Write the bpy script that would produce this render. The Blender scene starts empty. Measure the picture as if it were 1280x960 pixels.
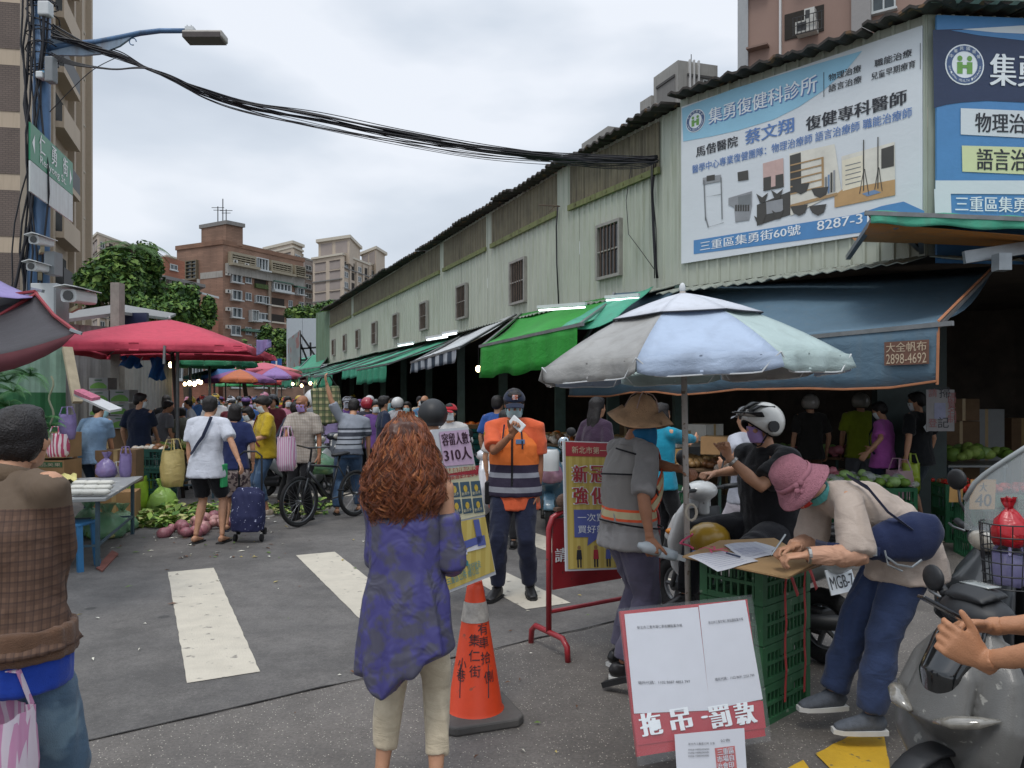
import bpy, math, random
from math import sin, cos, pi, radians as R
from mathutils import Vector as V, Matrix as M, noise as NZ
rnd = random.Random(7)
SC = bpy.context.scene
COL = SC.collection
cam = bpy.data.cameras.new('camera'); camo = bpy.data.objects.new('camera', cam); COL.objects.link(camo)
camo.location = (0, 0, 1.65); camo.rotation_euler = (R(90), 0, 0)
cam.sensor_width = 36; cam.lens = 27.0; cam.shift_y = 17/1280; cam.clip_end = 4000; cam.clip_start = .05
SC.camera = camo
SUN_EL, SUN_AZ = 62, 200
W = bpy.data.worlds.new('World'); SC.world = W; W.use_nodes = True
nt = W.node_tree; nt.nodes.clear()
def nn(t, **k):
 n = nt.nodes.new(t)
 for a, b in k.items(): setattr(n, a, b)
 return n
sky = nn('ShaderNodeTexSky', sky_type='NISHITA'); sky.sun_disc = False
sky.sun_elevation = R(SUN_EL); sky.sun_rotation = R(SUN_AZ); sky.air_density = 1.5; sky.dust_density = 4
tc = nn('ShaderNodeTexCoord'); mp = nn('ShaderNodeMapping'); mp.inputs['Scale'].default_value = (1, 1, 2.6)
mp.inputs['Location'].default_value = (5.3, 1.9, 2.3)
n1 = nn('ShaderNodeTexNoise'); n1.inputs['Scale'].default_value = 2.3; n1.inputs['Detail'].default_value = 5; n1.inputs['Roughness'].default_value = .45
cr = nn('ShaderNodeValToRGB'); cr.color_ramp.elements[0].position = .38; cr.color_ramp.elements[1].position = .63
cr.color_ramp.elements[0].color = (.50, .56, .65, 1); cr.color_ramp.elements[1].color = (.80, .84, .91, 1)
e = cr.color_ramp.elements.new(.52); e.color = (.63, .69, .775, 1)
bgn = nn('ShaderNodeBackground'); bgn.inputs['Strength'].default_value = .1
bgc = nn('ShaderNodeBackground'); bgc.inputs['Strength'].default_value = 1.0
mx = nn('ShaderNodeMixShader'); mx.inputs[0].default_value = .92
out = nn('ShaderNodeOutputWorld')
sep = nn('ShaderNodeSeparateXYZ'); mr = nn('ShaderNodeMapRange'); mr.inputs[1].default_value = .45; mr.inputs[2].default_value = 1.0
mr.inputs[3].default_value = 1.0; mr.inputs[4].default_value = 2.0
vm = nn('ShaderNodeVectorMath', operation='SCALE')
L = nt.links.new
L(tc.outputs['Generated'], mp.inputs[0]); L(mp.outputs[0], n1.inputs['Vector']); L(n1.outputs[0], cr.inputs[0])
L(tc.outputs['Generated'], sep.inputs[0]); L(sep.outputs[2], mr.inputs[0])
L(cr.outputs[0], vm.inputs[0]); L(mr.outputs[0], vm.inputs['Scale']); L(vm.outputs[0], bgc.inputs[0])
L(sky.outputs[0], bgn.inputs[0]); L(bgn.outputs[0], mx.inputs[1]); L(bgc.outputs[0], mx.inputs[2]); L(mx.outputs[0], out.inputs[0])
sl = bpy.data.lights.new('sun', 'SUN'); so = bpy.data.objects.new('sun', sl); COL.objects.link(so)
sl.energy = 1.0; sl.angle = R(16); sl.color = (1, .96, .9)
so.rotation_euler = V((sin(R(SUN_AZ))*cos(R(SUN_EL)), cos(R(SUN_AZ))*cos(R(SUN_EL)), sin(R(SUN_EL)))).to_track_quat('Z', 'Y').to_euler()
so.location = (0, 0, 60)
SC.view_settings.view_transform = 'Standard'; SC.view_settings.look = 'None'; SC.view_settings.exposure = 0.18; SC.view_settings.gamma = 1
SC.cycles.max_bounces = 5; SC.cycles.diffuse_bounces = 4; SC.cycles.transparent_max_bounces = 8; SC.cycles.use_denoising = True
def P(u, v, D): return V(((u-640)/960*D, D, 1.65-(v-497)/960*D))
def G(u, v, z=0):
 D = (1.65-z)*960/(v-497); return V(((u-640)/960*D, D, z))
def srgb(c):
 if isinstance(c, str):
  c = [int(c[i:i+2], 16)/255 for i in (0, 2, 4)]
 return tuple((x/12.92 if x <= .04045 else ((x+.055)/1.055)**2.4) for x in c)
MATS = {}
def mat(name, c, rough=.75, var=.15, scale=6, bump=.0, bscale=60, metal=0, alpha=1, emit=0, trans=0, streak=None, spec=.5, wr=0, spots=None, coat=0, sheen=0):
 """c sRGB hex or tuple; var noise brightness; wr = cloth wrinkles; streak=(hex, amount) vertical runs of rust or dirt"""
 key = (name, str(c))
 if key in MATS: return MATS[key]
 m = bpy.data.materials.new(name); m.use_nodes = True; MATS[key] = m
 t = m.node_tree; b = t.nodes['Principled BSDF']; l = t.links.new
 c = srgb(c)
 b.inputs['Roughness'].default_value = rough; b.inputs['Metallic'].default_value = metal
 b.inputs['Specular IOR Level'].default_value = spec
 if coat: b.inputs['Coat Weight'].default_value = coat
 if sheen: b.inputs['Sheen Weight'].default_value = sheen
 if alpha < 1: b.inputs['Alpha'].default_value = alpha
 if trans: b.inputs['Transmission Weight'].default_value = trans
 if emit:
  b.inputs['Emission Color'].default_value = (*c, 1); b.inputs['Emission Strength'].default_value = emit
 co = t.nodes.new('ShaderNodeTexCoord')
 col = None
 if var:
  n = t.nodes.new('ShaderNodeTexNoise'); n.inputs['Scale'].default_value = scale; n.inputs['Detail'].default_value = 6; n.inputs['Roughness'].default_value = .65
  l(co.outputs['Object'], n.inputs['Vector'])
  r = t.nodes.new('ShaderNodeValToRGB'); r.color_ramp.elements[0].position = .3; r.color_ramp.elements[1].position = .7
  r.color_ramp.elements[0].color = (*[x*(1-var) for x in c], 1); r.color_ramp.elements[1].color = (*[min(1, x*(1+var)) for x in c], 1)
  l(n.outputs[0], r.inputs[0]); col = r.outputs[0]
 else:
  b.inputs['Base Color'].default_value = (*c, 1)
 def over(fac, cc, prev):
  x = t.nodes.new('ShaderNodeMix'); x.data_type = 'RGBA'
  l(fac, x.inputs[0])
  if prev is None: x.inputs[6].default_value = (*c, 1)
  else: l(prev, x.inputs[6])
  x.inputs[7].default_value = (*srgb(cc), 1); return x.outputs[2]
 if streak:
  mp_ = t.nodes.new('ShaderNodeMapping'); mp_.inputs['Scale'].default_value = (7, 7, .5)
  n = t.nodes.new('ShaderNodeTexNoise'); n.inputs['Scale'].default_value = 1.6; n.inputs['Detail'].default_value = 7
  l(co.outputs['Object'], mp_.inputs[0]); l(mp_.outputs[0], n.inputs['Vector'])
  r = t.nodes.new('ShaderNodeMapRange'); r.inputs[1].default_value = .5; r.inputs[2].default_value = .75; r.inputs[4].default_value = streak[1]
  l(n.outputs[0], r.inputs[0]); col = over(r.outputs[0], streak[0], col)
 if spots:   # (hex, scale, threshold)
  n = t.nodes.new('ShaderNodeTexNoise'); n.inputs['Scale'].default_value = spots[1]; n.inputs['Detail'].default_value = 3
  l(co.outputs['Object'], n.inputs['Vector'])
  r = t.nodes.new('ShaderNodeMapRange'); r.inputs[1].default_value = spots[2]; r.inputs[2].default_value = spots[2]+.05
  l(n.outputs[0], r.inputs[0]); col = over(r.outputs[0], spots[0], col)
 if col is not None: l(col, b.inputs['Base Color'])
 prevn = None
 for (amt, sc_, dist) in ((wr, 7, .02), (bump, bscale, .01)):
  if amt:
   n = t.nodes.new('ShaderNodeTexNoise'); n.inputs['Scale'].default_value = sc_; n.inputs['Detail'].default_value = 4
   n.inputs['Distortion'].default_value = .8 if sc_ == 7 else 0
   if sc_ == 7:
    mp_ = t.nodes.new('ShaderNodeMapping'); mp_.inputs['Scale'].default_value = (1, 1, 2.0); mp_.inputs['Rotation'].default_value = (.3, .5, .2)
    l(co.outputs['Object'], mp_.inputs[0]); l(mp_.outputs[0], n.inputs['Vector'])
   else: l(co.outputs['Object'], n.inputs['Vector'])
   bp = t.nodes.new('ShaderNodeBump'); bp.inputs['Strength'].default_value = amt; bp.inputs['Distance'].default_value = dist
   l(n.outputs[0], bp.inputs['Height'])
   if prevn is not None: l(prevn, bp.inputs['Normal'])
   prevn = bp.outputs[0]
 if prevn is not None: l(prevn, b.inputs['Normal'])
 return m
def custom(name, fn):
 """material whose colour comes from fn(tree, texcoord) -> colour socket"""
 m = bpy.data.materials.new(name); m.use_nodes = True; t = m.node_tree; b = t.nodes['Principled BSDF']
 b.inputs['Roughness'].default_value = .8
 co = t.nodes.new('ShaderNodeTexCoord'); fn(t, co, b); return m
def cloth(c, name='cloth', **k):
 k = {**dict(rough=.9, var=.12, scale=9, wr=.55, bump=.25, bscale=300, sheen=.15, spec=.2), **k}
 return mat(name, c, **k)
MATRIX = {}
def reg(o, mtx): MATRIX[o.name] = mtx
def tag(o, label, cat=None, group=None, kind=None):
 if label: o['label'] = label
 if cat: o['category'] = cat
 if group: o['group'] = group
 if kind: o['kind'] = kind
 return o
def thing(name, label, cat, loc=(0, 0, 0), rz=0, group=None, mtx=None):
 o = bpy.data.objects.new(name, None); COL.objects.link(o); o.empty_display_size = .2
 m = mtx if mtx is not None else M.Translation(V(loc)) @ M.Rotation(rz, 4, 'Z')
 o.matrix_world = m; reg(o, m)
 o.location = m.to_translation(); o.rotation_euler = m.to_euler()
 return tag(o, label, cat, group)
def frame(d, up=V((0, 0, 1))):
 """matrix whose Z is d, X close to up x d"""
 d = V(d).normalized(); x = V(up).cross(d)
 if x.length < 1e-4: x = V((1, 0, 0)).cross(d)
 if x.length < 1e-4: x = V((0, 1, 0)).cross(d)
 x.normalize(); y = d.cross(x)
 return M((x, y, d)).transposed()
class MB:
 def __init__(s): s.v = []; s.f = []; s.mi = []; s.m = 0
 def face(s, idx): s.f.append(tuple(idx)); s.mi.append(s.m)
 def poly(s, pts):
  b = len(s.v); s.v += [V(p) for p in pts]; s.face(range(b, b+len(pts)))
 def box(s, c, size, rot=None, bev=0):
  c = V(c); h = V(size)/2; r = rot if rot is not None else M.Identity(3)
  b = len(s.v)
  for z in (-1, 1):
   for y in (-1, 1):
    for x in (-1, 1): s.v.append(c + r @ V((x*h.x, y*h.y, z*h.z)))
  for q in ((0, 2, 3, 1), (4, 5, 7, 6), (0, 1, 5, 4), (2, 6, 7, 3), (0, 4, 6, 2), (1, 3, 7, 5)): s.face([b+i for i in q])
 def bar(s, a, b_, w, h=None, up=(0, 0, 1)):
  a, b_ = V(a), V(b_); d = b_-a; r = frame(d, V(up)); s.box((a+b_)/2, (w, h or w, d.length), r)
 def ring(s, c, r3, rx, ry, n, sq=2.0):
  b = len(s.v)
  for i in range(n):
   t = 2*pi*i/n; cx, sx = cos(t), sin(t)
   if sq != 2: cx = math.copysign(abs(cx)**(2/sq), cx); sx = math.copysign(abs(sx)**(2/sq), sx)
   s.v.append(c + r3 @ V((rx*cx, ry*sx, 0)))
  return b
 def tube(s, pts, r, n=8, side=None, cap=True, sq=2.0):
  """r: radius, list of radii or of (rx, ry); side = direction of rx"""
  pts = [V(p) for p in pts]; k = len(pts)
  if not isinstance(r, (list,)): r = [r]*k
  prev = None; R_ = None
  for i in range(k):
   d = pts[min(i+1, k-1)] - pts[max(i-1, 0)]
   if d.length < 1e-6: d = V((0, 0, 1))
   d.normalize()
   if side is not None:
    x = V(side) - d*V(side).dot(d)
    if x.length < 1e-4: x = V((0, 1, 0)) - d*d.y
    x.normalize(); y = d.cross(x); R_ = M((x, y, d)).transposed()
   elif R_ is None: R_ = frame(d)
   else:
    x = R_.col[0] - d*R_.col[0].dot(d); x.normalize(); y = d.cross(x); R_ = M((x, y, d)).transposed()
   rr = r[i] if isinstance(r[i], tuple) else (r[i], r[i])
   b = s.ring(pts[i], R_, rr[0], rr[1], n, sq)
   if prev is not None:
    for j in range(n): s.face((prev+j, prev+(j+1) % n, b+(j+1) % n, b+j))
   elif cap: s.face([b+j for j in reversed(range(n))])
   prev = b
  if cap: s.face([prev+j for j in range(n)])
 def ell(s, c, r, rot=None, n=12, k=8):
  c = V(c); rot = rot if rot is not None else M.Identity(3); r = V(r) if not isinstance(r, (int, float)) else V((r, r, r))
  b = len(s.v)
  s.v.append(c + rot @ V((0, 0, -r.z)))
  for i in range(1, k):
   a = -pi/2 + pi*i/k
   for j in range(n):
    t = 2*pi*j/n; s.v.append(c + rot @ V((r.x*cos(a)*cos(t), r.y*cos(a)*sin(t), r.z*sin(a))))
  s.v.append(c + rot @ V((0, 0, r.z))); e_ = len(s.v)-1
  for j in range(n):
   s.face((b, b+1+(j+1) % n, b+1+j)); s.face((e_, e_-n+j, e_-n+(j+1) % n))
  for i in range(k-2):
   for j in range(n):
    q = b+1+i*n; s.face((q+j, q+(j+1) % n, q+n+(j+1) % n, q+n+j))
 def lathe(s, prof, n=20, mtx=None, wob=None, close=False):
  """prof [(r, z)]; wob(t, i) -> (dr, dz)"""
  mtx = mtx if mtx is not None else M.Identity(4); rows = []
  for i, (r_, z) in enumerate(prof):
   b = len(s.v); rows.append(b)
   for j in range(n):
    t = 2*pi*j/n; dr, dz = wob(t, i) if wob else (0, 0)
    s.v.append(mtx @ V(((r_+dr)*cos(t), (r_+dr)*sin(t), z+dz)))
  for i in range(len(rows)-1):
   for j in range(n): s.face((rows[i]+j, rows[i]+(j+1) % n, rows[i+1]+(j+1) % n, rows[i+1]+j))
  if close:
   s.face([rows[0]+j for j in reversed(range(n))]); s.face([rows[-1]+j for j in range(n)])
 def grid(s, fn, nu, nv):
  b = len(s.v)
  for j in range(nv+1):
   for i in range(nu+1): s.v.append(V(fn(i/nu, j/nv)))
  for j in range(nv):
   for i in range(nu):
    q = b+j*(nu+1)+i; s.face((q, q+1, q+nu+2, q+nu+1))
 def slab(s, fn, nu, nv, th):
  """a sheet with thickness; th = offset vector or function(u,v)->Vector"""
  b = len(s.v); off = th if callable(th) else (lambda a, c: V(th))
  s.grid(fn, nu, nv); s.m0 = s.m
  b2 = len(s.v)
  s.grid(lambda a, c: V(fn(a, c)) + off(a, c), nu, nv)
  k = nu*nv
  for q in range(len(s.f)-k, len(s.f)): s.f[q] = tuple(reversed(s.f[q]))
  w = nu+1
  edge = [i for i in range(nu+1)] + [j*w+nu for j in range(1, nv+1)] + [nv*w+i for i in range(nu-1, -1, -1)] + [j*w for j in range(nv-1, 0, -1)]
  for i in range(len(edge)):
   a, c = edge[i], edge[(i+1) % len(edge)]; s.face((b+c, b+a, b2+a, b2+c))
 def prism(s, poly, mtx, z0, z1):
  """poly 2D counter clockwise in mtx frame, extruded z0..z1"""
  b = len(s.v); n = len(poly)
  for z in (z0, z1):
   for (x, y) in poly: s.v.append(mtx @ V((x, y, z)))
  s.face([b+i for i in reversed(range(n))]); s.face([b+n+i for i in range(n)])
  for i in range(n): s.face((b+i, b+(i+1) % n, b+n+(i+1) % n, b+n+i))
 def mesh(s, name='mesh', mats=(), smooth=False, xf=None):
  me = bpy.data.meshes.new(name)
  me.from_pydata([(xf @ v) if xf is not None else v for v in s.v], [], s.f)
  for m_ in (mats if isinstance(mats, (list, tuple)) else [mats]): me.materials.append(m_)
  if any(s.mi): me.polygons.foreach_set('material_index', s.mi)
  if smooth: me.polygons.foreach_set('use_smooth', [True]*len(s.f))
  me.update(); return me
 def build(s, name, mats, parent=None, smooth=False, world=False, bevel=0):
  xf = None
  if world and parent is not None: xf = MATRIX[parent.name].inverted()
  me = s.mesh(name, mats, smooth, xf)
  return put(name, me, parent, bevel)
def put(name, me, parent=None, bevel=0):
 o = bpy.data.objects.new(name, me); COL.objects.link(o)
 if parent is not None: o.parent = parent
 if bevel:
  md = o.modifiers.new('bevel', 'BEVEL'); md.width = bevel; md.segments = 2; md.limit_method = 'ANGLE'
 return o
KIDS = {}
def copy_tree(o, parent=None):
 c = o.copy(); COL.objects.link(c)
 if parent is not None: c.parent = parent
 for ch in list(o.children): copy_tree(ch, c)
 return c
SHOP = bpy.data.scenes.new('workshop')
def remesh(mb, vox, smooth=2, fold=None, factor=.5):
 me = mb.mesh('tmp'); ob = bpy.data.objects.new('tmp', me); SHOP.collection.objects.link(ob)
 md = ob.modifiers.new('r', 'REMESH'); md.mode = 'VOXEL'; md.voxel_size = vox; md.use_smooth_shade = True
 if smooth:
  ms = ob.modifiers.new('s', 'SMOOTH'); ms.iterations = smooth; ms.factor = factor
 SHOP.view_layers[0].update(); dg = SHOP.view_layers[0].depsgraph
 out_ = bpy.data.meshes.new_from_object(ob.evaluated_get(dg)); bpy.data.objects.remove(ob); bpy.data.meshes.remove(me)
 if fold:
  amp, sc_, zs = fold
  import numpy as np
  n_ = len(out_.vertices); co = np.empty(n_*3, 'f'); no = np.empty(n_*3, 'f'); out_.vertices.foreach_get('co', co); out_.vertices.foreach_get('normal', no)
  wv = np.empty(n_, 'f'); c3 = co.reshape(-1, 3); s75 = V((7, 3, 1)); f5 = V((5, 5, 5))
  for i, p in enumerate(c3.tolist()):
   q = V((p[0]*sc_, p[1]*sc_, p[2]*sc_*zs)); q2 = q*.45+s75
   wv[i] = max(-.45, 1-abs(NZ.noise(q + V((NZ.noise(q2), NZ.noise(q2+f5), 0))*1.5))*2.6)
  out_.vertices.foreach_set('co', (c3 + no.reshape(-1, 3)*(amp*wv)[:, None]).ravel()); out_.update()
 out_.polygons.foreach_set('use_smooth', [True]*len(out_.polygons))
 return out_
def join_into(me, parts):
 """append other meshes' geometry to me -> new mesh (materials indexed per part)"""
 vs = []; fs = []; mi = []; mats_ = []
 for (q, m_) in [(me, None)] + parts:
  b = len(vs); k = len(mats_)
  vs += [v.co.copy() for v in q.vertices]
  mm = m_ if m_ else list(q.materials)
  if not isinstance(mm, list): mm = [mm]
  mats_ += mm
  for f in q.polygons: fs.append([b+i for i in f.vertices]); mi.append(k+f.material_index)
 r = bpy.data.meshes.new('m'); r.from_pydata(vs, [], fs)
 for x in mats_: r.materials.append(x)
 r.polygons.foreach_set('material_index', mi); r.polygons.foreach_set('use_smooth', [True]*len(fs)); r.update(); return r
class Panel:
 def __init__(s, o, ex, ey, parent=None):
  s.o = V(o); s.ex = V(ex).normalized(); s.ey = (V(ey) - s.ex*V(ey).dot(s.ex)).normalized(); s.n = s.ex.cross(s.ey)
  if s.n.dot(V((0, 0, 1.65))-s.o) < 0: s.n = -s.n
  s.parent = parent; s.layer = 0
 def pix(s, u, v):
  d = V(((u-640)/960, 1, -(v-497)/960)); c = V((0, 0, 1.65)); t = (s.o-c).dot(s.n)/d.dot(s.n); q = c+d*t-s.o
  return (q.dot(s.ex), q.dot(s.ey))
 def at(s, x, y, h=0): return s.o + s.ex*x + s.ey*y + s.n*h
 def sheet(s, name, pts, m, h=.003, nt_=1, wob=0):
  mb = MB(); mb.poly([s.at(x, y, h) for x, y in pts]); return mb.build(name, m, s.parent, world=s.parent is not None)
 def rect(s, name, x0, y0, x1, y1, m, h=.003): return s.sheet(name, [(x0, y0), (x1, y0), (x1, y1), (x0, y1)], m, h)
 def disc(s, name, x, y, r, m, h=.003, r0=0, ry=None, n=28):
  mb = MB(); ry = ry or r
  if r0:
   for i in range(n):
    a, b = 2*pi*i/n, 2*pi*(i+1)/n
    mb.poly([s.at(x+r0*cos(a), y+r0*sin(a), h), s.at(x+r*cos(a), y+r*sin(a), h), s.at(x+r*cos(b), y+r*sin(b), h), s.at(x+r0*cos(b), y+r0*sin(b), h)])
  else: mb.poly([s.at(x+r*cos(2*pi*i/n), y+ry*sin(2*pi*i/n), h) for i in range(n)])
  return mb.build(name, m, s.parent, world=s.parent is not None)
 def text(s, txt, x0, y0, x1, y1, m, h=.006, bold=0, name='lettering', fit=True, slant=None):
  me = text_mesh(txt, 0); xs = [v.co.x for v in me.vertices]; ys = [v.co.y for v in me.vertices]
  if not xs: return None
  ax, bx, ay, by = min(xs), max(xs), min(ys), max(ys)
  sx = (x1-x0)/max(bx-ax, 1e-6); sy = (y1-y0)/max(by-ay, 1e-6)
  inv = MATRIX[s.parent.name].inverted() if s.parent is not None else M.Identity(4)
  for v in me.vertices:
   px = x0+(v.co.x-ax)*sx; py = y0+(v.co.y-ay)*sy
   if slant: py += slant*(px-x0)
   v.co = inv @ s.at(px, py, h)
  if bold:
   nrm_ = (inv.to_3x3() @ s.n); d_ = (inv.to_3x3() @ s.ex)*bold*(x1-x0)/max(len(txt), 1)*1.3; vs = [v.co.copy() for v in me.vertices]; fs = [tuple(f.vertices) for f in me.polygons]; n_ = len(vs)
   me2 = bpy.data.meshes.new('t'); me2.from_pydata(vs + [v+d_+nrm_*.0006 for v in vs] + [v-d_-nrm_*.0006 for v in vs], [], fs + [tuple(i+n_ for i in f) for f in fs] + [tuple(i+2*n_ for i in f) for f in fs]); me = me2
  me.materials.clear(); me.materials.append(m)
  return put(name, me, s.parent)
 def vtext(s, txt, x0, y0, x1, y1, m, h=.006, bold=0):
  n = len(txt); st = (y1-y0)/n
  for i, ch in enumerate(txt): s.text(ch, x0, y1-st*(i+1)+st*.1, x1, y1-st*i-st*.05, m, h, bold)
def text_mesh(txt, bold=0):
 cu = bpy.data.curves.new('t', 'FONT'); cu.body = txt; cu.size = 1; cu.offset = bold; cu.resolution_u = 3
 ob = bpy.data.objects.new('t', cu); SHOP.collection.objects.link(ob)
 SHOP.view_layers[0].update(); dg = SHOP.view_layers[0].depsgraph
 me = bpy.data.meshes.new_from_object(ob.evaluated_get(dg)); bpy.data.objects.remove(ob); bpy.data.curves.remove(cu); return me
SKIN = mat('skin', 'b98a6d', rough=.5, var=.10, scale=14, bump=.12, bscale=220, spec=.35)
SKIN_D = mat('skin', '95664b', rough=.5, var=.12, scale=14, bump=.12, bscale=220, spec=.35)
HAIR_K = mat('hair', '1c1716', rough=.45, var=.4, scale=30, bump=.6, bscale=160, spec=.4)
HAIR_G = mat('hair', '4a4642', rough=.5, var=.4, scale=30, bump=.6, bscale=160)
EYE = mat('eye', '181210', rough=.2, var=0)
BLUEMASK = mat('mask', '9cc3c9', rough=.8, var=.06, scale=20, bump=.3, bscale=50)
LILACMASK = mat('mask', 'a78bc0', rough=.8, var=.06, scale=20, bump=.3, bscale=50)
WHITEMASK = mat('mask', 'd0d6d8', rough=.8, var=.05, scale=20)
REDMASK = mat('mask', 'b8342c', rough=.8, var=.1, scale=60, spots=('e4c9b0', 90, .6))
SHOE_K = mat('shoe_leather', '1b1a1b', rough=.45, var=.2)
SHOE_G = mat('shoe_cloth', '565b63', rough=.8, var=.2, scale=40, bump=.3, bscale=200)
SOLE_W = mat('shoe_sole', 'c8c8c4', rough=.7, var=.1)
SOLE_K = mat('shoe_sole', '222222', rough=.7, var=.1)
def ik(S, T, l1, l2, pole):
 S, T, pole = V(S), V(T), V(pole); d = T-S; D = d.length
 mxl = (l1+l2)*.995
 if D > mxl: T = S + d/D*mxl; d = T-S; D = mxl
 a = (l1*l1-l2*l2+D*D)/(2*D); h = math.sqrt(max(l1*l1-a*a, 0)); dn = d.normalized()
 p = pole - dn*pole.dot(dn)
 if p.length < 1e-5: p = V((0, 1, 0)) - dn*dn.y
 p.normalize(); return S + dn*a + p*h, T
def lerp(a, b, t): return a + (b-a)*t
def hand_mb(mb, W, d, n, side, s, curl=.5, spread=1.0, thumb=None, thk=1.0, curls=None):
 """W wrist, d along the palm, n the way the palm faces, side = vector towards the thumb"""
 d = V(d).normalized(); n = V(n); n = (n - d*n.dot(d)).normalized(); t = V(side); t = (t - d*t.dot(d) - n*t.dot(n)).normalized()
 mb.tube([W-d*.03*s, W+d*.01*s, W+d*.04*s, W+d*.075*s, W+d*.092*s], [(.026*s, .019*s), (.028*s, .017*s), (.040*s, .016*s), (.043*s, .014*s), (.038*s, .010*s)], 10, side=t)
 mb.ell(W+d*.03*s+t*.022*s+n*.008*s, (.02*s, .016*s, .024*s), frame(d, n), 8, 6)
 for i, (off, ln) in enumerate(((.030, .070), (.010, .079), (-.011, .073), (-.031, .058))):
  c = (curls[i] if curls else curl)
  p = W + d*.084*s + t*off*s*1.02; dr = (d + t*off*1.6*spread).normalized(); pts = [p - dr*.012*s, p]; rr = [.0098*s*thk]*2
  a = 0
  for k, fr in enumerate((.44, .31, .25)):
   a += c*(.85, 1.15, .8)[k]
   q = (dr*cos(a) + n*sin(a)); p = p + q*ln*fr*s; pts.append(p); rr.append((.0092, .0085, .0068)[k]*s*thk)
  mb.tube(pts, rr, 7); mb.ell(pts[-1], .0066*s*thk, None, 6, 4)
 tt = thumb if thumb is not None else .55
 p = W + d*.028*s + t*.026*s + n*.004*s; dr = (d*.75 + t*.62 + n*.25*tt).normalized(); pts = [p-dr*.01*s, p]; rr = [.013*s*thk]*2
 for k, ln in enumerate((.036, .030, .024)):
  dr = (dr + n*.35*tt*(k > 0) + d*.25*(k > 0)).normalized(); p = p+dr*ln*s; pts.append(p); rr.append((.0115, .0105, .0082)[k]*s*thk)
 mb.tube(pts, rr, 7); mb.ell(pts[-1], .008*s*thk, None, 6, 4)
def head_mb(mb, T, s, face=True):
 def e(c, r, rot=None): mb.ell(T @ (V(c)*s), V(r)*s, T.to_3x3() @ (rot or M.Identity(3)), 16, 12)
 e((0, -.012, .030), (.074, .092, .084)); e((0, .018, -.018), (.062, .072, .088)); e((0, .040, -.078), (.040, .042, .032))
 e((0, .070, -.012), (.030, .022, .030)); e((0, .064, .035), (.050, .028, .016))
 mb.tube([T @ (V((0, .082, .018))*s), T @ (V((0, .096, -.008))*s), T @ (V((0, .104, -.024))*s)], [.007*s, .010*s, .013*s], 8)
 for x in (-1, 1):
  e((x*.036, .070, -.022), (.020, .018, .020)); e((x*.074, -.006, -.006), (.010, .020, .032)); e((x*.014, .088, -.028), (.008, .010, .007))
 e((0, .084, -.050), (.026, .014, .008)); e((0, .082, -.061), (.022, .014, .007))
def shell_mb(mb, T, rad, lim, th=.008, n=28, k=12, cen=(0, 0, 0), s=1, flare=None):
 """part of an ellipsoid from the crown down to elevation lim(azimuth); azimuth 0 = front (+Y)"""
 for inner in (0, 1):
  b = len(mb.v)
  for i in range(k+1):
   for j in range(n):
    az = 2*pi*j/n; lo = lim(az); el = lerp(pi/2, lo, i/k)
    if i == 0: el = pi/2
    r = [(x - (th if inner else 0)) for x in rad]
    f = flare(i/k, az) if flare else 1
    p = V((r[0]*cos(el)*sin(az)*f, r[1]*cos(el)*cos(az)*f, r[2]*sin(el))) + V(cen)
    mb.v.append(T @ (p*s))
  for i in range(k):
   for j in range(n):
    q = (b+i*n+j, b+(i+1)*n+j, b+(i+1)*n+(j+1) % n, b+i*n+(j+1) % n)
    mb.face(q if not inner else tuple(reversed(q)))
 a = b - (k+1)*n
 for j in range(n):
  q = (a+k*n+j, b+k*n+j, b+k*n+(j+1) % n, a+k*n+(j+1) % n); mb.face(q)
def azlim(front, side, back):
 def f(az):
  c = cos(az); s_ = R(side)
  return lerp(s_, R(front), c**1.3) if c > 0 else lerp(s_, R(back), (-c)**1.0)
 return f
def add_hair(par, T, s, style, m, vox):
 mb = MB()
 def e(c, r): mb.ell(T @ (V(c)*s), V(r)*s, T.to_3x3(), 16, 12)
 if style == 'bald':
  e((0, -.05, -.01), (.073, .062, .05)); 
  for x in (-1, 1): e((x*.06, -.03, 0), (.022, .045, .03))
 else:
  e((0, -.020, .045), (.083, .096, .085)); e((0, -.045, .0), (.079, .070, .072)); e((0, .035, .085), (.06, .048, .036))
  for x in (-1, 1): e((x*.062, -.012, .012), (.021, .042, .038))
  if style == 'bob':
   e((0, -.05, -.05), (.085, .065, .075)); [e((x*.07, -.005, -.03), (.022, .05, .07)) for x in (-1, 1)]
  if style == 'bun': e((0, -.115, -.005), (.042, .04, .045))
  if style == 'long':
   mb.tube([T @ (V((0, -.05, -.01))*s), T @ (V((0, -.075, -.12))*s), T @ (V((0, -.085, -.26))*s), T @ (V((0, -.075, -.40))*s)], [(.085*s, .06*s), (.092*s, .05*s), (.085*s, .04*s), (.05*s, .02*s)], 14, side=T.to_3x3() @ V((1, 0, 0)))
 me = remesh(mb, vox, 2, (.0035*s, 55/s, .35))
 inv = None; me.materials.clear(); me.materials.append(m); return put('hair', me, par)
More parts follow.
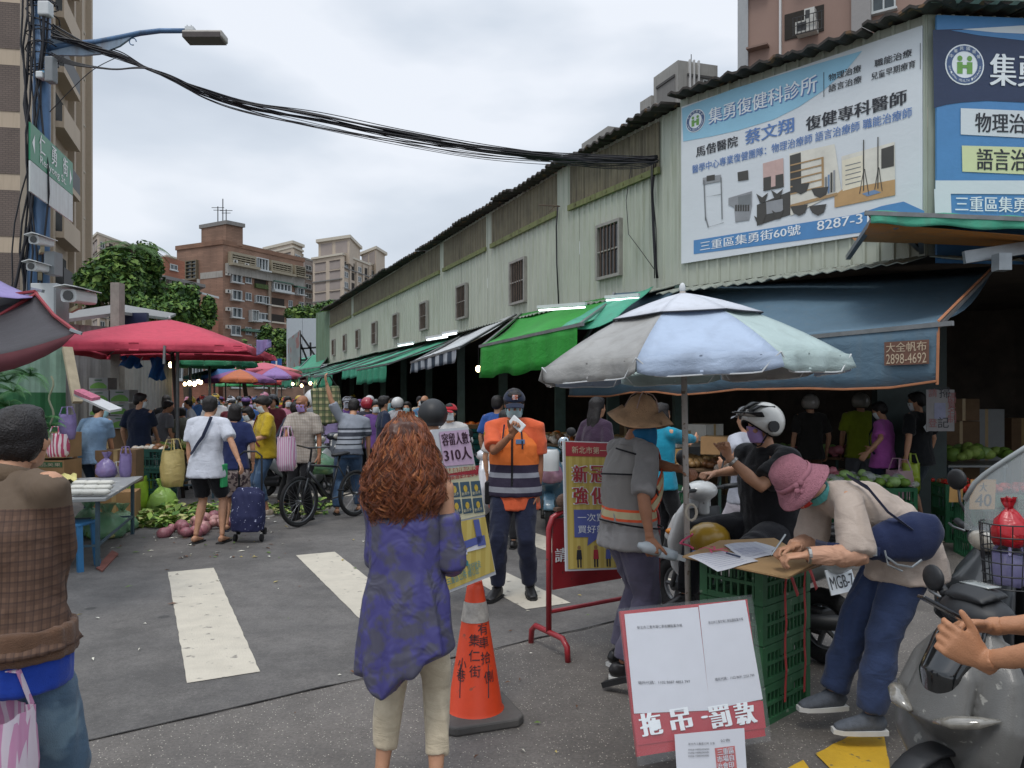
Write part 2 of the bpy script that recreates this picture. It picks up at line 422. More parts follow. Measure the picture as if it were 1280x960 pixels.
def disc_hat(par, T, s, m, style, label=None, band=None):
 Th = T @ M.Translation(V((0, -.008, .045))*s)
 mb = MB(); th = .004
 if style == 'bucket':
  prof = [(.0, .105), (.05, .100), (.082, .080), (.094, .045), (.099, .0), (.103, -.012), (.125, -.045), (.150, -.075), (.148, -.080), (.12, -.05), (.098, -.016), (.092, .04), (.075, .075), (.0, .096)]
  w = lambda t, i: ((.006*sin(3*t+i), .005*sin(2*t)) if 5 <= i <= 10 else (0, 0))
 elif style == 'straw':
  prof = [(.0, .115), (.045, .108), (.085, .078), (.104, .035), (.118, .0), (.145, -.025), (.185, -.050), (.232, -.080), (.230, -.085), (.18, -.057), (.14, -.032), (.112, -.004), (.098, .03), (.08, .07), (.0, .106)]
  w = lambda t, i: ((.02*sin(2*t+.6)*(i-4)/5, .045*sin(2*t-.9)*(i-4)/5) if 5 <= i <= 10 else (0, 0))
 elif style == 'cone':
  prof = [(.0, .12), (.06, .08), (.14, .02), (.21, -.03), (.208, -.036), (.13, .012), (.05, .07), (0, .108)]; w = None
 mb.lathe([(r*s, z*s) for r, z in prof], 36, Th, wob=(lambda t, i: tuple(x*s for x in w(t, i))) if w else None)
 o = mb.build('hat', m, par, smooth=True)
 if band:
  b2 = MB(); b2.lathe([(.100*s, .012*s), (.1045*s, .010*s), (.1065*s, -.010*s), (.102*s, -.012*s)], 36, Th); b2.build('hat_band', band, o, smooth=True)
 return o
def helmet(par, T, s, m, visor=None, dark=None, full=False):
 Th = T @ M.Translation(V((0, -.012, .022))*s)
 mb = MB(); shell_mb(mb, Th, (.122, .140, .128), azlim(14, -42, -44), .014, 32, 12, s=s)
 o = mb.build('helmet', m, par, smooth=True)
 if dark:
  b = MB(); shell_mb(b, Th @ M.Translation(V((0, .004, -.004))*s), (.118, .136, .124), azlim(11, -46, -48), .018, 32, 10, s=s); b.build('helmet_lining', dark, o, smooth=True)
  b = MB()   # chin strap
  pts = [Th @ (V((x*.1, .03, -.06))*s) if abs(x) == 1 else Th @ (V((x*.07, .055, -.15+.02*abs(x)))*s) for x in (-1, -.6, 0, .6, 1)]
  b.tube(pts, [(.009*s, .003*s)]*5, 6); b.build('chin_strap', dark, o)
 if visor:
  b = MB()
  b.slab(lambda a, c: Th @ (V((sin((a-.5)*2.3)*(.130+.0*c), cos((a-.5)*2.3)*(.146+.055*c), .062+.012*sin(c*pi)+.028*c-.03*abs(a-.5)))*s), 14, 4, Th.to_3x3() @ V((0, 0, -.006*s)))
  b.build('visor', visor, o, smooth=True)
 return o
def cap(par, T, s, m):
 Th = T @ M.Translation(V((0, -.012, .035))*s); mb = MB()
 shell_mb(mb, Th, (.090, .106, .092), azlim(4, 0, -8), .006, 28, 9, s=s, flare=lambda f, a: 1+.03*f)
 o = mb.build('cap', m, par, smooth=True); b = MB()
 b.slab(lambda a, c: Th @ (V(((a-.5)*.150*(1-.12*c*c), .082+cos((a-.5)*2.2)*.022+.075*c*cos((a-.5)*1.6), .006-.018*c-.02*(2*(a-.5))**2))*s), 10, 5, Th.to_3x3() @ V((0, 0, -.005*s)))
 b.build('cap_brim', m, o, smooth=True); return o
def mask(par, T, s, m, near=False):
 mb = MB(); f = lambda a, c: T @ (V((sin((a-.5)*2.5)*.064, .014+cos((a-.5)*2.5)*(.086+.010*sin(c*pi)-.02*c), -.005-.095*c+.014*(1-c)*cos((a-.5)*3)))*s)
 mb.slab(f, 14, 9, T.to_3x3() @ V((0, -.004*s, 0))); o = mb.build('face_mask', m, par, smooth=True)
 if near:
  b = MB()
  for x in (-1, 1): b.tube([T @ (V((x*.064, .045, -.02))*s), T @ (V((x*.078, .0, .01))*s), T @ (V((x*.078, -.018, .0))*s), T @ (V((x*.064, .04, -.08))*s)], .0015*s, 5)
  b.build('ear_loop', m, o)
 return o
def person(label, loc, rz, H=1.65, w=1.0, lean=0, curve=0, hipz=None, hips=(0, 0), side=0, tw=0, LH=None, RH=None, LF=None, RF=None,
     kL=(0, 1, 0), kR=(0, 1, 0), eL=None, eR=None, head=(0, 0, 0), neck=0, top=None, bottom=None, hair=('short', None), hat=None, msk=None, skin=None,
     vox=.014, shoes=('shoe', None, None), hands=None, near=False, footdir=(0, 0), world=True, girl=False, body=True, fz=.55):
 """top=(material, 'short'|'long'|'none', hem length, looseness); bottom=(material, 'pants'|'shorts'|'capri'|'skirt', looseness)"""
 s = H/1.7; skin = skin or SKIN; k = KIT()
 o = thing('person', label, 'person', loc, rz); inv = MATRIX[o.name].inverted()
 hipz = hipz if hipz is not None else .93*s
 def dr(a, sd=side): return V((sin(R(sd)), sin(R(a))*cos(R(sd)), cos(R(a))*cos(R(sd))))
 p0 = V((hips[0], hips[1], hipz)); p1 = p0 + dr(lean*.5, side*.5)*.12*s; p2 = p1 + dr(lean)*.21*s; p3 = p2 + dr(lean+curve)*.20*s
 hc = p3 + dr(lean+curve+neck)*.135*s + V((0, .012*s, 0))
 X = V((cos(R(tw)), sin(R(tw)), 0)); Xh = V((cos(R(tw*.3)), sin(R(tw*.3)), 0))
 upv = dr(lean+curve); Xs = (X - upv*X.dot(upv)).normalized(); fw = upv.cross(Xs)
 if fw.y < 0 and abs(tw) < 90: fw = -fw
 ws = .165 if girl else .185
 Ssh = {-1: p3 - upv*.055*s - Xs*ws*s*w**.5, 1: p3 - upv*.055*s + Xs*ws*s*w**.5}
 Hj = {q: p0 + Xh*q*.088*s*w**.3 - V((0, 0, .03*s)) for q in (-1, 1)}
 arms = {}; legs = {}
 for q, T_, pole in ((-1, LH, eL), (1, RH, eR)):
  S = Ssh[q]
  if T_ is None: T_ = S + Xs*q*.07*s + V((0, .04*s, -.51*s))
  else: T_ = V(T_) if not world or not getattr(V(T_), 'is_world', False) else T_
  if pole is None: pole = V((q*.5, -.8, -.3))
  E, T2 = ik(S, T_, .285*s, .25*s, pole); arms[q] = (S, E, T2)
 for q, F, pole in ((-1, LF, kL), (1, RF, kR)):
  if F is None: F = V((q*.10*s, 0, .085*s))
  F = V(F); K, F2 = ik(Hj[q], F, .43*s, .43*s, pole); legs[q] = (Hj[q], K, F2)
 T = M.Translation(hc) @ M.Rotation(R(head[0]), 4, 'Z') @ M.Rotation(R(-head[1]), 4, 'X') @ M.Rotation(R(head[2]), 4, 'Y')
 if body:
  mb = MB()
  mb.tube([p0-V((0, 0, .1*s)), p0, p1, p2, p3-upv*.05*s, p3-upv*.01*s], [(.14*s*w, .10*s*w), (.160*s*w, .110*s*w), (.135*s*w, .098*s*w), (.155*s*w, .108*s*w), (.13*s*w, .08*s), (.07*s, .06*s)], 16, side=Xs)
  mb.tube([p3-upv*.05*s, p3+upv*.02*s, hc-upv*.03*s], [.062*s, .053*s, .053*s], 12)
  for q in (-1, 1):
   S, E, T2 = arms[q]; mb.ell(S, .056*s*w**.5)
   mb.tube([S-Xs*q*.03*s, S, lerp(S, E, .5), E, lerp(E, T2, .35), T2], [.05*s, .050*s*w**.5, .044*s*w**.5, .036*s*w**.5, .037*s*w**.5, .024*s], 12)
   A, K, F = legs[q]; mb.tube([A+V((0, 0, .03*s)), A, lerp(A, K, .5), K, lerp(K, F, .35), lerp(K, F, .8), F], [.075*s*w, .085*s*w, .070*s*w, .050*s*w**.5, .053*s*w**.5, .034*s, .031*s], 12)
  head_small = not near
  if head_small: head_mb(mb, T, s)
  me = remesh(mb, vox*(1.4 if near else 1.1), 3)
  ex = []
  if near:
   hb = MB(); head_mb(hb, T, s); hb.tube([hc-upv*.02*s, hc-upv*.08*s], .05*s, 12); ex.append((remesh(hb, .0066, 3), skin))
  for q in (-1, 1):
   S, E, T2 = arms[q]; hd = (hands or {}).get(q, {})
   if hd is None: continue
   d = V(hd.get('d', (T2-E))); n = V(hd.get('n', Xs*-q)); t = V(hd.get('t', fw))
   hb = MB(); hand_mb(hb, T2, d, n, t, s*1.02, hd.get('curl', .45), hd.get('spread', 1), hd.get('thumb'), 1.0 if near else 1.12, hd.get('curls'))
   hb.tube([lerp(T2, E, .12), T2], [.026*s, .025*s], 10)
   ex.append((remesh(hb, .0046 if near else .0085, 2), skin))
  eb = MB()
  for x in (-1, 1):
   eb.ell(T @ (V((x*.030, .085, .006))*s), V((.013, .006, .0045))*s, T.to_3x3(), 8, 5)
   eb.tube([T @ (V((x*.046, .083, .024))*s), T @ (V((x*.030, .093, .030))*s), T @ (V((x*.016, .093, .026))*s)], .003*s, 5)
  ex.append((eb.mesh(), EYE))
  me.materials.clear(); me.materials.append(skin)
  me2 = join_into(me, ex); put('body', me2, o)
 vg = vox*1.05
 fold = .0075 if near else (.006 if vox < .02 else 0)
 def garment(mb, name, m, fa=1.0, v=None):
  me = remesh(mb, v or vg, 5, (fold*fa*s, 9/s, fz) if fold else None); me.materials.clear(); me.materials.append(m); return put(name, me, o)
 if bottom:
  m, kind, lo = bottom; mb = MB()
  mb.tube([p0-V((0, 0, .10*s)), p0-V((0, 0, .02*s)), p0+(p1-p0)*.8], [((.165+lo*.5)*s*w, (.115+lo*.5)*s*w), ((.176+lo*.4)*s*w, (.128+lo*.3)*s*w), ((.148)*s*w, .112*s*w)], 16, side=Xh)
  fr = dict(pants=1.93, capri=1.66, shorts=.88, skirt=0)[kind]
  for q in (-1, 1):
   A, K, F = legs[q]
   if kind == 'skirt': continue
   pts = [A+V((0, 0, .02*s)), lerp(A, K, .33), lerp(A, K, .7), lerp(A, K, min(1, fr))]; r0 = [.092*s*w, .086*s*w+lo*.5, .068*s*w+lo*.7, .060*s*w**.5+lo*.8]
   if fr > 1: pts += [lerp(K, F, (fr-1)*.5), lerp(K, F, fr-1)]; r0 += [.060*s*w**.5+lo*.8, (.046 if fr > 1.6 else .058)*s*w**.5+lo*.9]
   mb.tube(pts, r0, 14)
  if kind == 'skirt':
   A = (legs[-1][0]+legs[1][0])/2; K = (legs[-1][1]+legs[1][1])/2
   mb.tube([p0, A-V((0, 0, .1*s)), K+V((0, 0, .02*s))], [(.17*s*w, .125*s*w), ((.185+lo)*s*w, (.14+lo)*s*w), ((.19+lo)*s*w, (.15+lo)*s*w)], 18, side=Xh)
  garment(mb, {'pants': 'trousers', 'capri': 'trousers', 'shorts': 'shorts', 'skirt': 'skirt'}[kind], m, 1.25)
 if top:
  m, sl, hem, lo = top; mb = MB(); dn = (p0-p1).normalized()
  dq = dn*.6+V((0, 0, -.4)) if lean < 30 else dn*.12+V((0, 0, -.88)); mb.tube([p0+dq*hem*s, p0+dn*.0, p1, p2, p3-upv*.105*s, p3-upv*.06*s, p3-upv*.028*s, p3+upv*.004*s],
    [((.184+lo)*s*w, (.142+lo)*s*w), ((.172+lo*.8)*s*w, (.124+lo*.7)*s*w), ((.152+lo*.5)*s*w, (.112+lo*.5)*s*w), ((.172+lo*.3)*s*w, (.122+lo*.2)*s*w), ((.168)*s*w, .104*s), (.140*s*w**.5, .090*s), (.102*s, .076*s), (.066*s, .064*s)], 18, side=Xs)
  if sl != 'none':
   for q in (-1, 1):
    S, E, T2 = arms[q]; pts = [S-Xs*q*.06*s, S, lerp(S, E, .4), lerp(S, E, .80)]; rr = [.060*s*w**.5, .063*s*w**.5, .061*s*w**.5+lo*.3, .060*s*w**.5+lo*.5]
    if sl == 'long': pts += [E, lerp(E, T2, .5), lerp(E, T2, .93)]; rr += [.052*s+lo*.3, .046*s+lo*.2, .036*s+lo*.2]
    if sl == 'half': pts += [E]; rr += [.058*s+lo*.4]
    mb.tube(pts, rr, 14); mb.ell(S-upv*.012*s-Xs*q*.008*s, .064*s*w**.5); mb.tube([p3-upv*.045*s, lerp(p3-upv*.04*s, S, .55), S-Xs*q*.01*s], [(.055*s, .07*s), (.052*s, .068*s), (.052*s, .058*s)], 12)
  garment(mb, 'shirt', m)
 hm = hair[1] or HAIR_K
 if hair[0]: add_hair(o, T, s, hair[0], hm, .009 if near else max(vox*.9, .012))
 if hat:
  kd = hat[0]
  if kd == 'helmet': helmet(o, T, s, hat[1], *(hat[2:]))
  elif kd == 'cap': cap(o, T, s, hat[1])
  else: disc_hat(o, T, s, hat[1], kd, band=hat[2] if len(hat) > 2 else None)
 if msk: mask(o, T, s, msk, near)
 st, m1, m2 = shoes
 if st:
  for q in (-1, 1):
   F = legs[q][2]; a = R(footdir[0 if q < 0 else 1]); fd = V((sin(a), cos(a), 0)); sd = V((cos(a), -sin(a), 0)); z = max(F.z-.085*s, 0)
   g = V((F.x, F.y, z))
   if st == 'shoe':
    b = MB(); b.tube([g-fd*.075*s+V((0, 0, .04*s)), g-fd*.05*s+V((0, 0, .055*s)), g+V((0, 0, .058*s)), g+fd*.07*s+V((0, 0, .045*s)), g+fd*.14*s+V((0, 0, .033*s)), g+fd*.18*s+V((0, 0, .027*s))],
         [(.022*s, .025*s), (.036*s, .050*s), (.038*s, .056*s), (.044*s, .040*s), (.046*s, .028*s), (.028*s, .016*s)], 14, side=sd)
    b.tube([g+V((0, 0, .05*s)), g+V((0, 0, .105*s))], .042*s, 10)
    me = remesh(b, .009, 2); me.materials.append(m1 or SHOE_K); so_ = put('shoe', me, o)
    b = MB(); pl = [(-.03, -.082), (.03, -.082), (.04, -.02), (.046, .07), (.042, .15), (.02, .192), (-.02, .192), (-.042, .15), (-.046, .07), (-.04, -.02)]
    mt = M.Translation(g) @ M((sd, fd, V((0, 0, 1)))).transposed().to_4x4(); b.prism([(x*s, y*s) for x, y in pl], mt, .0, .024*s); b.build('sole', m2 or SOLE_K, so_)
   else:
    b = MB(); fb = MB(); fb.tube([g-fd*.06*s+V((0, 0, .05*s)), g-fd*.02*s+V((0, 0, .06*s)), g+fd*.07*s+V((0, 0, .042*s)), g+fd*.16*s+V((0, 0, .03*s))], [(.028*s, .03*s), (.032*s, .04*s), (.04*s, .024*s), (.03*s, .012*s)], 12, side=sd)
    me = remesh(fb, .011, 2); me.materials.append(skin); put('foot', me, o)
    pl = [(-.035, -.085), (.035, -.085), (.04, -.02), (.048, .09), (.042, .17), (-.042, .17), (-.048, .09), (-.04, -.02)]
    mt = M.Translation(g) @ M((sd, fd, V((0, 0, 1)))).transposed().to_4x4(); b.prism([(x*s, y*s) for x, y in pl], mt, .0, .018*s)
    b.tube([g-sd*.045*s+fd*.05*s+V((0, 0, .01)), g+fd*.07*s+V((0, 0, .075*s)), g+sd*.045*s+fd*.05*s+V((0, 0, .01))], [(.02*s, .004*s)]*3, 6, side=fd); b.build('sandal', m1 or SOLE_K, o)
 k.o = o; k.T = T; k.s = s; k.arms = arms; k.legs = legs; k.p = (p0, p1, p2, p3); k.hc = hc; k.Xs = Xs; k.fw = fw; k.up = upv; k.inv = inv; k.w = w
 return k
class KIT: pass
def loc_of(loc, rz, p):
 """world point -> the person's own frame"""
 return (M.Translation(V(loc)) @ M.Rotation(rz, 4, 'Z')).inverted() @ V(p)
def struct(name, mb, m, smooth=False):
 o = mb.build(name, m, smooth=smooth); o['kind'] = 'structure'; return o
def asphalt(name, base, dark, grain, gsc=140, gth=.68, patch=1.0):
 def fn(t, co, b):
  l = t.links.new
  def noise(sc, det=6, rough=.6, mapv=None):
   n = t.nodes.new('ShaderNodeTexNoise'); n.inputs['Scale'].default_value = sc; n.inputs['Detail'].default_value = det; n.inputs['Roughness'].default_value = rough
   if mapv:
    mp_ = t.nodes.new('ShaderNodeMapping'); mp_.inputs['Scale'].default_value = mapv; mp_.inputs['Rotation'].default_value = (0, 0, .6)
    l(co.outputs['Object'], mp_.inputs[0]); l(mp_.outputs[0], n.inputs['Vector'])
   else: l(co.outputs['Object'], n.inputs['Vector'])
   return n.outputs[0]
  def mr_(v, a, c, d=0, e_=1):
   r = t.nodes.new('ShaderNodeMapRange'); r.inputs[1].default_value = a; r.inputs[2].default_value = c; r.inputs[3].default_value = d; r.inputs[4].default_value = e_; l(v, r.inputs[0]); return r.outputs[0]
  def mix(f, a, c):
   x = t.nodes.new('ShaderNodeMix'); x.data_type = 'RGBA'; l(f, x.inputs[0])
   for sock, val in ((x.inputs[6], a), (x.inputs[7], c)):
    if isinstance(val, str): sock.default_value = (*srgb(val), 1)
    else: l(val, sock)
   return x.outputs[2]
  c = mix(mr_(noise(.8, 9, .78), .42, .60), base, dark)
  c = mix(mr_(noise(7, 10, .85), .46, .66, 0, .75*patch), c, dark)
  c = mix(mr_(noise(60, 5, .85), .42, .62, 0, .50), c, '3a3838')
  v = t.nodes.new('ShaderNodeTexVoronoi'); v.inputs['Scale'].default_value = gsc; l(co.outputs['Object'], v.inputs['Vector'])
  f = mr_(v.outputs['Distance'], .22, .12); g = t.nodes.new('ShaderNodeMath'); g.operation = 'MULTIPLY'; l(f, g.inputs[0])
  l(mr_(noise(gsc*.9, 2, .5), gth, gth+.04), g.inputs[1])
  c = mix(g.outputs[0], c, grain)
  st = t.nodes.new('ShaderNodeTexVoronoi'); st.inputs['Scale'].default_value = 1.3; l(co.outputs['Object'], st.inputs['Vector'])
  c = mix(mr_(st.outputs['Distance'], .065, .045, 0, .6), c, '2b2a2a')
  l(c, b.inputs['Base Color'])
  bp = t.nodes.new('ShaderNodeBump'); bp.inputs['Strength'].default_value = .55; bp.inputs['Distance'].default_value = .006; l(noise(120, 4, .8), bp.inputs['Height']); l(bp.outputs[0], b.inputs['Normal'])
  l(mr_(noise(3, 5, .6), .3, .7, .62, .85), b.inputs['Roughness'])
 return custom(name, fn)
ASPH_NEW = asphalt('road_asphalt', '76726e', '585552', 'a39d94', 120, .56)
ASPH_OLD = asphalt('coarse_asphalt', '7b756f', '625d58', 'd2cabb', 62, .47, .8)
g = MB(); g.poly([(-900, -60, 0), (900, -60, 0), (900, 1200, 0), (-900, 1200, 0)]); struct('ground', g, ASPH_OLD)
g = MB(); g.poly([(-14, -4.77, .004), (2.75, 7.07, .004), (4.9, 8.2, .004), (2.6, 13.2, .004), (-1.5, 19, .004), (-17, 60, .004), (-40, 120, .004), (-60, 118, .004), (-14, 20, .004), (-14, 8, .004)]); struct('road', g, ASPH_NEW)
g = MB(); pts = []
for i in range(90):
 x = -6+i*.1; y = 4.35+(x+1.09)*.7065; o_ = NZ.noise(V((x*3, 0, 0)))*.03; w_ = .003+.022*abs(NZ.noise(V((x*7, 3, 0)))); pts.append((x, y+o_, w_))
for a, c in zip(pts, pts[1:]):
 if a[0] < 2.7: g.poly([(a[0], a[1]-a[2], .008), (c[0], c[1]-c[2], .008), (c[0], c[1]+c[2], .008), (a[0], a[1]+a[2], .008)])
struct('asphalt_joint', g, mat('joint_tar', '2c2a29', rough=.9))
PAINT = mat('road_paint', 'c4bcac', rough=.7, var=.10, scale=5, bump=.5, bscale=90, spots=('8c867c', 11, .645))
PAINT_Y = mat('road_paint_yellow', 'c9a02a', rough=.7, var=.12, scale=6, bump=.4, bscale=90, spots=('74684a', 18, .64))
def marking(name, pts, m, z=.008):
 g = MB(); n = []
 P_ = [V((p[0], p[1], 0)) for p in pts]
 for i, a in enumerate(P_):
  c = P_[(i+1) % len(P_)]; k = max(2, int((c-a).length/.07)); pr = (c-a).cross(V((0, 0, 1))).normalized()
  for j in range(k): q = a+(c-a)*j/k; n.append(q + pr*(.006*NZ.noise(q*9) if j else 0) + V((0, 0, z)))
 g.poly(n); return struct(name, g, m)
for k in range(-1, 5):
 bx, by = -3.24+k*.99, 7.23+k*.77
 if k == -1: continue
 L0, L1 = V((bx, by, 0)), V((bx+1.37, by-2.81, 0)); w_ = V((.36, .185, 0))
 marking('crosswalk_stripe', [L0, L1, L1+w_, L0+w_], PAINT)
marking('crosswalk_stripe', [(-4.5, 12.6), (-2.1, 12.9), (-2.1, 13.35), (-4.5, 13.05)], PAINT)
marking('crosswalk_stripe', [G(1130, 690), G(1190, 676), G(1165, 668), G(1110, 676)], PAINT)
def gp(*uv): return [G(u, v) for u, v in uv]
marking('yellow_stripe', gp((1019, 944), (1063, 921), (1105, 921), (1120, 1000), (1060, 985)), PAINT_Y)
marking('yellow_stripe', gp((985, 962), (1004, 952), (1030, 985), (1010, 1000)), PAINT_Y)
marking('yellow_stripe', gp((1240, 921), (1330, 919), (1330, 936), (1252, 938)), PAINT_Y)
def litter():
 g = MB(); r = random.Random(3)
 cols = [mat('leaf_litter', c, var=.2) for c in ('5f7a35', 'b4a15a', 'c9c4b4', '6b4a35', 'd8d5c8')]
 for i in range(260):
  if i < 130: c = G(r.uniform(140, 360), r.uniform(640, 700))
  elif i < 190: c = V((r.uniform(-6, 3), r.uniform(4.5, 12), 0))
  elif i < 225: c = G(r.uniform(300, 1000), r.uniform(760, 950))
  else: c = G(r.uniform(1080, 1230), r.uniform(640, 690))
  a = r.uniform(0, 6.3); s_ = r.uniform(.012, .045)*(1 if i < 190 else .6); g.m = r.randrange(5)
  d = V((cos(a), sin(a), 0))*s_; e_ = V((-sin(a), cos(a), 0))*s_*r.uniform(.2, .5); z = V((0, 0, .012)); q = V((0, 0, r.uniform(.002, .012)))
  g.poly([c-d+z, c-e_+z+q, c+d+z, c+e_+z+q*.6])
 o = g.build('leaf_litter', cols); o['kind'] = 'stuff'; o['label'] = 'fallen leaves and scraps littering the asphalt'; o['category'] = 'litter'
litter()
GREENW = mat('painted_steel', 'abb0a2', rough=.5, var=.07, scale=.8, streak=('83886e', .5), bump=.1, bscale=8, spots=('5c5646', 9, .76))
GREEND = mat('painted_steel_dark', '6f8470', rough=.55, var=.1, scale=1, streak=('5e6a4e', .7))
LOUV = mat('translucent_louvre', '6b644f', rough=.6, var=.25, scale=3, streak=('3e3828', .9))
LTRIM = mat('louvre_sill', '6f7448', rough=.7, var=.2, streak=('4a452c', .8))
ROOFM = mat('roof_sheet', '38332f', rough=.8, var=.35, scale=5, bump=.4, bscale=20, spots=('6b5138', 7, .62))
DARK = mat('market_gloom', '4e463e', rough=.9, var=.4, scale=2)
K0, K1, K2, K3 = V((.916, 14.65, 0)), V((2.52, 11.5, 0)), V((4.83, 8.92, 0)), V((9.5, 9.25, 0)); KE = V((-9.13, 38.45, 0)); KF = V((-10.08, 39.5, 0))
hall = thing('market_hall', 'long pale green corrugated market hall running down the right of the street', 'building', (2.52, 11.5, 0))
def pbox(mb, pn, x0, x1, y0, y1, h0, h1):
 b = len(mb.v)
 for h in (h0, h1):
  for y in (y0, y1):
   for x in (x0, x1): mb.v.append(pn.at(x, y, h))
 for q in ((0, 2, 3, 1), (4, 5, 7, 6), (0, 1, 5, 4), (2, 6, 7, 3), (0, 4, 6, 2), (1, 3, 7, 5)): mb.face([b+i for i in q])
def wall(A, B, z0, z1, pitch=.19, per=4, m=GREENW, name='wall_sheet'):
 """A on the left as seen from the street; sheets with ribs, each sheet one part"""
 d = B-A; Lw = d.length; pn = Panel(A, d, V((0, 0, 1)), hall); pn.L = Lw
 n = max(1, round(Lw/(pitch*per))); sw = Lw/n
 for i in range(n):
  mb = MB(); x = i*sw; jit = rnd.uniform(0, .006); prof = []
  for k in range(per):
   a = x + sw*k/per; w = sw/per; prof += [(a, 0), (a+w*.62, 0), (a+w*.70, .022), (a+w*.86, .022), (a+w*.94, 0)]
  prof.append((x+sw-.001, 0))
  for (xa, ha), (xb, hb) in zip(prof, prof[1:]): mb.poly([pn.at(xa, z0, ha+jit), pn.at(xb, z0, hb+jit), pn.at(xb, z1+.0, hb+jit), pn.at(xa, z1, ha+jit)])
  mb.build(name, m, hall, world=True)
 return pn
pA = wall(KE, K0, 3.35, 6.0, .24, 4); pB = wall(K0, K1, 3.35, 6.0, .17, 4); pC = wall(K1, K2, 3.3, 6.1, .17, 4); pD = wall(K2, K3, 3.3, 6.1, .17, 4); pE = wall(KF, KE, 3.35, 6.0, .24, 4, GREEND)
def louvre(pn, u0, u1, y0, y1):
 x0 = pn.pix(u0, 300)[0]; x1 = pn.pix(u1, 300)[0]
 mb = MB(); n = int((x1-x0)/.085)
 for i in range(n):
  a = lerp(x0, x1, i/n); w = (x1-x0)/n; h = .028+.012*(i % 2)
  mb.poly([pn.at(a, y0, .026), pn.at(a+w*.3, y0, h+.014), pn.at(a+w*.3, y1, h+.014), pn.at(a, y1, .026)])
  mb.poly([pn.at(a+w*.3, y0, h+.014), pn.at(a+w*.7, y0, h+.014), pn.at(a+w*.7, y1, h+.014), pn.at(a+w*.3, y1, h+.014)])
  mb.poly([pn.at(a+w*.7, y0, h+.014), pn.at(a+w, y0, .026), pn.at(a+w, y1, .026), pn.at(a+w*.7, y1, h+.014)])
 o = mb.build('louvre', LOUV, hall, world=True)
 t = MB(); pbox(t, pn, x0-.02, x1+.02, y0-.1, y0, .024, .075); 
 for i in range(int((x1-x0)/.5)): pbox(t, pn, x0+.25+i*.5, x0+.28+i*.5, y0-.06, y0-.03, .074, .09)
 t.build('louvre_sill', LTRIM, o, world=False) if False else t.build('louvre_sill', LTRIM, hall, world=True)
for pn, a, c in ((pB, 714, 826), (pA, 616, 698), (pA, 556, 609), (pA, 443, 551), (pA, 413.5, 440)): louvre(pn, a, c, 5.22, 5.93)
FRAME = mat('window_frame', '8d8a84', rough=.5, var=.2); GLASS_D = mat('dark_glass', '2a2c2c', rough=.15, var=.2, spec=.6); RUSTY = mat('rusty_bar', '5b4a40', rough=.7, var=.3)
for (u0, v0, u1, v1) in ((752, 286, 778, 344), (642, 331, 659, 377), (574.3, 360.5, 585.3, 397), (528, 381, 536, 411.5), (494, 395, 499.6, 421.5), (467.3, 405, 472.2, 430), (447, 414, 450.6, 435), (431, 420, 434, 439), (417, 426, 419.6, 444)):
 pn = pB if u0 > 700 else pA; x0, y1 = pn.pix(u0, v0); x1 = pn.pix(u1, v1)[0]; y0 = pn.pix(u1, v1)[1]+.04
 x0, x1 = (x0, x1); f = MB()
 for q in ((x0, x1, y0-.05, y0, .024, .10), (x0, x1, y1, y1+.05, .024, .10), (x0-.05, x0, y0-.05, y1+.05, .024, .10), (x1, x1+.05, y0-.05, y1+.05, .024, .10)): pbox(f, pn, *q)
 fo = f.build('window', FRAME, hall, world=True)
 g = MB(); pbox(g, pn, x0, x1, y0, y1, .024, .045); go = g.build('pane', GLASS_D, None); g2 = go.data
 for v in g2.vertices: v.co = MATRIX[hall.name].inverted() @ v.co
 go.parent = fo
 for k in range(1, 6):
  b = MB(); xx = lerp(x0, x1, k/6); pbox(b, pn, xx-.008, xx+.008, y0, y1, .085, .1)
  bo = b.build('window_bar', RUSTY, None)
  for v in bo.data.vertices: v.co = MATRIX[hall.name].inverted() @ v.co
  bo.parent = fo
 b = MB(); pbox(b, pn, x0, x1, (y0+y1)/2-.012, (y0+y1)/2+.012, .075, .09); bo = b.build('window_bar', FRAME, None)
 for v in bo.data.vertices: v.co = MATRIX[hall.name].inverted() @ v.co
 bo.parent = fo
def roof_edge(A, B, z=6.02, over=.32, back=5.0, per=.9, rise=.12):
 d = (B-A); Lw = d.length; ex = d.normalized(); nrm = V((ex.y, -ex.x, 0)); 
 if nrm.dot(-A) < 0: nrm = -nrm
 n = max(1, round(Lw/per))
 for i in range(n):
  mb = MB(); k = 16
  j = rnd.uniform(-.03, .03); o2 = over + rnd.uniform(-.04, .05)
  fn = lambda a, c, i=i, j=j, o2=o2: A + ex*(Lw*(i+a)/n) + nrm*lerp(o2, -back, c) + V((0, 0, z+j+(back*.0+c*(back+over))*rise + .028*sin((i+a)*k*pi*.5)))
  mb.slab(fn, 14, 1, V((0, 0, -.035))); mb.build('roof_sheet', ROOFM, hall, world=True)
roof_edge(KE+V((-.2, .2, 0)), K0); roof_edge(K0, K1, back=4); roof_edge(K1, K2+V((.25, -.2, 0)), z=6.1, back=4); roof_edge(K2+V((.1, 0, 0)), K3, z=6.12, back=4)
mb = MB(); mb.bar(K2+V((-.1, -.3, 6.22)), K3+V((0, -.3, 6.25)), .1, .22); mb.build('roof_flashing', mat('flashing', '8d988f', rough=.5, var=.2, streak=('4c4a40', .7)), hall, world=True)
